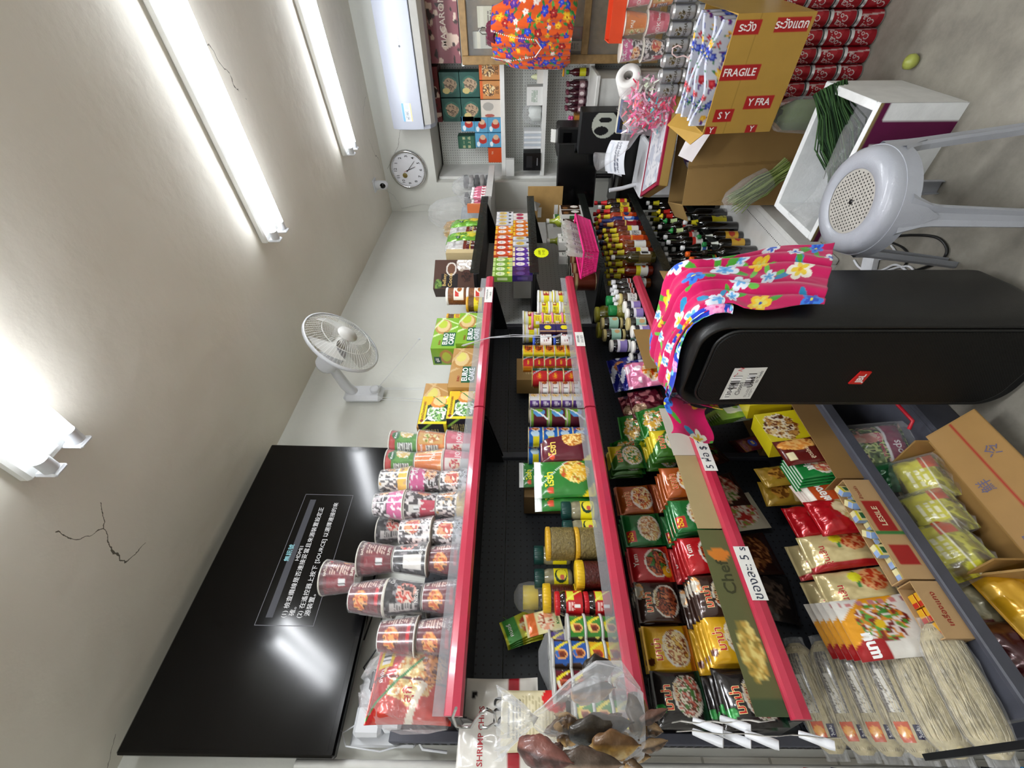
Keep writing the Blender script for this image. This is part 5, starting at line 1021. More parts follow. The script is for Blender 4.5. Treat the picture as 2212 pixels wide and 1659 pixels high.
# price star, cardboard, third shelf of the unit
st = MB('painted_plastic'); n = 32; P = [(.062*(1+.06*math.cos(16*2*PI*i/n*1.0))*math.cos(2*PI*i/n), .042*(1+.06*math.cos(16*2*PI*i/n))*math.sin(2*PI*i/n)) for i in range(n)]
P = [(r*math.cos(2*PI*i/n)*.062, r*math.sin(2*PI*i/n)*.046) for i in range(n) for r in ((1.0 if i % 2 else .93),)]
st.add([(.001, p[0], p[1]) for p in P]+[(0, p[0], p[1]) for p in P], [tuple(range(n)), tuple(range(2*n-1, n-1, -1))]+[(i, n+i, n+(i+1) % n, (i+1) % n) for i in range(n)], '#e0ec14')
st.text(plane_s((.0012, 0, 0), (0, 1, 0), (0, 0, 1)), 'นมสด', 0, .012, .024, '#20240a'); st.text(plane_s((.0012, 0, 0), (0, 1, 0), (0, 0, 1)), '3 = $5', 0, -.014, .022, '#20240a')
tag(st.build('price_star', None, (.424, 2.41, 1.405)), 'bright yellow star-shaped price tag on the glass shelf front', 'price tag')
Z6 = U[2][0]
cbp = MB('cardboard'); cbp.box((-.003, -.14, 0), (.003, .14, .27)); o = cbp.build('cardboard_sheet', None, (.32, 3.38, 1.2), (0, 0, 1.57)); tag(o, 'brown cardboard sheet with paper slips standing behind the shelf end', 'cardboard')
sl = MB('paper'); sl.box((-.1, -.0045, .03), (.0, -.0035, .06)); sl.box((-.1, -.0045, .16), (-.02, -.0035, .19)); sl.add([(-.05, -.004, .2), (.02, -.03, .17), (.05, -.035, .24), (-.02, -.004, .26)], [(0, 1, 2, 3)], '#eee'); so_ = sl.build('paper_slips', o); so_.rotation_euler = (0, 0, -1.57)
g1 = bottle('juice_bottle', '#a8b43c', Can('#d8e0a0', ('r', -.2, -.02, .2, .01, '#4a8a30')), '#e8e6e0', r=.042, h=.26, neckr=.016, neckh=.05, m='liquid')
g1.put((.32, 3.08, Z6), 0, 'yellow-green drink bottle with white cap, farther one', 'yellow-green bottles'); g1.put((.24, 2.93, Z6), 0, 'yellow-green drink bottle with white cap, nearer one', 'yellow-green bottles')
pm_ = carton('milk_box', .07, .07, .2, Can('#e6e4de', ('r', -.04, .03, .04, .09, '#2a7a3c'), ('e', 0, .06, .015, .012, '#3a7ac0')), None, None)
pm_.put((.28, 3.18, Z6), 0, 'tall white and green milk box, farthest', 'white and green boxes')
cn = Can('#e4e2dc', ('r', -.09, -.05, .09, .06, '#3a2618'), ('e', .03, .01, .028, .022, '#ece8e0'), ('e', -.02, .02, .025, .022, '#6a4428')); cn2 = carton('coconut_milk_carton', .075, .06, .165, Can('#e4e2dc', ('r', -.04, -.06, .04, .075, '#3a2618'), ('e', .01, -.02, .02, .028, '#ece8e0'), ('e', -.012, .045, .02, .02, '#7a5430')), Can('#deddd6', ('r', -.02, -.06, .02, .02, '#2f6a34')), None, m='print_gloss')
for i, y in enumerate((3.1, 3.015, 2.87, 2.79)): cn2.put((.385, y, Z6), 0, 'white and brown coconut carton, %s from the far end' % ORD[i], 'coconut cartons')
wc = carton('small_white_carton', .06, .06, .19, Can('#e2e0da', ('l', -.02, .05, .02, .08, 2, '#4a5a40')), Can('#dad8d2', ('l', -.02, -.05, .02, .05, 6, '#8a8a80')), None)
for i, (x, y) in enumerate(((.3, 2.83), (.3, 2.76), (.24, 2.68))): wc.put((x, y, Z6), 0, 'small plain white carton, %s behind the coconut cartons' % ORD[i], 'small white cartons')
bt = Can('#6a2c1c', ('r', -.03, -.035, .035, .04, '#d0ccd4'), ('l', -.026, -.03, .03, .035, 8, '#6a6470'), ('r', -.3, .045, .3, .06, '#b8a878'), ('e', -.07, .0, .03, .03, '#c8a080'))
big_t = can_('large_tin', bt, r=.052, h=.14, lidc='#c8c2b0')
for i, (x, y) in enumerate(((.32, 2.66), (.31, 2.53), (.3, 2.40), (.30, 2.28))): big_t.put((x, y, Z6+(.0)), .5+.4*i, 'large maroon tin, %s from the far end behind the pink basket' % ORD[i], 'large maroon tins')
def basket():
    t = thing('pink_basket', (.50, 2.36, Z6+.03), 0, 'bright pink plastic basket hooked on the shelf holding paper cones', 'basket'); b = MB('painted_plastic'); C_ = '#e0287c'
    w0, w1, d0, d1, h = .2, .24, .06, .08, .085
    # slatted walls
    def wall(A, B, A2, B2, n):
        A, B, A2, B2 = map(Vector, (A, B, A2, B2))
        for i in range(n+1):
            f = i/n; b.tube([A.lerp(B, f), A2.lerp(B2, f)], .0022, 4, C_)
        for k in (0, .25, .5, .75): b.tube([A.lerp(A2, k), B.lerp(B2, k)], .0022, 4, C_)
    c0 = [(-d0, -w0, 0), (d0, -w0, 0), (d0, w0, 0), (-d0, w0, 0)]; c1 = [(-d1, -w1, h), (d1, -w1, h), (d1, w1, h), (-d1, w1, h)]
    for i, n in ((0, 14), (1, 44), (2, 14), (3, 44)): j = (i+1) % 4; wall(c0[i], c0[j], c1[i], c1[j], n)
    b.box((-d0, -w0, -.002), (d0, w0, .001), C_)
    for i in range(4): j = (i+1) % 4; b.tube([c1[i], c1[j]], .006, 6, C_); b.tube([c0[i], c0[j]], .004, 6, C_)
    b.build('basket_body', t)
basket()
hk = MB('painted_plastic'); hk.tube([(.425, 2.3, Z6+.1), (.43, 2.3, Z6+.12), (.425, 2.3, Z6-.02)], .002, 4, '#e0287c')
for i in range(9):
    b = MB('paper'); a = .35*math.sin(i*2.1); n = 12; L_ = .15; r = .026
    V = [(0, 0, 0)]+[(r*math.cos(2*PI*k/n), r*math.sin(2*PI*k/n), L_+(.02 if k % 2 else 0)) for k in range(n)]; b.add(V, [(0, 1+(k+1) % n, 1+k) for k in range(n)]+[(0, 1+k, 1+(k+1) % n) for k in range(n)], '#dcdcdc')
    c = Can('#d6d6d8', ('l', -.03, -.05, .03, .05, 12, '#55555c')); b.surf(lambda u, v: ((r*(v+.06)/.13*.95*math.cos(u/.03), r*(v+.06)/.13*.95*math.sin(u/.03), .02+v+.06), (math.cos(u/.03), math.sin(u/.03), 0)), .06, .11, 16, 30, c, m='print_matte', off=.0015)
    o = b.build('newspaper_cone', None, (.50, 2.19+.046*i, Z6+.035), (.12*math.sin(i*1.7), .3, 0)); tag(o, 'folded newspaper cone in the pink basket, %s from the near end' % ORD[i], 'paper cone', 'newspaper cones in the basket')
# bottles
lb = lambda bg, *o: Can(bg, *o)
Bt = dict(
 oyster=bottle('sauce_bottle', '#2a0f08', lb('#d8c02c', ('r', -.05, -.02, .05, .012, '#b82c1c'), ('l', -.03, .02, .03, .035, 2, '#222')), '#b8141c', r=.031, h=.27, ncan='#c82028'),
 sriracha=bottle('sauce_bottle', '#a8340e', lb('#d8541c', ('e', 0, 0, .02, .02, '#1c2a5a'), ('r', -.1, .03, .1, .05, '#e8a030')), '#d8cf2a', r=.032, h=.28, ncan='#e0c828', caps='nozzle'),
 fish=bottle('sauce_bottle', '#6a1c08', lb('#e8e4d8', ('r', -.1, .01, .1, .04, '#e0cf28'), ('e', .0, -.01, .015, .012, '#b85020'), ('r', -.1, -.05, .1, -.035, '#2c6ab0')), '#e0cc28', r=.033, h=.27, ncan='#dccc24'),
 honey=bottle('sauce_bottle', '#7a3a0c', lb('#e4e6e0', ('r', -.03, -.03, .03, .03, '#d8d8d4'), ('l', -.025, -.025, .025, .025, 6, '#555'), ('r', -.1, .035, .1, .06, '#2f6a34')), '#dccb24', r=.035, h=.27, ncan='#e0cf20'),
 olive=bottle('sauce_bottle', '#3a3210', lb('#5a4a28', ('r', -.03, -.03, .02, .03, '#e0e0dc'), ('k', -.025, -.02, .015, .02)), '#e8e6e2', r=.036, h=.27),
 blue=bottle('sauce_bottle', '#1c2a6a', lb('#3a6ac0', ('e', 0, .0, .02, .025, '#d8e0f0'), ('r', -.1, .03, .1, .04, '#e87a2c')), '#e2702c', r=.032, h=.28, ncan='#1c2a6a'),
 maroon=bottle('sauce_bottle', '#5a0e14', lb('#8a1c28', ('e', 0, .0, .02, .022, '#e0d4c0'), ('r', -.1, .03, .1, .036, '#d8c068')), '#1c2450', r=.032, h=.28, ncan='#c8a038'),
 soy=bottle('sauce_bottle', '#0c0806', lb('#d8d4cc', ('r', -.1, .01, .1, .04, '#b8342c'), ('l', -.03, -.03, .03, .0, 4, '#444')), '#e8e8e8', r=.034, h=.25),
 soyy=bottle('sauce_bottle', '#0c0806', lb('#d8c42c', ('e', 0, 0, .018, .02, '#8a6a2c')), '#e6e4e0', r=.034, h=.25, ncan='#d8cc2a'),
 magg=bottle('sauce_bottle', '#3a0e06', lb('#7a4a1c', ('e', 0, .0, .018, .022, '#e0d49a'), ('e', 0, 0, .012, .014, '#4a6a2c')), '#e2c81c', r=.03, h=.21, caps='nozzle', ncan='#c82c24'),
 grn=bottle('sauce_bottle', '#0e0a08', lb('#d8dccc', ('r', -.1, .0, .1, .03, '#b8242c')), '#1f8a3c', r=.029, h=.2, caps='nozzle', ncan='#c8dc9a'),
 sml=bottle('sauce_bottle', '#0c0806', lb('#d8742c', ('r', -.1, -.005, .1, .03, '#4a8a3c')), '#e8641c', r=.026, h=.17, caps='flip'),
 wht=bottle('sauce_bottle', '#0a0a0c', lb('#dcdcd8', ('r', -.1, -.01, .1, .01, '#3a6ab0')), '#e8e8e8', r=.027, h=.18, neckh=.05),
 dark=bottle('sauce_bottle', '#070606', lb('#d8cc28', ('e', 0, .01, .03, .025, '#3a2a6a'), ('l', -.04, -.04, .04, -.02, 2, '#222')), '#e4e4e4', r=.042, h=.31, ncan='#d8cc28'),
 dark2=bottle('sauce_bottle', '#070605', None, '#2a2218', r=.04, h=.31),
 gold=bottle('sauce_bottle', '#0c0806', lb('#d8a82c', ('e', 0, 0, .025, .02, '#b83a20')), '#1f7a3c', r=.036, h=.28, ncan='#e8ece0'))
DS = dict(oyster='red-capped dark sauce bottle', sriracha='orange sauce bottle with yellow tip', fish='yellow-capped brown bottle with blue-edged label', honey='yellow-capped amber bottle with white label', olive='white-capped olive brown bottle', blue='blue bottle with orange cap', maroon='maroon bottle with navy cap', soy='white-capped soy sauce bottle', soyy='white-capped black bottle with yellow label', magg='yellow-tipped brown bottle with oval label', grn='green-tipped small dark bottle', sml='small orange-capped bottle', wht='small white-capped black bottle', dark='large black bottle with yellow label', dark2='large unlabelled black bottle', gold='green-capped bottle with gold label')
def brow(z, x, y0, dy, keys, row, grp, jit=.006):
    cnt = {}
    for i, k in enumerate(keys):
        Bt[k].put((x+rnd.uniform(-jit, jit), y0-dy*i, z), rnd.uniform(-.35, .6), '%s, %s, %s from far end' % (DS[k], row, ORD[i]), grp)
Z7, Z8 = U[3][0], U[4][0]
F1 = ['oyster', 'soyy', 'oyster', 'sriracha', 'blue', 'maroon', 'fish', 'honey', 'sriracha', 'honey', 'fish', 'olive']
brow(Z7, .385, 3.235, .0745, F1, 'upper bottle shelf front row', 'bottles on the fourth shelf of the far unit')
brow(Z7, .305, 3.225, .0745, ['oyster', 'oyster', 'sriracha', 'blue', 'maroon', 'blue', 'maroon', 'fish', 'honey', 'fish', 'honey', 'fish'], 'upper bottle shelf second row', 'bottles on the fourth shelf of the far unit')
brow(Z7, .225, 3.21, .0745, ['oyster', 'soyy', 'oyster', 'soyy', 'oyster', 'maroon', 'oyster', 'soyy', 'fish', 'honey', 'fish', 'honey'], 'upper bottle shelf third row', 'bottles on the fourth shelf of the far unit')
brow(Z8, .39, 3.225, .077, ['soyy', 'soy', 'magg', 'magg', 'grn', 'soy', 'grn', 'soy', 'soy', 'wht', 'sml', 'sml'], 'lower bottle shelf front row', 'bottles on the fifth shelf of the far unit')
brow(Z8, .31, 3.21, .077, ['soyy', 'soyy', 'soy', 'soy', 'soy', 'grn', 'wht', 'wht', 'soy', 'soy', 'wht', 'wht'], 'lower bottle shelf second row', 'bottles on the fifth shelf of the far unit')
brow(Z8, .23, 3.2, .077, ['soy', 'soyy', 'soy', 'soy', 'wht', 'wht', 'wht', 'wht', 'soy', 'wht', 'wht', 'wht'], 'lower bottle shelf third row', 'bottles on the fifth shelf of the far unit')
brow(.12, .43, 2.92, .105, ['dark2', 'dark', 'dark2', 'gold', 'gold', 'dark2'], 'on the white base', 'large bottles on the white base deck')
brow(.12, .33, 2.96, .1, ['dark', 'dark2', 'dark2', 'gold', 'dark2', 'dark'], 'on the white base, rear row', 'large bottles on the white base deck')
# shrink-wrapped pack of small dark bottles at the end of the gondola's third shelf
tp = bottle('tonic_bottle', '#120a08', Can('#dcdce0', ('r', -.1, -.006, .1, .006, '#8a3a2c')), '#e8e8ea', r=.024, h=.12, neckh=.03)
for r_ in range(2):
    for i in range(4): tp.put((.355-.052*r_, 2.115+.0-.05*i*0 - .0, Z3) if 0 else (.372-.05*r_, 2.125-.0-.05*i+.03, Z3+.102 if 0 else Z3), 0, 'small white-capped dark bottle, %s row, %s from the far end of the red rail' % (('front', 'rear')[r_], ORD[i]), 'small dark bottles in a pack')
# brown cardboard flap and round tray on the lower shelf by the cloth
fl = MB('cardboard'); fl.add([(0, 0, 0), (0, .17, .02), (.02, .15, .16), (.01, .02, .15)], [(0, 1, 2, 3), (3, 2, 1, 0)]); o = fl.build('cardboard_flap', None, (.47, 1.93, .62)); tag(o, 'bent brown cardboard flap below the red rail beside the floral cloth', 'cardboard')
fb = carton('carton', .3, .3, .2, Can('#8a6c42'), None, None); fb.put((.30, 1.90, Z4), .0, 'plain brown carton under the bent cardboard flap')
# ---------------------------------------------------------------- back wall shelving, cabinet, counter
YS = 4.12
def backshelf():
    t = thing('wall_shelving', (0, 0, 0), 0, 'white pegboard shelving recessed under the beam on the back wall', 'shelving')
    b = MB('peg_white'); b.box((.27, 4.44, .3), (3.6, 4.45, 2.27)); b.build('back_panel', t)
    u = MB('white_metal'); u.box((.262, YS-.01, 0), (.285, 4.44, 2.27)); u.build('side_panel', t)
    for z in (1.69, 1.343, .98, .62):
        s = MB('white_metal'); s.box((.286, YS, z-.03), (3.4, 4.44, z), ch=.003); s.box((.286, YS-.006, z-.035), (3.4, YS, z+.002), ch=.002); s.build('shelf_board', t)
backshelf()
def cabinet():
    t = thing('wooden_cabinet', (0, 0, 0), 0, 'wooden framed glass-fronted cabinet behind the orange floral bag', 'cabinet')
    x0, x1, y0, y1, z0, z1 = 1.13, 2.3, 3.97, 4.10, .5, 1.965; b = MB('wood')
    b.box((x0, y0, z0), (x0+.055, y0+.03, z1), ch=.004); b.box((x1-.055, y0, z0), (x1, y0+.03, z1), ch=.004)
    for z in (z0, 1.03, z1-.05): b.box((x0+.055, y0+.002, z), (x1-.055, y0+.028, z+.05), ch=.004)
    b.box((1.75, y0, z0+.05), (1.79, y0+.03, z1-.05), ch=.004); b.build('door_frame', t)
    g = MB('jar_glass'); g.box((x0+.055, y0+.012, z0+.05), (x1-.055, y0+.016, z1-.05)); g.build('glass_pane', t)
    c = MB('wood'); c.box((x0, y0+.03, z0), (x0+.012, y1, z1)); c.box((x1-.012, y0+.03, z0), (x1, y1, z1)); c.box((x0, y0+.03, z1-.012), (x1, y1, z1)); c.box((x0, y0+.03, z0), (x1, y1, z0+.012))
    c.box((x0, y0+.03, 1.04), (x1, y1, 1.05)); c.box((x0, y1-.01, z0), (x1, y1, z1), '#4a3420'); c.build('carcass', t)
cabinet()
def bx(name, label, x0, x1, z0, z1, y, d, bg, ops=(), texts=(), group=None, m='print_card', cat='box'):
    w, h = x1-x0, z1-z0; c = Can(bg, *ops)
    for q in texts: c.t(*q)
    p = carton(name, w, d, h, c, None, None, m=m, cat=cat); return p.put(((x0+x1)/2, y+d/2, z0), -PI/2, label, group)
# inside the cabinet
for i, (x, z, w, h, c, lb) in enumerate(((1.20, 1.05, .06, .16, '#b8a898', 'beige packet low'), (1.27, 1.05, .07, .13, '#8a4a40', 'brown packet low'), (1.22, 1.6, .1, .28, '#c8c4bc', 'pale perfume box'), (1.34, 1.62, .12, .22, '#dcd4c0', 'cream box with gold trim'), (1.2, 1.38, .14, .16, '#d8c8b0', 'cream wrapped box'), (1.5, 1.05, .1, .2, '#c86a50', 'orange pink packet'), (1.62, 1.05, .08, .18, '#7a5a48', 'brown carton'))):
    bx('cosmetic_box', '%s inside the wooden cabinet' % lb, x, x+w, z+(.001 if z > 1.06 else .001), z+h, 4.03, .05, c, [('l', -w*.3, -h*.2, w*.3, h*.2, 5, '#6a5a50'), ('r', -w*.5, h*.3, w*.5, h*.4, '#e8e0d0')], m='print_gloss')
for x, z, w in ((1.2, 1.37, .3), (1.2, 1.59, .3)):
    s = MB('white_metal'); s.box((1.145, 4.0, z-.01), (2.28, 4.09, z)); tag(s.build('cabinet_shelf'), 'thin inner shelf of the wooden cabinet, %s one' % ('lower' if z < 1.4 else 'upper'), 'shelf', 'inner cabinet shelves')
# boxes on the highest board
zt = 1.691; G = 'blind boxes above the pegboard'; yb_ = YS+.01
gop = [('r', -.075, -.075, .075, .075, '#24524a'), ('e', 0, 0, .06, .062, '#3a6a5c'), ('b', 0, -.005, .045, .05, 211, ['#a08a70', '#b89c80', '#6a5a48'], 70)]
pos = {}
for i, (x0, z0) in enumerate(((.72, 1.858), (.895, 1.858), (.72, 2.02), (.895, 2.02))):
    bx('gift_box', 'dark green patterned box, %s %s' % (('lower', 'upper')[i//2], ('left', 'right')[i % 2]), x0, x0+.168, z0, z0+.158, yb_, .14, '#24524a', gop+([('e', -.04, .03, .02, .03, '#c8b878')] if i != 2 else []), group='dark green boxes')
for i, (x0, bg, o, lb) in enumerate(((.75, '#d8d0c4', [('e', .015, .02, .03, .045, '#a8a49c'), ('e', -.05, .01, .012, .04, '#a85a50')], 'white box with grey drawing'), (.88, '#c88a50', [('b', .0, .01, .04, .05, 212, ['#e8d0a0', '#6a4a38', '#e8b878'], 50), ('r', -.08, .06, .08, .08, '#d8622c')], 'tan box with orange stripe, left'), (1.01, '#c88a50', [('b', .0, .01, .04, .05, 213, ['#e8d0a0', '#6a4a38', '#e8b878'], 50), ('r', -.08, .06, .08, .08, '#d8622c')], 'tan box with orange stripe, right'))):
    bx('gift_box', lb+' on the highest board', x0, x0+.124, zt, zt+.165, yb_, .13, bg, o, [('正版', -.0, -.06, .03, '#3a2a20')] if i else [], group=None)
k = 0
for r_ in range(3):
    for x0 in ((.645,) if r_ == 2 else (.52, .637)):
        bx('gift_box', 'light blue box with a red figure, %s' % ['lowest left', 'lowest right', 'middle left', 'middle right', 'top'][k], x0, x0+.112, zt+.114*r_, zt+.114*r_+.113, yb_, .1, '#5a9cc0', [('e', .0, -.01, .028, .035, '#b8342c'), ('e', .022, -.01, .02, .024, '#d8b090'), ('e', -.03, .03, .02, .014, '#dfeaf0')], group='light blue boxes'); k += 1
bx('tea_box', 'green box with pale characters above the blue boxes', .51, .61, zt+.229, zt+.38, yb_, .1, '#2f5a48', [('r', -.045, -.06, .045, .06, '#35644f')], [('茶 一 茶', 0, .02, .026, '#c8c89a'), ('葉 上 品', 0, -.025, .026, '#c8c89a')])
bx('orange_box', 'orange box at the left end of the highest board', .395, .515, zt, zt+.12, yb_, .1, '#c84a1c', [], [('TX', .02, .02, .02, '#f0d8c0')])
for i, (x0, x1, z0, z1, c, lb) in enumerate(((1.12, 1.62, 1.99, 2.22, '#8a5058', 'large dusty red patterned display box under the air conditioner'), (1.12, 1.62, 2.221, 2.27, '#cfc4b8', 'flat cream patterned box above the dusty red display box'), (.72, 1.1, 2.185, 2.262, '#6a2428', 'dark red flat box lying on top of the green boxes'))):
    bx('display_box', lb, x0, x1, z0, z1, YS+.0, .2, c, [('n', 22, .66, 221+i, '#d8c0b0'), ('n', 30, .78, 225+i, '#3a2a28')], [('MACARON', 0, .0, .06, '#e8d8cc')] if i == 0 else [])
sp = MB('white_metal'); sp.box((1.1, 4.14, 1.968), (1.7, 4.4, 1.988)); tag(sp.build('upper_board'), 'short white board carrying the dusty red display box', 'shelf')
# shoes in bags, pillow, drinks pack on the ledge left of the boxes
lg = MB('grey_white'); lg.box((.006, 3.34, 1.755), (.40, 4.028, 1.79), ch=.003); lg.box((.395, 3.34, 1.75), (.405, 4.028, 1.80)); lg.box((.006, 3.34, 1.3), (.016, 4.028, 1.755)); tag(lg.build('wall_ledge'), 'grey board ledge in the corner under the clock', 'shelf')
dk_ = bottle('yogurt_bottle', '#d8708c', Can('#e8e2e2', ('e', 0, 0, .014, .016, '#b83a50'), ('l', .0, -.015, .02, .015, 4, '#888')), '#e8e4e4', r=.026, h=.135, neckr=.014, neckh=.02, shoulder=.03)
for i in range(4): dk_.put((.345, 3.47+.056*i, 1.791), 0, 'pink yogurt bottle in the pack under the clock, %s from the shelf end' % ORD[i], 'pink yogurt bottles'); dk_.put((.287, 3.47+.056*i, 1.791), 0, 'pink yogurt bottle in the pack under the clock, rear row, %s' % ORD[i], 'pink yogurt bottles')
f = MB('clear_bag'); blob(f, [(.04, 0), (.12, .0), (.13, .1), (.12, .2), (.1, .27), (.06, .33), (.02, .35)], n=26, amp=.04, sy=1.1); tag(f.build('plastic_bag', None, (.2, 3.5, 1.94)), 'big clear plastic bag standing behind the golden bag under the clock', 'bag')
f = MB('clear_bag'); blob(f, [(.02, 0), (.06, .0), (.08, .05), (.085, .1), (.05, .15), (.02, .17)], n=20, amp=.1, sy=1.1); tag(f.build('plastic_bag', None, (.33, 3.72, 1.93)), 'crumpled clear bag on top of the pink yogurt bottles', 'bag')
for i, (x, y) in enumerate(((.3, 3.93), (.16, 3.9))):
    t = thing('bagged_slippers', (x, y, 1.791), .3*i, 'black and grey striped slippers in a clear bag, %s one' % ('right', 'left')[i], 'slippers')
    b = MB('painted_plastic')
    for q in range(5): blob(b, [(.03, 0), (.055, .01), (.055, .035), (.02, .045)], n=16, amp=.04, c=(0, 0, .048*q), sy=1.3, smooth=True, col='#18181a' if q % 2 == 0 else '#8a8480')
    b.build('slippers', t); f = MB('clear_bag'); blob(f, [(.03, 0), (.068, .0), (.07, .12), (.06, .24), (.02, .27)], n=18, amp=.06, sy=1.3); f.build('clear_bag', t)
pl = pillow('grey_cushion', .22, .26, .09, Can('#a4acb2'), 'print_matte', cat='cushion', seed=61, wr=.01); pl.put((.12, 3.72, 1.791), (0, -.1, -.2), 'grey-blue padded envelope leaning in the corner below the clock')
# pegboard shelves
z = 1.344
bx('white_box', 'white box with green lines on the middle pegboard shelf', .83, .96, z, z+.13, YS+.02, .1, '#dcdcd8', [('l', -.04, -.02, .04, .03, 4, '#8aa08a')])
f = MB('clear_bag'); blob(f, [(.04, 0), (.085, .0), (.09, .08), (.07, .13), (.03, .16)], n=20, amp=.08); f2 = thing('bagged_goods', (.76, YS+.12, z), 0, 'white goods in a clear bag on the middle pegboard shelf', 'bag'); o = f.build('clear_bag', f2); b = MB('print_matte'); blob(b, [(.03, .002), (.07, .01), (.07, .08), (.03, .11)], n=16, amp=.04, smooth=True, col='#d8dcd8'); b.build('contents', f2)
for i in range(7): bx('paper_pad', 'pale blue and white striped pad standing on the middle pegboard shelf, %s from the left' % ORD[i], .50+.02*i, .5195+.02*i, z, z+.15, YS+.03, .12, '#b8c0c8' if i % 2 else '#dcdedf', group='striped paper pads')
bx('card_machine', 'black electronic device at the left of the middle pegboard shelf', .335, .48, z, z+.155, YS-.02, .12, '#141416', [('r', -.05, .0, .05, .05, '#2a2a2c'), ('r', -.03, -.05, .03, -.045, '#88888a')], m='print_gloss', cat='device')
bx('intercom', 'small white wall box hanging left of the pegboard', .30, .44, 1.58, 1.655, YS-.06, .048, '#d4d4d0', cat='device')
bt_ = MB('painted_plastic'); bt_.lathe([(0, 0), (.02, 0), (.022, .05), (.018, .07), (.01, .09), (0, .1)], 18, '#d8dcb0'); tag(bt_.build('small_bottle', None, (1.02, YS+.06, z)), 'small pale bottle near the white box on the pegboard shelf', 'bottle')
bx('paper_packet', 'white packet with a black logo on the middle pegboard shelf', .98, 1.08, z, z+.05, YS+.02, .08, '#d8d4cc')
z = .981
soda = bottle('drink_bottle', '#3a1420', Can('#8a6a70', ('e', 0, 0, .014, .018, '#d8c8c8')), '#6a3040', r=.027, h=.17, neckh=.03)
for i in range(4): soda.put((.80+.056*i, YS+.04, z), -PI/2, 'purple-brown drink bottle on the lower pegboard shelf, %s from the left' % ORD[i], 'purple-brown drink bottles')
for i in range(4): soda.put((.80+.056*i, YS+.1, z), -PI/2, 'purple-brown drink bottle behind, lower pegboard shelf, %s from the left' % ORD[i], 'purple-brown drink bottles')
ylb = bottle('drink_bottle', '#4a141c', Can('#d8d428'), '#2f9a3c', r=.028, h=.18, neckh=.03); ylb.put((1.05, YS+.05, z), 0, 'dark bottle with bright yellow label on the lower pegboard shelf')
bx('brown_gift_box', 'ochre box with a red emblem right of the printer', .655, .76, z, z+.09, YS+.0, .1, '#a8722c', [('e', 0, .01, .012, .012, '#a02c1c')])
bx('tissue_pack', 'cream dotted tissue pack on the lower pegboard shelf', 1.1, 1.2, z, z+.12, YS+.02, .08, '#d0cac4', [('n', 90, .7, 231, '#8a8480')])
fw = MB('painted_plastic')
for i in range(7): fw.lathe([(0, 0), (.016, .006), (.018, .016), (0, .028)], 8, ['#d85a9c', '#e88ab8', '#c83a80'][i % 3], c=(.7+.018*(i % 3), YS+.03+.01*(i//3), z+.095+.02*(i//3)))
tag(fw.build('artificial_flowers'), 'small pink flowers beside the ochre box', 'flowers')
# printer, monitor, black box
def printer():
    t = thing('printer', (.62, 4.0, .985), 0, 'black inkjet printer on the back counter left of the ochre box', 'printer'); b = MB('black_plastic')
    b.box((-.1, -.16, 0), (.12, .08, .24), ch=.012); b.build('body', t); b = MB('black_gloss'); b.box((-.095, -.166, .13), (.09, -.15, .2), ch=.004); b.build('front_panel', t); b = MB('black_gloss'); b.box((-.08, -.2, .02), (.08, -.15, .03), ch=.002); b.build('output_tray', t)
    p = MB('paper'); p.add([(-.05, .07, .24), (.05, .07, .24), (.05, .09, .28), (-.05, .09, .28)], [(0, 1, 2, 3)]); p.build('paper_sheets', t)
printer()
ct = MB('grey_white'); ct.box((.45, 3.72, .0), (1.08, 4.10, .955), ch=.004); ct.box((.43, 3.70, .955), (1.10, 4.10, .983), ch=.004); tag(ct.build('counter_cabinet'), 'grey-white counter cabinet under the printer', 'cabinet')
def monitor():
    t = thing('monitor', (.47, 3.56, .80), 0, 'black computer monitor seen at an angle behind the sauce bottles', 'monitor'); t.rotation_euler = (0, 0, .25)
    b = MB('black_plastic'); b.box((-.23, -.012, .13), (.23, .012, .44), ch=.004); b.build('casing', t); b = MB('black_gloss'); b.box((-.22, -.0135, .14), (.22, -.012, .43)); b.build('screen', t)
    b = MB('black_plastic'); b.tube([(0, .02, .01), (0, .02, .2)], .018, 10); b.lathe([(0, 0), (.1, 0), (.1, .008), (0, .012)], 24); b.build('stand', t)
monitor()
def logo_box():
    t = thing('black_scale_box', (.80, 3.52, .80), 0, 'black box with a large pale round emblem beside the monitor', 'box'); t.rotation_euler = (0, 0, -.1)
    c = Can('#17181a', ('e', .06, -.02, .09, .09, '#b8bcb0'), ('e', .02, .0, .03, .05, '#17181a'), ('e', .09, -.02, .018, .045, '#17181a'), ('e', -.02, -.09, .02, .02, '#17181a'))
    b = MB('print_card'); b.surf(plane_s((0, -.0605, .15), (1, 0, 0), (0, 0, 1)), .27, .29, 60, 60, c, smooth=False); b.box((-.14, -.06, 0), (.14, .06, .3), '#141517', ch=.004); b.build('box_body', t)
logo_box()
dkk = MB('black_plastic'); dkk.box((.28, 3.36, 0), (1.16, 3.66, .77), ch=.004); dkk.box((.26, 3.34, .77), (1.18, 3.68, .797), ch=.005); tag(dkk.build('cash_desk'), 'dark cash desk carrying the monitor', 'desk')
def wcase():
    t = thing('white_bin', (.66, 3.19, 0), 0, 'tall white rounded plastic cabinet between the bottles and the big carton', 'cabinet'); b = MB('white_plastic'); b.box((-.17, -.14, 0), (.17, .13, .66), ch=.03); b.build('body', t); b = MB('white_plastic'); b.box((-.172, -.142, .662), (.172, .132, .70), ch=.014); b.build('lid', t)
    h = MB('white_plastic'); h.tube([(-.12, -.0, .7), (-.14, -.02, .8), (-.15, -.03, .89)], .014, 12); h.build('handle', t)
wcase()
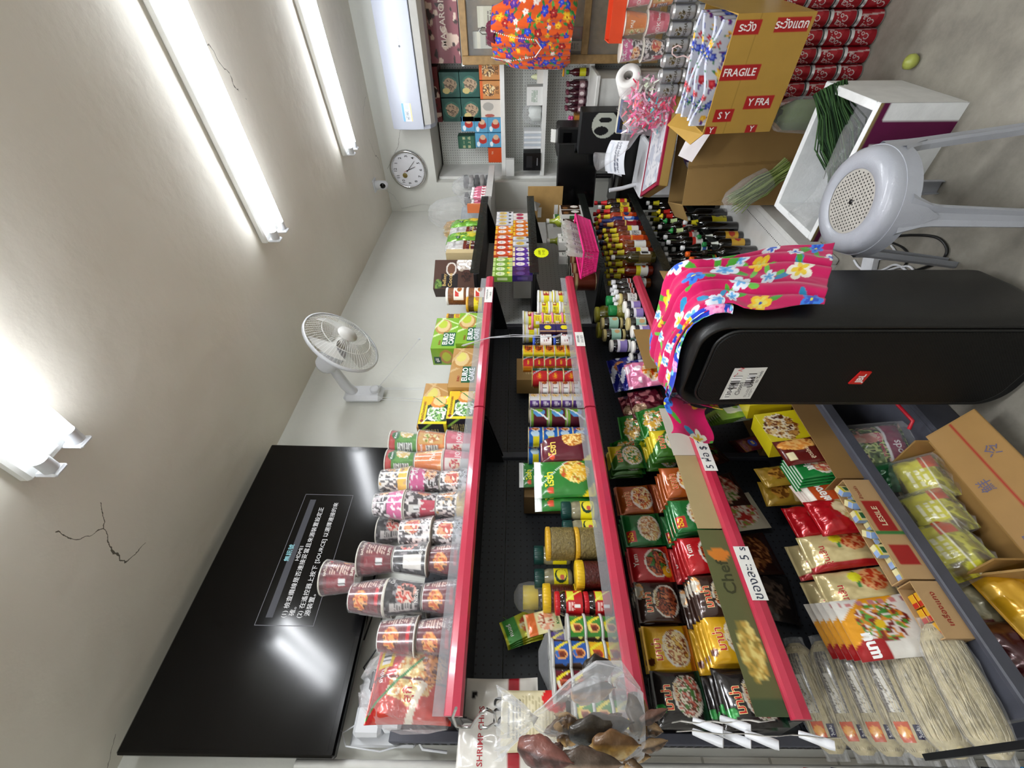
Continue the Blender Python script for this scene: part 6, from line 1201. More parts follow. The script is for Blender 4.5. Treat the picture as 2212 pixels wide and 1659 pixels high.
# scale display with papers
t = thing('price_scale', (.95, 3.12, .0), 0, 'blue and cream electronic scale display beside the paper slips', 'scale'); b = MB('grey_white'); b.tube([(0, .05, .5), (0, .05, .8)], .02, 10); b.lathe([(0, .48), (.12, .48), (.12, .5), (0, .5)], 20, c=(0, .05, 0)); b.build('stand', t)
b = MB('print_card'); T_ = Matrix.Rotation(-.2, 4, 'X'); b.T = T_
b.box((-.11, -.02, .76), (.11, .03, .9), '#c8c4b0', ch=.01); b.box((-.1, -.024, .77), (.1, -.019, .89), '#26407c'); b.box((-.08, -.026, .80), (.08, -.0235, .875), '#1c1818'); b.build('display', t)
pd = MB('grey_white'); pd.box((.86, 3.03, 0), (1.06, 3.28, .478), ch=.004); tag(pd.build('side_table'), 'small pale side table under the price scale', 'table')
for i, (x, y, z_, r_) in enumerate(((.74, 3.12, .80, .2), (.72, 3.15, .805, -.15))):
    p = MB('print_card'); c = Can('#dcdfe6', ('l', -.09, -.02, .09, .02, 8, '#5a6070'), ('r', -.09, .03, .09, .045, '#c3c9d4')); p.surf(lambda u, v: ((u, v*.6, .05*math.cos(u*9)+.12+v*.8), (0, -.6, .8)), .2, .13, 30, 20, c); o = p.build('receipt_paper', None, (x, y, z_-.08), (0, 0, r_)); tag(o, 'curled printed paper slips by the scale, %s sheet' % ('upper', 'lower')[i], 'paper')
# toilet roll
t = thing('toilet_roll', (1.205, 2.86, .93), 0, 'white toilet paper roll lying near the pink garlands', 'toilet roll'); t.rotation_euler = (1.2, .15, .75); t.scale = (1.15,)*3
b = MB('print_matte'); b.lathe([(.022, -.05), (.056, -.05), (.058, -.046), (.058, .046), (.056, .05), (.022, .05), (.022, -.05)], 36, '#e8e6e2', cap=False); b.build('paper_roll', t); b = MB('print_matte'); b.lathe([(.0215, -.05), (.0195, -.05), (.0195, .05), (.0215, .05)], 24, '#8f8a84', cap=False); b.build('core', t)
b = MB('print_matte'); b.surf(lambda u, v: ((.058+.02*(u+.05)*4, v, -.03-u*.9), (1, 0, 0)), .1, .09, 8, 6, None, '#e6e4e0'); b.build('loose_sheet', t)
# garlands in bag
t = thing('garland_bag', (1.115, 2.80, .697), 0, 'clear bag of pink and white flower garlands above the big carton', 'garlands')
b = MB('painted_plastic'); q = random.Random(8)
for i in range(420):
    a = q.uniform(0, 2*PI); r_ = .095*math.sqrt(q.random()); h = q.uniform(0, .2); p = Vector((r_*1.25*math.cos(a), r_*math.sin(a), h)); d = Vector((q.uniform(-1, 1), q.uniform(-1, 1), q.uniform(-1, 1))).normalized()*.034
    col = ['#e0206c', '#f04a94', '#f8a0c8', '#e8305c', '#f8e0e8'][q.randrange(5)] if p.x < .05 or h > .17 else ['#dfe6d4', '#e8ece0', '#c8d4b8', '#f0a8c8'][q.randrange(4)]
    if q.random() < .05: col = ['#e8e020', '#40c8d8', '#f06020'][q.randrange(3)]
    n_ = d.orthogonal().normalized()*.006; b.add([p-n_, p+d-n_*.4, p+d+n_*.4, p+n_], [(0, 1, 2, 3)], col)
b.build('garlands', t); t.scale = (1.15,)*3; f = MB('clear_bag'); blob(f, [(.03, -.0), (.1, .0), (.125, .08), (.12, .17), (.07, .22), (.03, .25)], n=24, amp=.07, sy=.85); f.build('clear_bag', t)
f = MB('clear_bag'); f.tube([(-.1, -.02, .17), (-.16, -.06, .2), (-.22, -.06, .26), (-.25, -.03, .33)], [.05, .03, .022, .045], 12, smooth=False); f.build('bag_neck', t)
st_ = MB('wood'); st_.box((1.03, 2.78, 0), (1.15, 2.98, .695)); o = st_.build('wooden_crate'); tag(o, 'plain crate behind the big carton carrying the garlands and roll', 'crate')
rp_ = carton('roll_support', .1, .08, .42, Can('#b8b0a8'), None, None); rp_.put((1.215, 2.89, .458), 0, 'pale packet standing under the toilet roll')
# orange floral bag hanging from the cabinet
def flowers(seed, n, cols, w, h, rmin=.012, rmax=.03, leaf='#2c7a3c'):
    q = random.Random(seed); L_ = []
    for i in range(n):
        r = q.uniform(rmin, rmax); best = max(((q.uniform(-w/2, w/2), q.uniform(-h/2, h/2)) for _ in range(14)), key=lambda p: min([math.hypot(p[0]-o[0], p[1]-o[1])-o[2] for o in L_] or [0]))
        L_.append((*best, r, q.uniform(0, 6.28), q.choice(cols), q.random()))
    return L_
class FCan(Can):
    """floral cloth print: five-petalled flowers with leaves"""
    def __init__(s, bg, fl, leaf): Can.__init__(s, bg); s.fl = fl; s.leaf = leaf
    def paint(s, U, V):
        C = np.tile(np.array(lin(s.bg)), (len(U), 1))
        for (x, y, r, a0, (c1, c2, c3), k) in s.fl:
            dx, dy = U-x, V-y; R_ = np.hypot(dx, dy); A = np.arctan2(dy, dx)-a0
            for lo in (2.2, 3.9):
                lx = dx-1.25*r*math.cos(a0+lo); ly = dy-1.25*r*math.sin(a0+lo); u_ = lx*math.cos(a0+lo)+ly*math.sin(a0+lo); v_ = -lx*math.sin(a0+lo)+ly*math.cos(a0+lo)
                M_ = (u_/(r*.7))**2+(v_/(r*.28))**2 <= 1; C[M_] = lin(s.leaf[int(k*10) % len(s.leaf)])
            pr = r*(.55+.45*np.abs(np.cos(2.5*A))**.7); M_ = R_ <= pr; C[M_] = lin(c1)
            M_ = R_ <= pr*.62*(.6+.4*np.abs(np.cos(2.5*A))); C[M_] = lin(c2); M_ = R_ <= r*.14; C[M_] = lin(c3)
        return C
def hang():
    t = thing('floral_bag', (1.335, 3.72, 1.46), 0, 'orange floral drawstring bag hanging in front of the wooden cabinet', 'bag'); t.rotation_euler = (0, 0, -.55)
    fc = FCan('#d8561c', flowers(5, 85, [('#2438b0', '#3a58d8', '#c8d020'), ('#8a1c20', '#b82c28', '#e8d0a0'), ('#e8a818', '#f0c838', '#a03010'), ('#4a2a8a', '#6a3a9c', '#e8a0a0'), ('#e8dcd0', '#f0e8e0', '#c83040')], .52, .6, .014, .03), ['#2c7a3c', '#4a9a48', '#5a3a8a'])
    b = MB('cloth_print'); w, h = .5, .54
    def prof(v): f = (v+h/2)/h; return .5*w*(.55+.45*math.sin(min(1, (1-f)*1.5+.22)*PI/2))*(1 if f > .12 else .8+.2*f/.12)
    def mk(sg):
        def S(u, v):
            k = 2*u/w; x = k*prof(v); tk = .085*max(0, 1-k*k)**.5*(.5+.5*min(1, (h/2-v)/h*2.2)); f = (v+h/2)/h
            y = -sg*(tk+.008*math.sin(x*60+v*14)*(f)+.004*math.sin(x*140))
            return (sg*x, y, v-.02*k*k), (0, -sg, 0)
        return S
    b.surf(mk(1), w, h, 110, 120, fc); b.surf(mk(-1), w, h, 30, 30, fc); b.build('bag_body', t)
    k = MB('cloth_print'); blob(k, [(.05, .0), (.09, .03), (.07, .07), (.05, .08)], n=24, amp=.06, c=(0, 0, .22), sy=.6, col='#5a1a30'); k.build('gathered_neck', t)
    c = MB('painted_plastic')
    P = [Vector((-.115, -.06, .27)), Vector((-.1, -.11, .15)), Vector((-.06, -.125, -.03)), Vector((0, -.125, -.07)), Vector((.05, -.12, -.03)), Vector((.06, -.11, .12)), Vector((.065, -.06, .27))]
    for i in range(len(P)-1):
        for j in range(11): p = P[i].lerp(P[i+1], j/11); c.lathe([(0, -.005), (.005, 0), (0, .005)], 6, '#e8e4e4', c=tuple(p))
    c.build('beaded_cord', t)
    h_ = MB('steel'); h_.tube([(0, 0, .29), (0, 0, .33), (.02, 0, .35), (.03, .02, .33), (.02, .03, .31)], .003, 6); h_.build('hanger_hook', t)
    g = MB('painted_plastic'); g.tube([(-.2, .0, -.2), (-.24, .0, -.25)], [.02, .01], 8, '#4a1420'); g.tube([(-.24, 0, -.25), (-.3, -.01, -.25)], .008, 6, '#c88a20'); g.build('tassel', t)
hang()
# cup noodle trays, silver drink cans, red cans, orange tray at the upper right of the scene
cans_r = Can('#a8222e', ('d', .55, 1, -.012, .02, '#bc3440'), ('d', 1, .1, .03, .036, '#d8c0c0')); cans_r.t('Coca', -.02, .0, .034, '#e8d8d8', 1.2).t('Cola', .012, .012, .03, '#e8d8d8', 1.2)
def drinkcan(name, can, r=.0305, h=.115):
    t = thing(name); b = MB('print_metal'); b.surf(lambda u, v: ((r*math.cos(u/r), r*math.sin(u/r), h/2+v), (math.cos(u/r), math.sin(u/r), 0)), 2*PI*r, h-.022, 54, 30, can)
    b.lathe([(0, .004), (r*.72, .0), (r*.8, .002), (r, .011)], 30, '#b8b8b8', cap=False); b.build('can_body', t)
    l = MB('print_metal'); l.lathe([(r, h-.011), (r*.86, h-.002), (r*.84, h), (r*.8, h-.003), (0, h-.003)], 30, '#c4c4c4', cap=False); l.build('can_lid', t); return Proto(t, 'can')
rc = drinkcan('drink_can', cans_r)
A0 = Vector((1.165, 2.33, 0)); D0 = Vector((.985, .12, 0)).normalized(); N0 = Vector((-D0.y, D0.x, 0))
for tier in range(4):
    for i in range(9):
        for r_ in range(2):
            if r_ == 1 and tier < 3: continue
            p = A0+D0*(.033+.0625*i)+N0*(.031+.0625*r_); rc.put((p.x, p.y, .1155*tier), rnd.uniform(-2.2, -1.2), 'red cola can, tier %d from the floor, %s from the left, %s' % (tier+1, ORD[i], ('front', 'second row')[r_]), 'red cola cans stacked on the floor')
ft = carton('can_case', .58, .17, .34, Can('#6a1420'), None, None); pc = A0+D0*.29+N0*.16; ft.put((pc.x, pc.y, 0), math.atan2(D0.y, D0.x)-PI/2, 'dark red case of cans behind the front cola cans')
sc = Can('#b9bcc2', ('b', -.0, .012, .02, .016, 241, ['#7a6a3c', '#c8ccd0', '#5a5440'], 120), ('d', 1, 0, .04, .06, '#8a8a90')); sc.t('SINGHA', .0, -.02, .022, '#5a5648', PI/2*0)
sv = drinkcan('drink_can', sc)
for tier in range(3):
    for i in range(8): sv.put((1.19+.0635*i, 2.74, .46+.1155*tier), rnd.uniform(-2.0, -1.3), 'silver drink can, %s tier behind the fragile carton, %s from the left' % (('lower', 'middle', 'upper')[tier], ORD[i]), 'silver drink cans')
pb_s = carton('can_case', .62, .3, .457, Can('#8a7a50', ('l', -.2, -.1, .2, .1, 5, '#5a4a28')).t('SINGHA', 0, .15, .06, '#4a3c1c'), None, None); pb_s.put((1.47, 2.80, 0), -PI/2, 'brown beer carton under the silver drink cans')
cpi = 0
for tier in range(2):
    for i in range(5):
        pr = [cu_floral, cu_jok, cu_orange, cu_yellow, cu_black, cu_pink, cu_orange, cu_jok, cu_floral, cu_yellow][cpi]; cpi += 1
        pr.put((1.36+.105*i, 2.76, .808+.11*tier), -1.6+rnd.uniform(-.4, .4), 'wrapped noodle cup on the silver cans, %s tier, %s from the left' % (('lower', 'upper')[tier], ORD[i]), 'noodle cups above the silver cans')
ot = tray('orange_tray', 'bright orange plastic tray hooked above the noodle cups', -.07, .07, -.14, .14, 0, .065, '#d2441f', t=.004, cat='tray'); ot.location = (1.53, 2.80, 1.028); ot.rotation_euler = (0, 0, -PI/2)
# ---------------------------------------------------------------- things on the floor
def openbox(t, w, d, h, col, th=.005, flaps=(), front=None, name='carton_body', inner=None):
    """open carton with its front face on -y, origin at the middle of the base"""
    b = MB('print_card'); c = front or Can(col)
    b.surf(plane_s((0, -d/2-.0006, h/2), (1, 0, 0), (0, 0, 1)), w, h, 100, 80, c, smooth=False)
    b.box((-w/2, -d/2, 0), (w/2, -d/2+th, h), col); b.box((-w/2, d/2-th, 0), (w/2, d/2, h), col); b.box((-w/2, -d/2+th, 0), (-w/2+th, d/2-th, h), col); b.box((w/2-th, -d/2+th, 0), (w/2, d/2-th, h), col); b.box((-w/2+th, -d/2+th, 0), (w/2-th, d/2-th, th), col)
    for (A, B, C_, D_) in flaps:
        b.add([A, B, C_, D_]+[tuple(Vector(p)+Vector((0, 0, -.004))) for p in (A, B, C_, D_)], [(0, 1, 2, 3), (7, 6, 5, 4), (0, 4, 5, 1), (1, 5, 6, 2), (2, 6, 7, 3), (3, 7, 4, 0)], col)
    return b.build(name, t)
def bigcarton():
    w, d, h = .43, .26, .60; ang = .32; cx_, cy_ = (1.066+.70)/2, (2.641+2.45)/2
    n = Vector((-math.sin(ang), math.cos(ang))); t = thing('cardboard_box', (cx_+n.x*d/2, cy_+n.y*d/2, 0), ang, 'large plain open cardboard box behind the white foam box', 'box')
    c = Can('#9a7a48', ('d', 1, .05, -.012, .004, '#8a6c3e'), ('d', 1, .0, .1, .102, '#a88854'), ('d', 1, .3, -.16, -.157, '#8a6c3e')); openbox(t, w, d, h, '#a08250', front=c, flaps=[((-w/2, -d/2, h), (-w/2, d/2, h), (-w/2-.08, d/2-.02, h-.05), (-w/2-.09, -d/2+.03, h-.06)), ((w/2, -d/2, h), (w/2, d/2, h), (w/2+.1, d/2-.05, h+.07), (w/2+.1, -d/2+.03, h+.06))])
    g = MB('cloth_print'); fc = FCan('#3a2a5c', flowers(9, 40, [('#8a2430', '#c84a50', '#e8d0a0'), ('#2438a0', '#5a6ac8', '#e0e0f0'), ('#d8d0c8', '#b8a8a0', '#a03030')], .5, .5), ['#2a4a3c', '#4a2a5c'])
    g.surf(lambda u, v: ((u, v, .5+.035*math.sin(u*21+v*9)+.03*math.sin(v*27-u*11)), (0, 0, 1)), w-.02, d-.02, 70, 60, fc); g.build('folded_garments', t)
    return t, ang
BC, BA = bigcarton()
def lidtray():
    t = thing('foam_tray_box', (.93, 2.80, .635), 0, 'shallow cardboard tray with red tape and white papers lying across the big cardboard box', 'tray'); t.rotation_euler = (.0, .12, .55)
    b = MB('print_card'); w, d, h = .58, .34, .055
    b.box((-w/2, -d/2, .03), (w/2, d/2, .03+h), '#a5864a', ch=.004); b.build('tray_body', t)
    p = MB('print_card'); c = Can('#dcdce0', ('n', 24, .6, 251, '#b8bcc8'), ('n', 70, .8, 252, '#8a90a0')); p.surf(plane_s((0, 0, .0925), (1, 0, 0), (0, 1, 0)), w-.05, d-.05, 50, 40, c); p.build('wrapped_top', t)
    r = MB('painted_plastic')
    for (a, b_) in (((-w/2-.001, -d/2-.001, .082), (w/2+.001, -d/2+.02, .0935)), ((-w/2-.001, d/2-.02, .082), (w/2+.001, d/2+.001, .0935)), ((-w/2-.001, -d/2, .082), (-w/2+.02, d/2, .0935)), ((w/2-.02, -d/2, .082), (w/2+.001, d/2, .0935))): r.box(a, b_, '#a0163c')
    r.build('red_tape', t)
lidtray()
sh = MB('print_card'); sh.add([(0, 0, 0), (.22, .02, -.07), (.2, -.16, -.1), (.02, -.17, -.02)], [(0, 3, 2, 1)], '#d4cfd0'); sh.add([(.1, -.0, -.029), (.17, .01, -.05), (.16, -.06, -.068), (.1, -.06, -.045)], [(0, 3, 2, 1)], '#8a1c6a'); tag(sh.build('paper_sheet', None, (.92, 2.56, .665)), 'white sheet with a purple block sticking out over the big box', 'paper')
def fragile():
    w, d, h = .40, .30, .30; t = thing('fragile_carton', (1.362, 2.245, .4635), 0, 'ochre carton with red FRAGILE tape full of folded floral clothes', 'box'); t.rotation_euler = (.10, .0, -.07)
    c = Can('#b08a3c', ('d', 0, 1, -.002, -.0005, '#9a7830'), ('d', 0, 1, .06, .0615, '#9a7830'))
        # tape pieces: red blocks with white words running down the face as in the photo
    P_ = [(.02, .075, .055, .16, 'FRAGILE'), (.16, .1, .045, .1, 'ระวัง'), (.165, -.07, .045, .13, 'ระวังแตก'), (-.085, -.05, .05, .12, 'Y FRA'), (-.13, .085, .05, .08, 'S Y'), (-.185, .12, .03, .05, 'Y'), (-.185, -.06, .03, .05, 'Y')]
    for (x, z, ww, hh, tx) in P_: c.ops.append(('r', x-ww/2, z-hh/2, x+ww/2, z+hh/2, '#a81c1c')); c.t(tx, x, z, .036 if len(tx) > 2 else .03, '#f0e8e4', -PI/2, .02)
    b = openbox(t, w, d, h, '#b08a3c', front=c, name='carton_body', flaps=[((-w/2, -d/2, h), (-w/2, d/2, h), (-w/2-.05, d/2-.02, h+.05), (-w/2-.05, -d/2+.03, h+.03)), ((w/2, -d/2, h), (w/2, d/2, h), (w/2+.02, d/2-.02, h+.1), (w/2+.02, -d/2+.02, h+.1))])
    fc = FCan('#c8ccd8', flowers(12, 60, [('#2a3aa8', '#6a80d8', '#e8d040'), ('#b81c2c', '#d84a50', '#f0e0a0'), ('#e8b020', '#f0d060', '#a03020'), ('#f0f0f4', '#a8b0d0', '#3040a0')], .4, .3, .01, .022), ['#3a7a4a', '#5a2a7a'])
    for k in range(4):
        g = MB('cloth_print'); bgc = k; g.surf(lambda u, v, k=k: ((u, -d/2+.035+.06*k+.012*math.sin(u*30+k), h-.03+v+.01*math.sin(u*22+k*2)), (0, -1, 0)), w-.04, .14, 60, 20, fc)
        g.surf(lambda u, v, k=k: ((-u, -d/2+.05+.06*k+.012*math.sin(-u*30+k), h-.03+v+.01*math.sin(-u*22+k*2)), (0, 1, 0)), w-.04, .14, 20, 6, None, '#b8bcc8')
        g.surf(lambda u, v, k=k: ((u, -d/2+.0425+.06*k+.012*math.sin(u*30+k)+v, h+.04+.01*math.sin(u*22+k*2)+.006*math.cos(v*300)), (0, 0, 1)), w-.04, .016, 60, 3, fc); g.build('folded_cloth', t)
fragile()
# pink wire hanger in front of the carton
h = MB('painted_plastic'); P = [at(a, b, 'y', 2.3) for a, b in ((1530, 208), (1510, 226), (1500, 218), (1492, 140), (1488, 124), (1540, 38), (1560, 20), (1575, 22), (1575, 40))]
h.tube(P, .003, 6, '#e8c8c4'); P2 = [at(a, b, 'y', 2.3) for a, b in ((1530, 208), (1545, 160))]; h.tube(P2, .003, 6, '#e8c8c4')
P3 = [at(a, b, 'y', 2.3) for a, b in ((1490, 126), (1476, 120), (1462, 124), (1452, 116), (1453, 104), (1464, 98), (1472, 102))]; h.tube(P3, .0028, 6, '#e8c8c4'); tag(h.build('wire_hanger'), 'pale pink wire coat hanger hooked in front of the fragile carton', 'hanger')
# foam box with greens
def foambox():
    x0, x1, y0, y1, H_ = .83, 1.335, 1.73, 2.10, .30; w, d = x1-x0, y1-y0; t = thing('foam_box', ((x0+x1)/2, (y0+y1)/2, 0), 0, 'white foam box with wide plum stripe, open on the floor beside the stool', 'box')
    th = .028; b = MB('print_matte'); W_ = '#e6e8e8'
    c = Can(W_, ('d', 1, 0, .125, .2, '#5c1440'), ('d', 0, 1, .115, .135, '#5c1440'), ('d', 0, 1, .135, .16, '#8a7a50')); b.surf(plane_s((0, -d/2-.0008, H_/2), (1, 0, 0), (0, 0, 1)), w, H_, 60, 40, c, smooth=False)
    b.surf(plane_s((w/2+.0008, 0, H_/2), (0, 1, 0), (0, 0, 1)), d, H_, 2, 2, col='#dcdcda', smooth=False)
    b.box((-w/2, -d/2, 0), (w/2, -d/2+th, H_), W_, ch=.004); b.box((-w/2, d/2-th, 0), (w/2, d/2, H_), W_, ch=.004); b.box((-w/2, -d/2+th, 0), (-w/2+th, d/2-th, H_), W_, ch=.002); b.box((w/2-th, -d/2+th, 0), (w/2, d/2-th, H_), W_, ch=.002); b.box((-w/2+th, -d/2+th, 0), (w/2-th, d/2-th, .03), W_)
    b.build('foam_shell', t)
foambox()
def stems(name, label, A, B, n, spread, col, r, bend=.02, seed=1, cat='vegetables', wilt=0):
    q = random.Random(seed); A, B = Vector(A), Vector(B); dr = (B-A).normalized(); s_ = dr.orthogonal().normalized(); w_ = dr.cross(s_); t = thing(name, (0, 0, 0), 0, label, cat); b = MB('print_matte')
    for i in range(n):
        a = q.uniform(0, 2*PI); k = spread*math.sqrt(q.random()); o1 = s_*k*math.cos(a)+w_*k*math.sin(a); k2 = k*q.uniform(.5, 1.6); o2 = s_*k2*math.cos(a)+w_*k2*math.sin(a); e = q.uniform(-.12, .04)
        m_ = (A+B)/2+(o1+o2)/2+Vector((q.uniform(-bend, bend), q.uniform(-bend, bend), q.uniform(-bend, bend)*.5+wilt))
        b.tube([A+o1, A.lerp(m_, .5)+o1*.2, m_, m_.lerp(B, .5)+o2*.3, B+o2+dr*e*.5], [r, r, r*.9, r*.8, r*.4], 4, col[q.randrange(len(col))])
    b.build('stems', t); return t
stems('garlic_chives', 'dark green garlic chives lying in the foam box', (1.32, 2.06, .30), (1.02, 1.86, .17), 260, .055, ['#1f3a1c', '#2c4a26', '#3a5a30', '#18301a'], .003, .04, 3)
stems('garlic_chives', 'smaller bunch of dark garlic chives at the front of the foam box', (1.25, 1.83, .14), (1.05, 1.80, .19), 140, .03, ['#1f3a1c', '#2c4a26', '#3a5a30'], .003, .03, 4)
f = MB('clear_bag'); f.tube([(1.29, 1.95, .16), (1.2, 1.86, .2), (1.08, 1.83, .22), (.97, 1.83, .26), (.93, 1.80, .33), (.90, 1.79, .36)], [.06, .085, .08, .05, .035, .05], 16, smooth=False, cap=False); tag(f.build('plastic_bag'), 'long crumpled clear plastic bag spilling out of the foam box', 'bag')
t = stems('lemongrass_bundle', 'bundle of pale green stalks in clear wrap leaning on the big cardboard box', at(1705, 360, 'y', 2.40), at(1580, 440, 'y', 2.38), 75, .055, ['#7a8a4a', '#8a9a58', '#6a7a3c', '#a0a870'], .0045, .012, 5)
f = MB('clear_bag'); f.tube([at(1660, 385, 'y', 2.39), at(1620, 410, 'y', 2.38), at(1580, 438, 'y', 2.38), at(1562, 446, 'y', 2.38)], [.06, .07, .065, .03], 14, smooth=False, cap=False); f.build('clear_wrap', t)
t = thing('herb_bag', (1.20, 2.18, .0), 0, 'thin bag of leafy herbs squeezed between foam box and cola cans', 'bag'); b = MB('print_matte'); blob(b, [(.02, .0), (.05, .03), (.06, .2), (.06, .35), (.03, .4)], n=14, amp=.1, smooth=True, col='#5a6a3c', sy=.6); b.build('herbs', t); f = MB('clear_bag'); blob(f, [(.03, .0), (.06, .02), (.072, .2), (.07, .38), (.03, .43)], n=16, amp=.08, sy=.65); f.build('clear_bag', t)
lm = MB('painted_plastic'); lm.lathe([(0, 0), (.018, .004), (.026, .02), (.024, .036), (.01, .046), (0, .048)], 20, '#9aa04c'); tag(lm.build('lime', None, (1.40, 2.07, 0)), 'small pale green lime on the floor beside the foam box', 'fruit')
# grey plastic stool
def stool():
    t = thing('plastic_stool', (1.122, 1.425, 0), 0, 'light grey round plastic stool with perforated seat', 'stool'); t.rotation_euler = (0, 0, .15)
    mat('stool_plastic', '#a0a3ab', .35, coat=.2, var=.1, scale=8, bump=.15, bscale=200); mat('stool_perf', '#a8a49c', .6, var=.15)
    Z = .46; R = .165; b = MB('stool_plastic')
    b.lathe([(.098, Z-.004), (.102, Z-.0005), (.125, Z+.001), (.148, Z-.004), (.16, Z-.018), (R, Z-.04), (R+.003, Z-.075), (R+.001, Z-.076), (R-.003, Z-.04), (.155, Z-.022), (.145, Z-.009), (.125, Z-.004), (.1, Z-.007)], 64, cap=False); b.build('seat_rim', t)
    s = MB('stool_perf'); s.lathe([(0, Z-.006), (.1, Z-.006)], 48, cap=False); s.lathe([(0, Z-.0085), (.1, Z-.0085)], 48, cap=False)
    k = 0
    so = s.build('seat_panel', t)
    hb = MB('black_plastic')
    for i in range(-8, 9):
        for j in range(-8, 9):
            x, y = (i+(.5 if j % 2 else 0))*.0125, j*.0108
            if .012 < math.hypot(x, y) < .092: hb.lathe([(.0027, Z-.0062), (.0027, Z-.0055), (0, Z-.0055)], 8, c=(x, y, 0), cap=False)
    hb.lathe([(.0085, Z-.0062), (.0085, Z-.0052), (0, Z-.0052)], 16); hb.build('perforations', t)
    ap = MB('stool_plastic')                    # arched apron between the legs
    n = 96; V = []
    for i in range(n):
        a = 2*PI*i/n; q = abs(math.sin(2*(a-PI/4+PI/4)))  # 0 at the legs
        dep = .075+.075*max(0, 1-q*1.9)**1.2; z0 = Z-.04; ro = R+.002; rb = R+.002+.012*(dep/.15)
        for (r, z) in ((ro, z0), (rb, Z-.04-dep+.035), (rb-.004, Z-.04-dep+.035), (ro-.005, z0)): V.append((r*math.cos(a), r*math.sin(a), z))
    ap.add(V, [(i*4+k, ((i+1) % n)*4+k, ((i+1) % n)*4+(k+1) % 4, i*4+(k+1) % 4) for i in range(n) for k in range(4)], smooth=False); ap.build('apron', t)
    for i in range(4):
        a = i*PI/2; L_ = MB('stool_plastic'); V = []; m_ = 14
        for j in range(m_+1):
            f_ = j/m_; z = (Z-.06)*(1-f_)+.002*f_; rr = R-.004+.052*f_; wd = .034*(1-.3*f_)+.026*max(0, 1-f_*6)
            sec = [(-wd, 0), (-wd*.85, .008), (-wd*.3, .002), (wd*.3, .002), (wd*.85, .008), (wd, 0), (wd*.92, -.016), (wd*.8, -.016), (wd*.78, -.004), (-wd*.78, -.004), (-wd*.8, -.016), (-wd*.92, -.016)]
            for (tq, rq) in sec: V.append(((rr+rq)*math.cos(a)-tq*math.sin(a), (rr+rq)*math.sin(a)+tq*math.cos(a), z))
        ns = 12; L_.add(V, [(j*ns+k, (j+1)*ns+k, (j+1)*ns+(k+1) % ns, j*ns+(k+1) % ns) for j in range(m_) for k in range(ns)]+[tuple(range(m_*ns, m_*ns+ns))], smooth=False); L_.build('leg', t)
stool()
# loudspeaker with cloth
SPX0, SPX1, SPY0, SPY1, SPH = .655, 1.0, .935, 1.275, 1.045
def grille_mat():
    m, N, L, B = nmat('speaker_grille'); B.inputs['Roughness'].default_value = .6; B.inputs['Specular IOR Level'].default_value = .2
    tc = N.new('ShaderNodeTexCoord'); mp = N.new('ShaderNodeMapping'); mp.inputs['Rotation'].default_value = (0, PI/4, 0); mp.inputs['Scale'].default_value = (1, 0, 1)
    v = N.new('ShaderNodeTexVoronoi'); v.inputs['Scale'].default_value = 170; v.inputs['Randomness'].default_value = 0
    L.new(tc.outputs['Object'], mp.inputs['Vector']); L.new(mp.outputs[0], v.inputs['Vector'])
    r = N.new('ShaderNodeValToRGB'); r.color_ramp.elements[0].color = (.0015, .0015, .0015, 1); r.color_ramp.elements[1].color = (.008, .008, .0075, 1); r.color_ramp.elements[0].position = .25; r.color_ramp.elements[1].position = .45
    L.new(v.outputs['Distance'], r.inputs[0]); L.new(r.outputs[0], B.inputs['Base Color'])
    b = N.new('ShaderNodeBump'); b.inputs['Strength'].default_value = .6; b.inputs['Distance'].default_value = .002; L.new(v.outputs['Distance'], b.inputs['Height']); L.new(b.outputs[0], B.inputs['Normal'])
grille_mat(); mat('speaker_plastic', '#0c0d0e', .45, var=.25, scale=6, bump=.12, bscale=300, coat=.05)
def rrect(x0, x1, z0, z1, r, n=8):
    P = []
    for (cx_, cz_, a0) in ((x1-r, z0+r, -PI/2), (x1-r, z1-r, 0), (x0+r, z1-r, PI/2), (x0+r, z0+r, PI)):
        for i in range(n+1): a = a0+PI/2*i/n; P.append((cx_+r*math.cos(a), cz_+r*math.sin(a)))
    return P
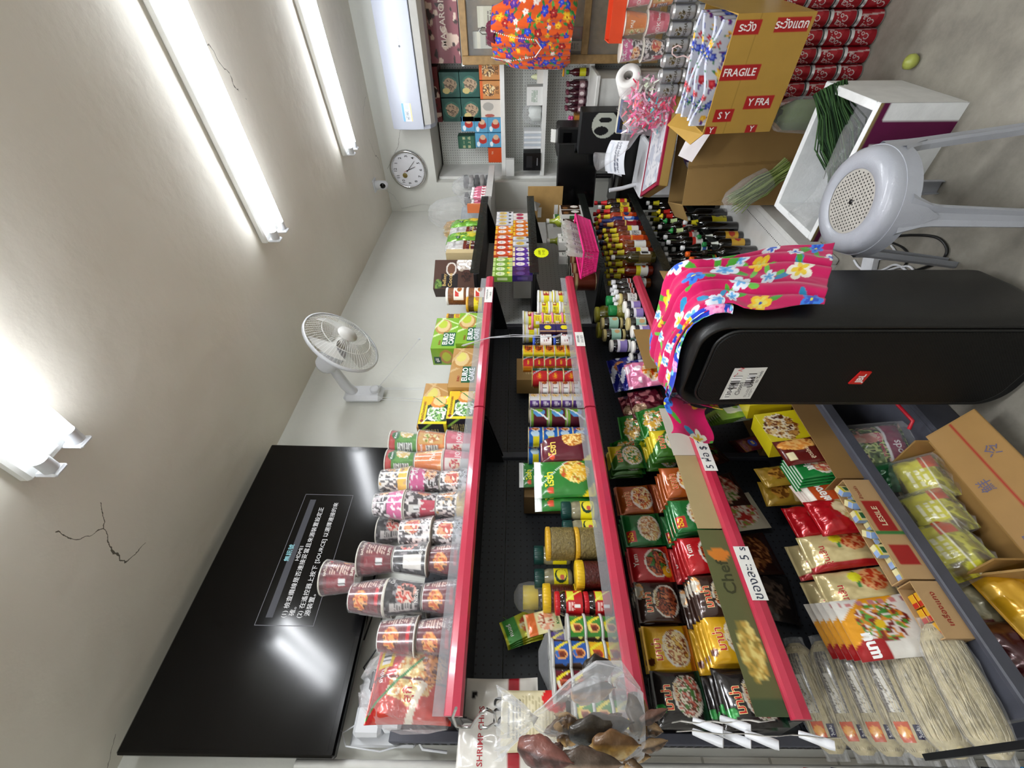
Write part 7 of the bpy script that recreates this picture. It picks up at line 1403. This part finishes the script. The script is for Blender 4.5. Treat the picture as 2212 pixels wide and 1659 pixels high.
def speaker():
    cx_ = (SPX0+SPX1)/2; t = thing('loudspeaker', (cx_, SPY0, 0), 0, 'tall black loudspeaker with grille and white sticker standing on the floor', 'speaker'); w = (SPX1-SPX0)/2; b = MB('speaker_plastic'); D = SPY1-SPY0
    secs = [(.012, .045, .05), (.0, .03, .055), (.012, -.0, .06), (.03, -.004, .06)]
    rings = []
    for (y, ins, r) in ((.03, .03, .07), (.0, .022, .07), (.004, .012, .075), (.03, .002, .08), (.09, .0, .085), (.2, .006, .085), (.3, .02, .08), (D-.02, .03, .07), (D, .045, .06)):
        rings.append([(x, y, z) for x, z in rrect(-w+ins, w-ins, .0+ins*.6+.0, SPH-ins*.6, r)])
    n = len(rings[0]); V = [p for r_ in rings for p in r_]
    b.add(V, [(j*n+i, (j+1)*n+i, (j+1)*n+(i+1) % n, j*n+(i+1) % n) for j in range(len(rings)-1) for i in range(n)]+[tuple(range(n)), tuple(range((len(rings)-1)*n, len(rings)*n))[::-1]], smooth=True); b.build('cabinet', t)
    g = MB('speaker_grille'); P = rrect(-w+.032, w-.032, .05, SPH-.055, .06); n = len(P)
    g.add([(x, .002, z) for x, z in P]+[(x*.985, -.006, .5*SPH+(z-.5*SPH)*.993) for x, z in P], [(i, (i+1) % n, n+(i+1) % n, n+i) for i in range(n)]+[tuple(range(n, 2*n))]); g.build('front_grille', t)
    tr = MB('speaker_plastic'); tr.tube([(x*1.015, .001, .5*SPH+(z-.5*SPH)*1.006) for x, z in P+[P[0]]], .0045, 8, cap=False); tr.build('grille_trim', t)
    S = plane_s((.0, -.0085, 0), (1, 0, 0), (0, 0, 1))
    l = MB('painted_plastic'); l.add([(x, y, z) for y in (-.006, -.0105) for x, z in ((-.053, .505), (-.003, .503), (-.002, .535), (-.052, .545))], [(4, 5, 6, 7), (0, 1, 5, 4), (1, 2, 6, 5), (2, 3, 7, 6), (3, 0, 4, 7)], '#c01c1c'); l.text(plane_s((0, -.0105, 0), (1, 0, 0), (0, 0, 1)), 'JBL', -.028, .522, .026, '#f4f0f0', bold=.03); l.build('badge', t)
    s = MB('print_card'); St = plane_s((-.055, -.0075, .862), (math.cos(.0), 0, .0), (-.04, 0, 1))
    c = Can('#d4d4ce', ('r', -.066, .018, -.02, .04, '#e4e4e0'), ('k', -.02, .012, .035, .04), ('k', -.01, -.028, .045, -.004), ('l', -.06, -.04, -.02, -.02, 4, '#8a8a88')); s.surf(St, .135, .095, 60, 44, c)
    s.text(St, '130404', -.028, .028, .022, '#1a1a1c', off=.001); s.text(St, 'Closed', -.02, .004, .02, '#222', .08, off=.001); s.text(St, 'Used', .008, -.022, .022, '#1a1a1c', .15, .02, off=.0015); s.text(St, '～ N', .05, .03, .02, '#c82c3c', -.3, off=.001); s.text(St, 'to Tools', .03, -.037, .014, '#1a1a1c', off=.001); s.build('sticker', t)
speaker()
def drape():
    cx_ = (SPX0+SPX1)/2; q = random.Random(3)
    L1, Wt, L2 = .13, SPX1-SPX0+.03, .36; tot = L1+Wt+L2; wd = .27
    fc = FCan('#c8105c', flowers(31, 95, [('#e8ecf4', '#3a6ad8', '#2a50c8'), ('#dfe6f2', '#6ab0e8', '#4a90d8'), ('#f0c020', '#e8d860', '#2a50b8'), ('#3a80e0', '#2a50c0', '#e8e040'), ('#f4efe0', '#f0d040', '#e8a020')], wd+.0, tot, .022, .036), ['#4aa030', '#6ac048', '#2a8ab8'])
    r = .07; xl, xr, zt = SPX0-.014, SPX1+.014, SPH+.014; PTH = [(xl-.02, zt-r-L1), (xl, zt-r)]
    PTH += [(xl+r-r*math.cos(a), zt-r+r*math.sin(a)) for a in (.4, .8, 1.2, 1.57)]+[(xr-r+r*math.sin(a), zt-r+r*math.cos(a)) for a in (0, .4, .8, 1.2, 1.57)]+[(xr+.012, zt-r-L2)]
    ACC = [0]
    for p, q_ in zip(PTH, PTH[1:]): ACC.append(ACC[-1]+math.hypot(q_[0]-p[0], q_[1]-p[1]))
    tot = ACC[-1]
    def S(u, v):       # v runs from the left hem over the top to the right hem
        s_ = min(max(v+tot/2, 0), tot-1e-6); i = max(k for k in range(len(ACC)-1) if ACC[k] <= s_); f_ = (s_-ACC[i])/(ACC[i+1]-ACC[i])
        (xa, za), (xb, zb) = PTH[i], PTH[i+1]; x, z = xa+(xb-xa)*f_, za+(zb-za)*f_; n = Vector((-(zb-za), 0, xb-xa)).normalized()
        fold = abs(.010*math.sin(u*46+s_*5)+.006*math.sin(u*95+s_*17))+.003; f2 = .012*math.sin(s_*24+u*9); side = min(1, max(0, (s_-tot+L2)/.15))
        p = Vector((x, SPY0+.17+u*(1-.12*math.sin(s_*4)+.25*side)+f2+.03*side, z))+n*fold
        if side: p.z -= u*.75*side
        return p, n
    fc = FCan('#c8105c', flowers(37, 40, [('#e8ecf4', '#3a6ad8', '#2a50c8'), ('#dfe6f2', '#6ab0e8', '#4a90d8'), ('#f0c020', '#e8d860', '#2a50b8'), ('#3a80e0', '#2a50c0', '#e8e040'), ('#f4efe0', '#f0d040', '#e8a020')], wd+.0, tot, .022, .04), ['#4aa030', '#6ac048', '#2a8ab8'])
    t = thing('floral_cloth', (0, 0, 0), 0, 'bright pink cloth with blue and white flowers draped over the loudspeaker', 'cloth')
    b = MB('cloth_print'); b.surf(S, wd, tot, 130, 330, fc); o = b.build('cloth', t); md = o.modifiers.new('thick', 'SOLIDIFY'); md.thickness = .0025; md.offset = 1
    # blue lining layer peeping out along the front edge
    f3 = FCan('#1c3cb8', flowers(33, 40, [('#f08ac0', '#f8b0d8', '#e84090'), ('#f0c020', '#e86020', '#b82020'), ('#e8f0f8', '#6ab0e8', '#f08ac0')], .12, tot, .02, .032), ['#3a9a58', '#7ac8e8'])
    l = MB('cloth_print'); l.surf(lambda u, v: ((lambda p: (p[0][0], p[0][1]-.012+.012*math.sin(v*13), p[0][2]-.004))(S(u-wd/2+.02, v*.99)), S(u, v)[1]), .07, tot*.70, 26, 200, f3) if 0 else l.surf(lambda u, v: ((lambda p: (Vector(p[0])-Vector(p[1])*.005+Vector((0, -.016+.01*math.sin(v*17), 0))))(S(-wd/2+.02+u, v-tot*.12)), S(0, v)[1]), .06, tot*.62, 26, 200, f3)
    l.build('lining', t)
    g = MB('cloth_print'); g.surf(lambda u, v: ((.60+.03*math.sin(v*22)+u*.22+.02*math.sin(u*40), SPY0-.005+u*.9-.02*v, .975+v*.9+.015*math.sin(u*50)), (-.8, -.6, 0)), .12, .17, 50, 60, fc); o = g.build('hanging_corner', t); md = o.modifiers.new('thick', 'SOLIDIFY'); md.thickness = .0025
drape()
# cables and power strip on the floor
ps = thing('power_strip', (.735, 1.69, 0), .5, 'white power strip on the floor between stool and loudspeaker', 'power strip'); b = MB('white_plastic'); b.box((-.09, -.03, 0), (.09, .03, .035), ch=.006); b.build('strip_body', ps)
b = MB('painted_plastic'); b.box((-.06, -.01, .0345), (-.045, .01, .04), '#c83030', ch=.001); b.build('switch', ps)
def cable(label, pts, r, m, seed):
    q = random.Random(seed); P = [Vector(p) for p in pts]; C_ = []
    for i in range(len(P)-1):
        p0, p1, p2, p3 = P[max(0, i-1)], P[i], P[i+1], P[min(len(P)-1, i+2)]
        for k in range(8): f_ = k/8; C_.append(.5*((2*p1)+(p2-p0)*f_+(2*p0-5*p1+4*p2-p3)*f_*f_+(3*p1-p0-3*p2+p3)*f_**3))
    C_.append(P[-1]); b = MB(m); b.tube(C_, r, 8); tag(b.build('cable'), label, 'cable', 'cables on the floor')
F0 = lambda a, b, z=.006: at(a, b, 'z', z)
cable('black cable looping widely on the floor under the stool', [F0(1905, 515), F0(1960, 508), F0(2020, 512), F0(2045, 535), F0(2035, 560), F0(1990, 580), F0(1930, 596)], .005, 'black_plastic', 1)
cable('thin black cable curving from the power strip to the stool', [F0(1915, 520), F0(1950, 535), F0(1962, 556), F0(1950, 580)], .004, 'black_plastic', 2)
cable('white cable curving in front of the power strip, longest', [F0(1845, 562), F0(1860, 580), F0(1900, 585), F0(1935, 572), F0(1965, 590), F0(1985, 602)], .005, 'white_plastic', 3)
cable('white cable running beside the loudspeaker towards the strip', [F0(1877, 577), F0(1882, 600), F0(1900, 590), F0(1960, 575), F0(1980, 598)], .0045, 'white_plastic', 4)
cable('white cable rising from the strip towards the shelf end', [F0(1925, 530), F0(1935, 545), F0(1935, 556), F0(1900, 560), F0(1880, 566)], .004, 'white_plastic', 5)
# ---------------------------------------------------------------- base deck goods
def bd(name, label, px, py, x, w, h, d, bg, ops=(), texts=(), rot=(0, -.3, 0), m='print_gloss', wr=.01, seed=70, cat='bag', wrap=None):
    p = bag(name, w, h, d, bg, list(ops), m, seed=seed, wr=wr, texts=list(texts), cat=cat); y = yy(py, x+.02); return p.put((x, y, Z0+.0), rot, label)
sal = thing('salad_bag', (.43, .955, Z0), -.15, 'clear tub of mixed salad leaves near the foot of the loudspeaker', 'salad')
c = Can('#28481f', ('b', 0, 0, .2, .2, 261, ['#2c4a1e', '#5a7a38', '#c8d88a', '#1c3014', '#e8b0a0', '#3a5a28'], 40), ('b', .03, .0, .02, .05, 262, ['#e8c0b0', '#d88a80'], 50), ('r', -.07, -.11, .08, -.05, '#8a1c4a'), ('d', 0, 1, -.05, -.043, '#f0eef0')); c.t('mixed salad', .0, -.03, .02, '#c81c5a').t('Foods', -.03, -.08, .036, '#e8dce0')
pillow_mb(.17, .25, .09, c, 'print_gloss', wr=.012, seed=6, nx=50, ny=60).build('salad_pack', sal); f = MB('clear_wrap'); blob(f, [(.06, .0), (.085, .01), (.09, .2), (.07, .26)], n=20, amp=.05, sy=1.1); f.build('clear_tub', sal); sal.rotation_euler = (0, -.35, -.3)
yc_ = [('r', -.045, -.05, .05, .04, '#d8cc30'), ('e', 0, 0, .001, .001, '#fff'), ('r', .03, -.03, .06, .03, '#c84a1c'), ('r', -.05, .05, -.0, .08, '#c8c02c')]
for i, (yb__, x, z, sz) in enumerate(((.80, .485, .145, 1), (.685, .48, .185, 1), (.575, .475, .215, 1.1))):
    t = thing('fruit_bag', (x, yb__, z-.02), .1*i-.1, 'clear bag of yellow fruit with a yellow label, %s from the salad' % ORD[i], 'bag', None); c = Can('#a8a03a', ('b', -.0, 0, .3, .3, 270+i, ['#a8a234', '#c8c440', '#8a8430', '#6a5a2c'], 30), ('r', -.05, -.03, .055, .05, '#cfc832'), ('l', -.04, -.02, .02, .04, 3, '#f0ecc0'), ('r', .02, -.06, .07, -.02, '#c8501c'), ('d', 0, 1, -.032, -.029, '#f0ecd0'))
    pillow_mb(.15*sz, .15*sz, .1, c, 'print_gloss', wr=.01, seed=7+i, nx=44, ny=44).build('fruit_pack', t); f = MB('clear_wrap'); blob(f, [(.03, .0), (.06, .01), (.062, .12), (.03, .17)], n=18, amp=.08, sy=1.3); f.build('clear_bag', t); t.rotation_euler = (0, -.75, .15*i-.1); t.scale = (sz,)*3
    
gbag = bag('rice_bag', .15, .24, .09, '#b8c0b8', [('n', 26, .6, 281, '#98a49a'), ('r', -.08, -.13, .08, -.085, '#1c6a34'), ('r', -.08, .08, .08, .12, '#2a6a38')], 'print_gloss', seed=75, texts=[('TH', -.03, -.05, .04, '#2c3a34')]); gbag.put((.40, .70, .20), (.5, -.8, .3), 'crumpled white and green printed bag between the fruit bags and shelf')
gb2 = bag('green_bag', .12, .12, .07, '#1c5a34', [('n', 30, .6, 282, '#2c7a48'), ('b', 0, -.02, .03, .025, 283, ['#8aa038', '#a8b848'], 40)], seed=76); gb2.put((.40, .845, .17), (0, -.2, 0), 'small dark green bag with limes beside the salad')
dk2 = bag('dark_pouch', .16, .14, .06, '#2c1a1c', [('n', 30, .6, 284, '#5a3a3c'), ('r', .02, -.03, .07, .0, '#c8ccd8')], seed=77); dk2.put((.33, .66, Z0), (0, -.3, .1), 'dark crumpled bag with a pale tag in the shadow of the base deck')
nb = bag('rice_noodle_bag', .2, .2, .08, '#8a8468', [('n', 60, .55, 285, '#a8a080'), ('e', -.03, .02, .016, .016, '#5a1c1c'), ('r', -.05, -.05, -.015, -.02, '#c8c8c0')], seed=78); nb.put((.40, .40, Z0), (0, -.35, 0), 'clear bag of dull rice noodles on the base deck')
nb2 = bag('yellow_pack', .2, .14, .07, '#c8961c', [('n', 20, .6, 286, '#e0b040')], seed=79); nb2.put((.50, .40, .125), (0, -.5, .2), 'orange-yellow pack standing on the deck edge beside the noodle bag')
rd = bag('snack_bag', .22, .2, .08, '#4a1018', [('n', 20, .6, 287, '#7a4a2c')], seed=80); rd.put((.44, .27, Z0), (0, -.3, 0), 'dark red snack bag at the near end of the base deck')
dg = thing('white_badge_bag', (.60, .30, .20), 0, 'white oval badge with red and black lettering on a bag at the deck edge', 'bag'); dg.rotation_euler = (0, -.6, 0); b = MB('print_gloss'); n = 40; b.add([(.0, .085*math.cos(2*PI*i/n), .055*math.sin(2*PI*i/n)) for i in range(n)]+[(-.006, .085*math.cos(2*PI*i/n), .055*math.sin(2*PI*i/n)) for i in range(n)], [tuple(range(n)), tuple(range(2*n-1, n-1, -1))]+[(i, n+i, n+(i+1) % n, (i+1) % n) for i in range(n)], '#e8e8ec'); b.text(plane_s((.001, 0, 0), (0, 1, 0), (0, 0, 1)), 'Mama', 0, .0, .05, '#6a1420', .1, .03); b.build('badge', dg)
def floorcarton():
    t = thing('printed_carton', (.36, .70, Z0), 0, 'open tan carton with blue characters and a red stripe holding the fruit bags', 'box'); C_ = '#a07c48'; b = MB('print_card')
    b.box((-.2, -.21, 0), (.19, .18, .005), C_); b.box((.185, -.21, .005), (.19, .18, .055), C_); b.box((-.2, -.215, 0), (.19, -.21, .15), C_); b.box((-.2, .18, 0), (.19, .185, .1), C_)
    b.add([(.19, -.30, .055), (.33, -.30, .0), (.33, .2, .0), (.19, .2, .055)]+[(.19, -.30, .051), (.33, -.30, -.004), (.33, .2, -.004), (.19, .2, .051)], [(0, 1, 2, 3), (7, 6, 5, 4), (0, 4, 5, 1), (1, 5, 6, 2), (2, 6, 7, 3), (3, 7, 4, 0)], C_)
    c = Can('#a8824c', ('d', 0, 1, -.004, .005, '#a8281c')); [c.t(x, -.2+.08*i, .035 if i % 2 else -.04, .04, '#6a6480', 0, 0) for i, x in enumerate('上品果鮮冷')]
    n_ = Vector((-.14, 0, .055)).normalized(); b.surf(plane_s((.26, -.05, .0285), (0, 1, 0), tuple(n_)), .49, .146, 70, 24, c, smooth=False); b.build('carton_body', t)
floorcarton()
fl2 = MB('cardboard'); fl2.box((-.003, -.16, 0), (.003, .16, .12)); o = fl2.build('cardboard_divider', None, (.47, .455, Z0)); o.rotation_euler = (0, .2, 1.3); tag(o, 'cardboard divider standing on the base deck between fruit and noodle bags', 'cardboard')
rw = MB('painted_plastic'); rw.tube([(.56, 1.12, .2), (.565, 1.03, .2), (.56, .96, .19), (.53, .95, .19)], .006, 8, '#c81c30'); rw.tube([(.56, 1.12, .2), (.56, 1.2, .12)], .006, 8, '#c81c30'); tag(rw.build('red_handle'), 'bent red plastic handle lying by the salad tub', 'handle')
# ---------------------------------------------------------------- near end: hanging bag of dried fish, hook, chips, cards, plugs
hk = MB('steel'); P = [at(a, b, 'y', .135) for a, b in ((985, 1530), (978, 1548), (985, 1568), (1002, 1578), (1018, 1570), (1035, 1545), (1052, 1532), (1068, 1540), (1072, 1560), (1060, 1590), (1050, 1602))]
for p in P: p.x = max(p.x, .44)
hk.tube(P, .003, 8); tag(hk.build('s_hook'), 'bent metal S hook on the shelf end holding the dried fish bag', 'hook')
def fishbag():
    K = at(1155, 1555, 'y', .15); t = thing('dried_fish_bag', tuple(K), 0, 'clear knotted bag of dried fish hanging from the metal hook at the shelf end', 'bag')
    q = random.Random(11)
    def fish(A, B, r, c1, c2, c3, nm='dried_fish'):
        A, B = Vector(A), Vector(B); b = MB('dried'); n = 18; m_ = 20; V = []; cc = []; dr = B-A; dn = dr.normalized(); s_ = dn.cross(Vector((.7, -.7, 0))).normalized(); w_ = dn.cross(s_)
        for j in range(m_+1):
            f_ = j/m_; k = r*(math.sin(PI*min(1, f_*1.02+.05))**.6)*(1-.35*f_)+.002
            for i in range(n):
                a = 2*PI*i/n; k2 = k*(1+.1*math.sin(3*a+j*.7)+.05*math.sin(7*a+j)); p = A+dr*f_+s_*k2*math.cos(a)+w_*k2*.6*math.sin(a); V.append(p)
                cc.append(lin(c1) if math.cos(a) > .25+.3*math.sin(j) else (lin(c2) if math.cos(a) > -.4 else lin(c3)))
        b.add(V, [(j*n+i, (j+1)*n+i, (j+1)*n+(i+1) % n, j*n+(i+1) % n) for j in range(m_) for i in range(n)]+[tuple(range(n)), tuple(range(m_*n, m_*n+n))[::-1]], cc, None, True); b.build(nm, t)
    def L(px, py, y=.15): return at(px, py, 'y', y)-K
    def LX(px, py, x): return at(px, py, 'x', x)-K
    fish(LX(1260, 1450, .50), LX(1330, 1440, .49), .035, '#3a342c', '#5a4c38', '#2a241e'); fish(LX(1235, 1500, .54), LX(1330, 1485, .52), .028, '#c89448', '#a8702c', '#3a2a1c')
    fish(LX(1375, 1500, .56), LX(1380, 1600, .60), .028, '#4a3c2c', '#2a2018', '#8a6a3c'); fish(LX(1230, 1585, .62), LX(1370, 1560, .60), .03, '#14161a', '#2a2c30', '#3a3228')
    fish(LX(1280, 1610, .64), LX(1385, 1610, .63), .028, '#c8a868', '#a8803c', '#6a4a28'); fish(LX(1120, 1610, .66), LX(1240, 1650, .68), .03, '#5a3430', '#3a201c', '#7a4a40'); fish(LX(1200, 1650, .66), LX(1350, 1652, .66), .03, '#6a5a4a', '#8a7460', '#4a3c30')
    for i in range(30):
        px, py = q.uniform(1200, 1385), q.uniform(1560, 1655); x = .52+.1*q.random(); cc_ = q.choice([('#6a5038', '#3a2c20', '#8a7050'), ('#b08a50', '#7a5a30', '#4a3420'), ('#4a3028', '#2a1c18', '#6a4a3c'), ('#c0a070', '#94703c', '#5c4428')])
        fish(LX(px, py, x), LX(px+q.uniform(-60, 60), py+q.uniform(-30, 30), x+.01), q.uniform(.010, .02), *cc_)
    # bag film: flares from the knot to both sides
    b = MB('fish_film'); n = 30; cen = [(LX(1150, 1555, .60), .012), (LX(1175, 1556, .60), .03), (LX(1230, 1548, .58), .075), (LX(1290, 1545, .58), .105), (LX(1345, 1550, .58), .105), (LX(1385, 1560, .58), .07), (LX(1392, 1562, .58), .02)]
    V = []
    for j, (c, r) in enumerate(cen):
        for i in range(n): a = 2*PI*i/n; k = r*(1+.06*math.sin(i*3.7+j)+.05*math.sin(i*7.1+j*2)); V.append(c+Vector((.707, .707, 0))*k*math.cos(a)*1.0+Vector((-.707, .707, 0))*k*.45*math.sin(a)+Vector((0, 0, .0)))
    b.add(V, [(j*n+i, (j+1)*n+i, (j+1)*n+(i+1) % n, j*n+(i+1) % n) for j in range(len(cen)-1) for i in range(n)], smooth=False); b.build('bag_body', t)
    b = MB('fish_film'); top = [(LX(1150, 1555, .60), .012), (LX(1130, 1556, .60), .03), (LX(1100, 1560, .59), .055), (LX(1078, 1562, .58), .07)]; V = []
    for j, (c, r) in enumerate(top):
        for i in range(n): a = 2*PI*i/n; k = r*(1+.12*math.sin(i*3.7+j)+.1*math.sin(i*7.1+j*2)); V.append(c+Vector((.707, .707, 0))*k*math.cos(a)+Vector((-.707, .707, 0))*k*.35*math.sin(a)+Vector((0, 0, .012*math.sin(i*2.3)*j/3)))
    b.add(V, [(j*n+i, j*n+(i+1) % n, (j+1)*n+(i+1) % n, (j+1)*n+i) for j in range(len(top)-1) for i in range(n)], smooth=False); b.build('bag_neck', t)
    b = MB('painted_plastic'); b.tube([LX(1140, 1545, .6), LX(1148, 1556, .59), LX(1146, 1566, .6)], [.006, .016, .006], 10, '#cfcab8'); b.build('knot', t)
mat('dried', None, .45, coat=.3, var=.45, scale=45, bump=.7, bscale=70)
fishbag()
cs = Can('#d8d4cc', ('r', -.2, -.055, .2, -.025, '#a01c28'), ('e', .06, .07, .01, .008, '#222')); cs.t('SHRIMP CHIPS', -.03, .045, .02, '#a82c34').t('ราว', .02, .0, .05, '#1a1818', 0, .02).t('ข้าวเกรียบกุ้ง', .01, -.04, .018, '#e8dcd8')
chb = pillow('shrimp_chip_bag', .2, .21, .025, cs, 'print_gloss', cat='bag', seed=91, wr=.006); chb.put((.28, .165, Z2+.22), (.0, -.05, .1), 'white and red prawn chip bag behind the dried fish bag')
hlder = carton('plain_carton', .09, .08, .219, Can('#4a3c2c'), None, None); hlder.put((.25, .182, Z2), 0, 'dark carton under the prawn chip bag')
ndl = Can('#cfc4a0', ('l', -.05, -.07, .05, .03, 12, '#a89c78'), ('l', -.04, .03, .045, .07, 4, '#3a3830'), ('e', .045, -.06, .03, .035, '#c81c1c')); npk = pillow('noodle_pack', .13, .17, .03, ndl, 'print_gloss', seed=92); npk.put((.315, .165, Z2+.15), (0, -.1, .0), 'cream noodle pack with a red corner beside the prawn chip bag')
bk = MB('cardboard'); bk.box((-.02, -.05, 0), (.02, .06, .147)); bk.box((-.12, -.05, 0), (-.02, .06, .215)); tag(bk.build('cardboard_riser', None, (.335, .205, Z2)), 'cardboard riser at the near end of the second shelf', 'cardboard') if 0 else None
# white test-tube like card holders sticking out of the shelf end
cd = thing('paper_strips', (.0, .0, .0), 0, 'long white paper strips held across the shelf end with small clear tubes', 'paper')
def strip2(A, B, w, nm):
    A, B = Vector(A), Vector(B); b = MB('paper'); n = 14; V = []
    for i in range(n+1):
        f_ = i/n; p = A.lerp(B, f_)+Vector((0, .004*math.sin(f_*9), .0)); V += [p+Vector((0, -.0, w/2)), p-Vector((0, 0, w/2))]
    V2 = [v+Vector((0, .001, 0)) for v in V]; b.add(V+V2, [(2*i, 2*i+1, 2*i+3, 2*i+2) for i in range(n)]+[(2*(n+1)+2*i, 2*(n+1)+2*i+2, 2*(n+1)+2*i+3, 2*(n+1)+2*i+1) for i in range(n)]); return b.build(nm, cd)
def vstrip(A, B, w, nm='paper_strip'):       # strips run up and down in the world, seen edge on
    A, B = Vector(A), Vector(B); b = MB('paper'); d = Vector((w, 0, 0)); n = 12; V = []
    for i in range(n+1):
        p = A.lerp(B, i/n)+Vector((.006*math.sin(i*.9), .002*math.sin(i*1.7), 0)); V += [p, p+d]
    V += [v+Vector((0, .0012, 0)) for v in V]; m_ = 2*(n+1)
    b.add(V, [(2*i, 2*i+2, 2*i+3, 2*i+1) for i in range(n)]+[(m_+2*i, m_+2*i+1, m_+2*i+3, m_+2*i+2) for i in range(n)]); b.build(nm, cd)
vstrip(at(1450, 1563, 'y', .125), at(1690, 1553, 'y', .125)+Vector((-.03, 0, 0)), .012); vstrip(at(1460, 1582, 'y', .118), at(1850, 1590, 'y', .118)+Vector((-.05, 0, 0)), .012)
def tubes():
    for (a, b_, ln) in ((1560, 1577, .06), (1620, 1572, .06), (1560, 1602, .06), (1620, 1604, .06), (1680, 1607, .06), (1800, 1608, .06)):
        A = at(a, b_, 'x', .46 if a < 1650 else .50); m = MB('white_plastic'); m.tube([A+Vector((-.03, .02, .05)), A+Vector((0, 0, .008)), A+Vector((.004, -.003, 0))], [.007, .010, .009], 12); m.build('small_tube', cd)
tubes()
# plugs and adapters under the television
t = thing('power_adapters', (.0, .21, 1.96), 0, 'white plugs and adapters in the wall socket under the television', 'plugs'); b = MB('white_plastic'); b.box((0.001, -.08, -.1), (.02, .1, .1), ch=.006); b.build('wall_socket', t)
b = MB('white_plastic'); b.box((.02, -.06, .0), (.07, .02, .085), ch=.01); b.box((.022, -.05, -.06), (.075, .015, -.002), ch=.01); b.build('white_adapter', t)
b = MB('black_plastic'); b.box((.02, .05, -.03), (.08, .11, .06), ch=.008); b.build('black_adapter', t)
b = MB('white_plastic'); b.tube([(.045, -.02, -.06), (.055, -.05, -.1), (.05, -.085, -.13), (.03, -.09, -.2)], .004, 8); b.tube([(.045, -.03, .085), (.05, -.05, .12), (.05, -.08, .1), (.03, -.09, .0), (.02, -.07, -.08)], .0025, 6); b.build('white_cables', t)
b = MB('black_plastic'); b.tube([(.05, .08, .06), (.04, .12, .1), (.03, .2, .06), (.05, .3, .08), (.04, .34, .1), (.04, .2, .12)], .003, 6); b.tube([(.05, .1, .0), (.04, .2, .02), (.05, .3, -.02), (.05, .36, .06)], .003, 6); b.build('black_cables', t)
# snack bags peeking in from the bay nearer the camera, with its black rail
r = MB('black_metal'); A, B = at(1940, 1626, 'y', .10), at(2212, 1597, 'y', .10); r.box((A.x-.02, .088, .605), (.80, .10, .625)); tag(r.build('rack_rail'), 'black rail of a snack rack at the near left edge', 'rail')
for i, (px, py, c1, c2, lb) in enumerate(((1715, 1650, '#b8162c', '#e8c830', 'red and yellow'), (1775, 1650, '#241a6a', '#3a2a9a', 'dark blue'), (1895, 1655, '#c81c34', '#d83a50', 'bright red'), (2100, 1648, '#14141a', '#c8a82c', 'black and gold'), (2185, 1648, '#1c8ac8', '#2aa0d8', 'light blue'))):
    p = at(px, py, 'y', .055); sb_ = bag('crisp_bag', .13, .17, .05, c1, [('b', 0, .0, .05, .06, 300+i, [c1, c2], 40)], seed=95+i, wr=.01, texts=[]); sb_.put((p.x-.03, -.012, p.z-.185), (0, -.1, -.6), '%s crisp bag at the near left edge of the photo' % lb, 'crisp bags at the edge')
for o in list(COL.objects):
    if o.type == 'MESH' and len(o.data.vertices) == 0: print('EMPTY', o.name)
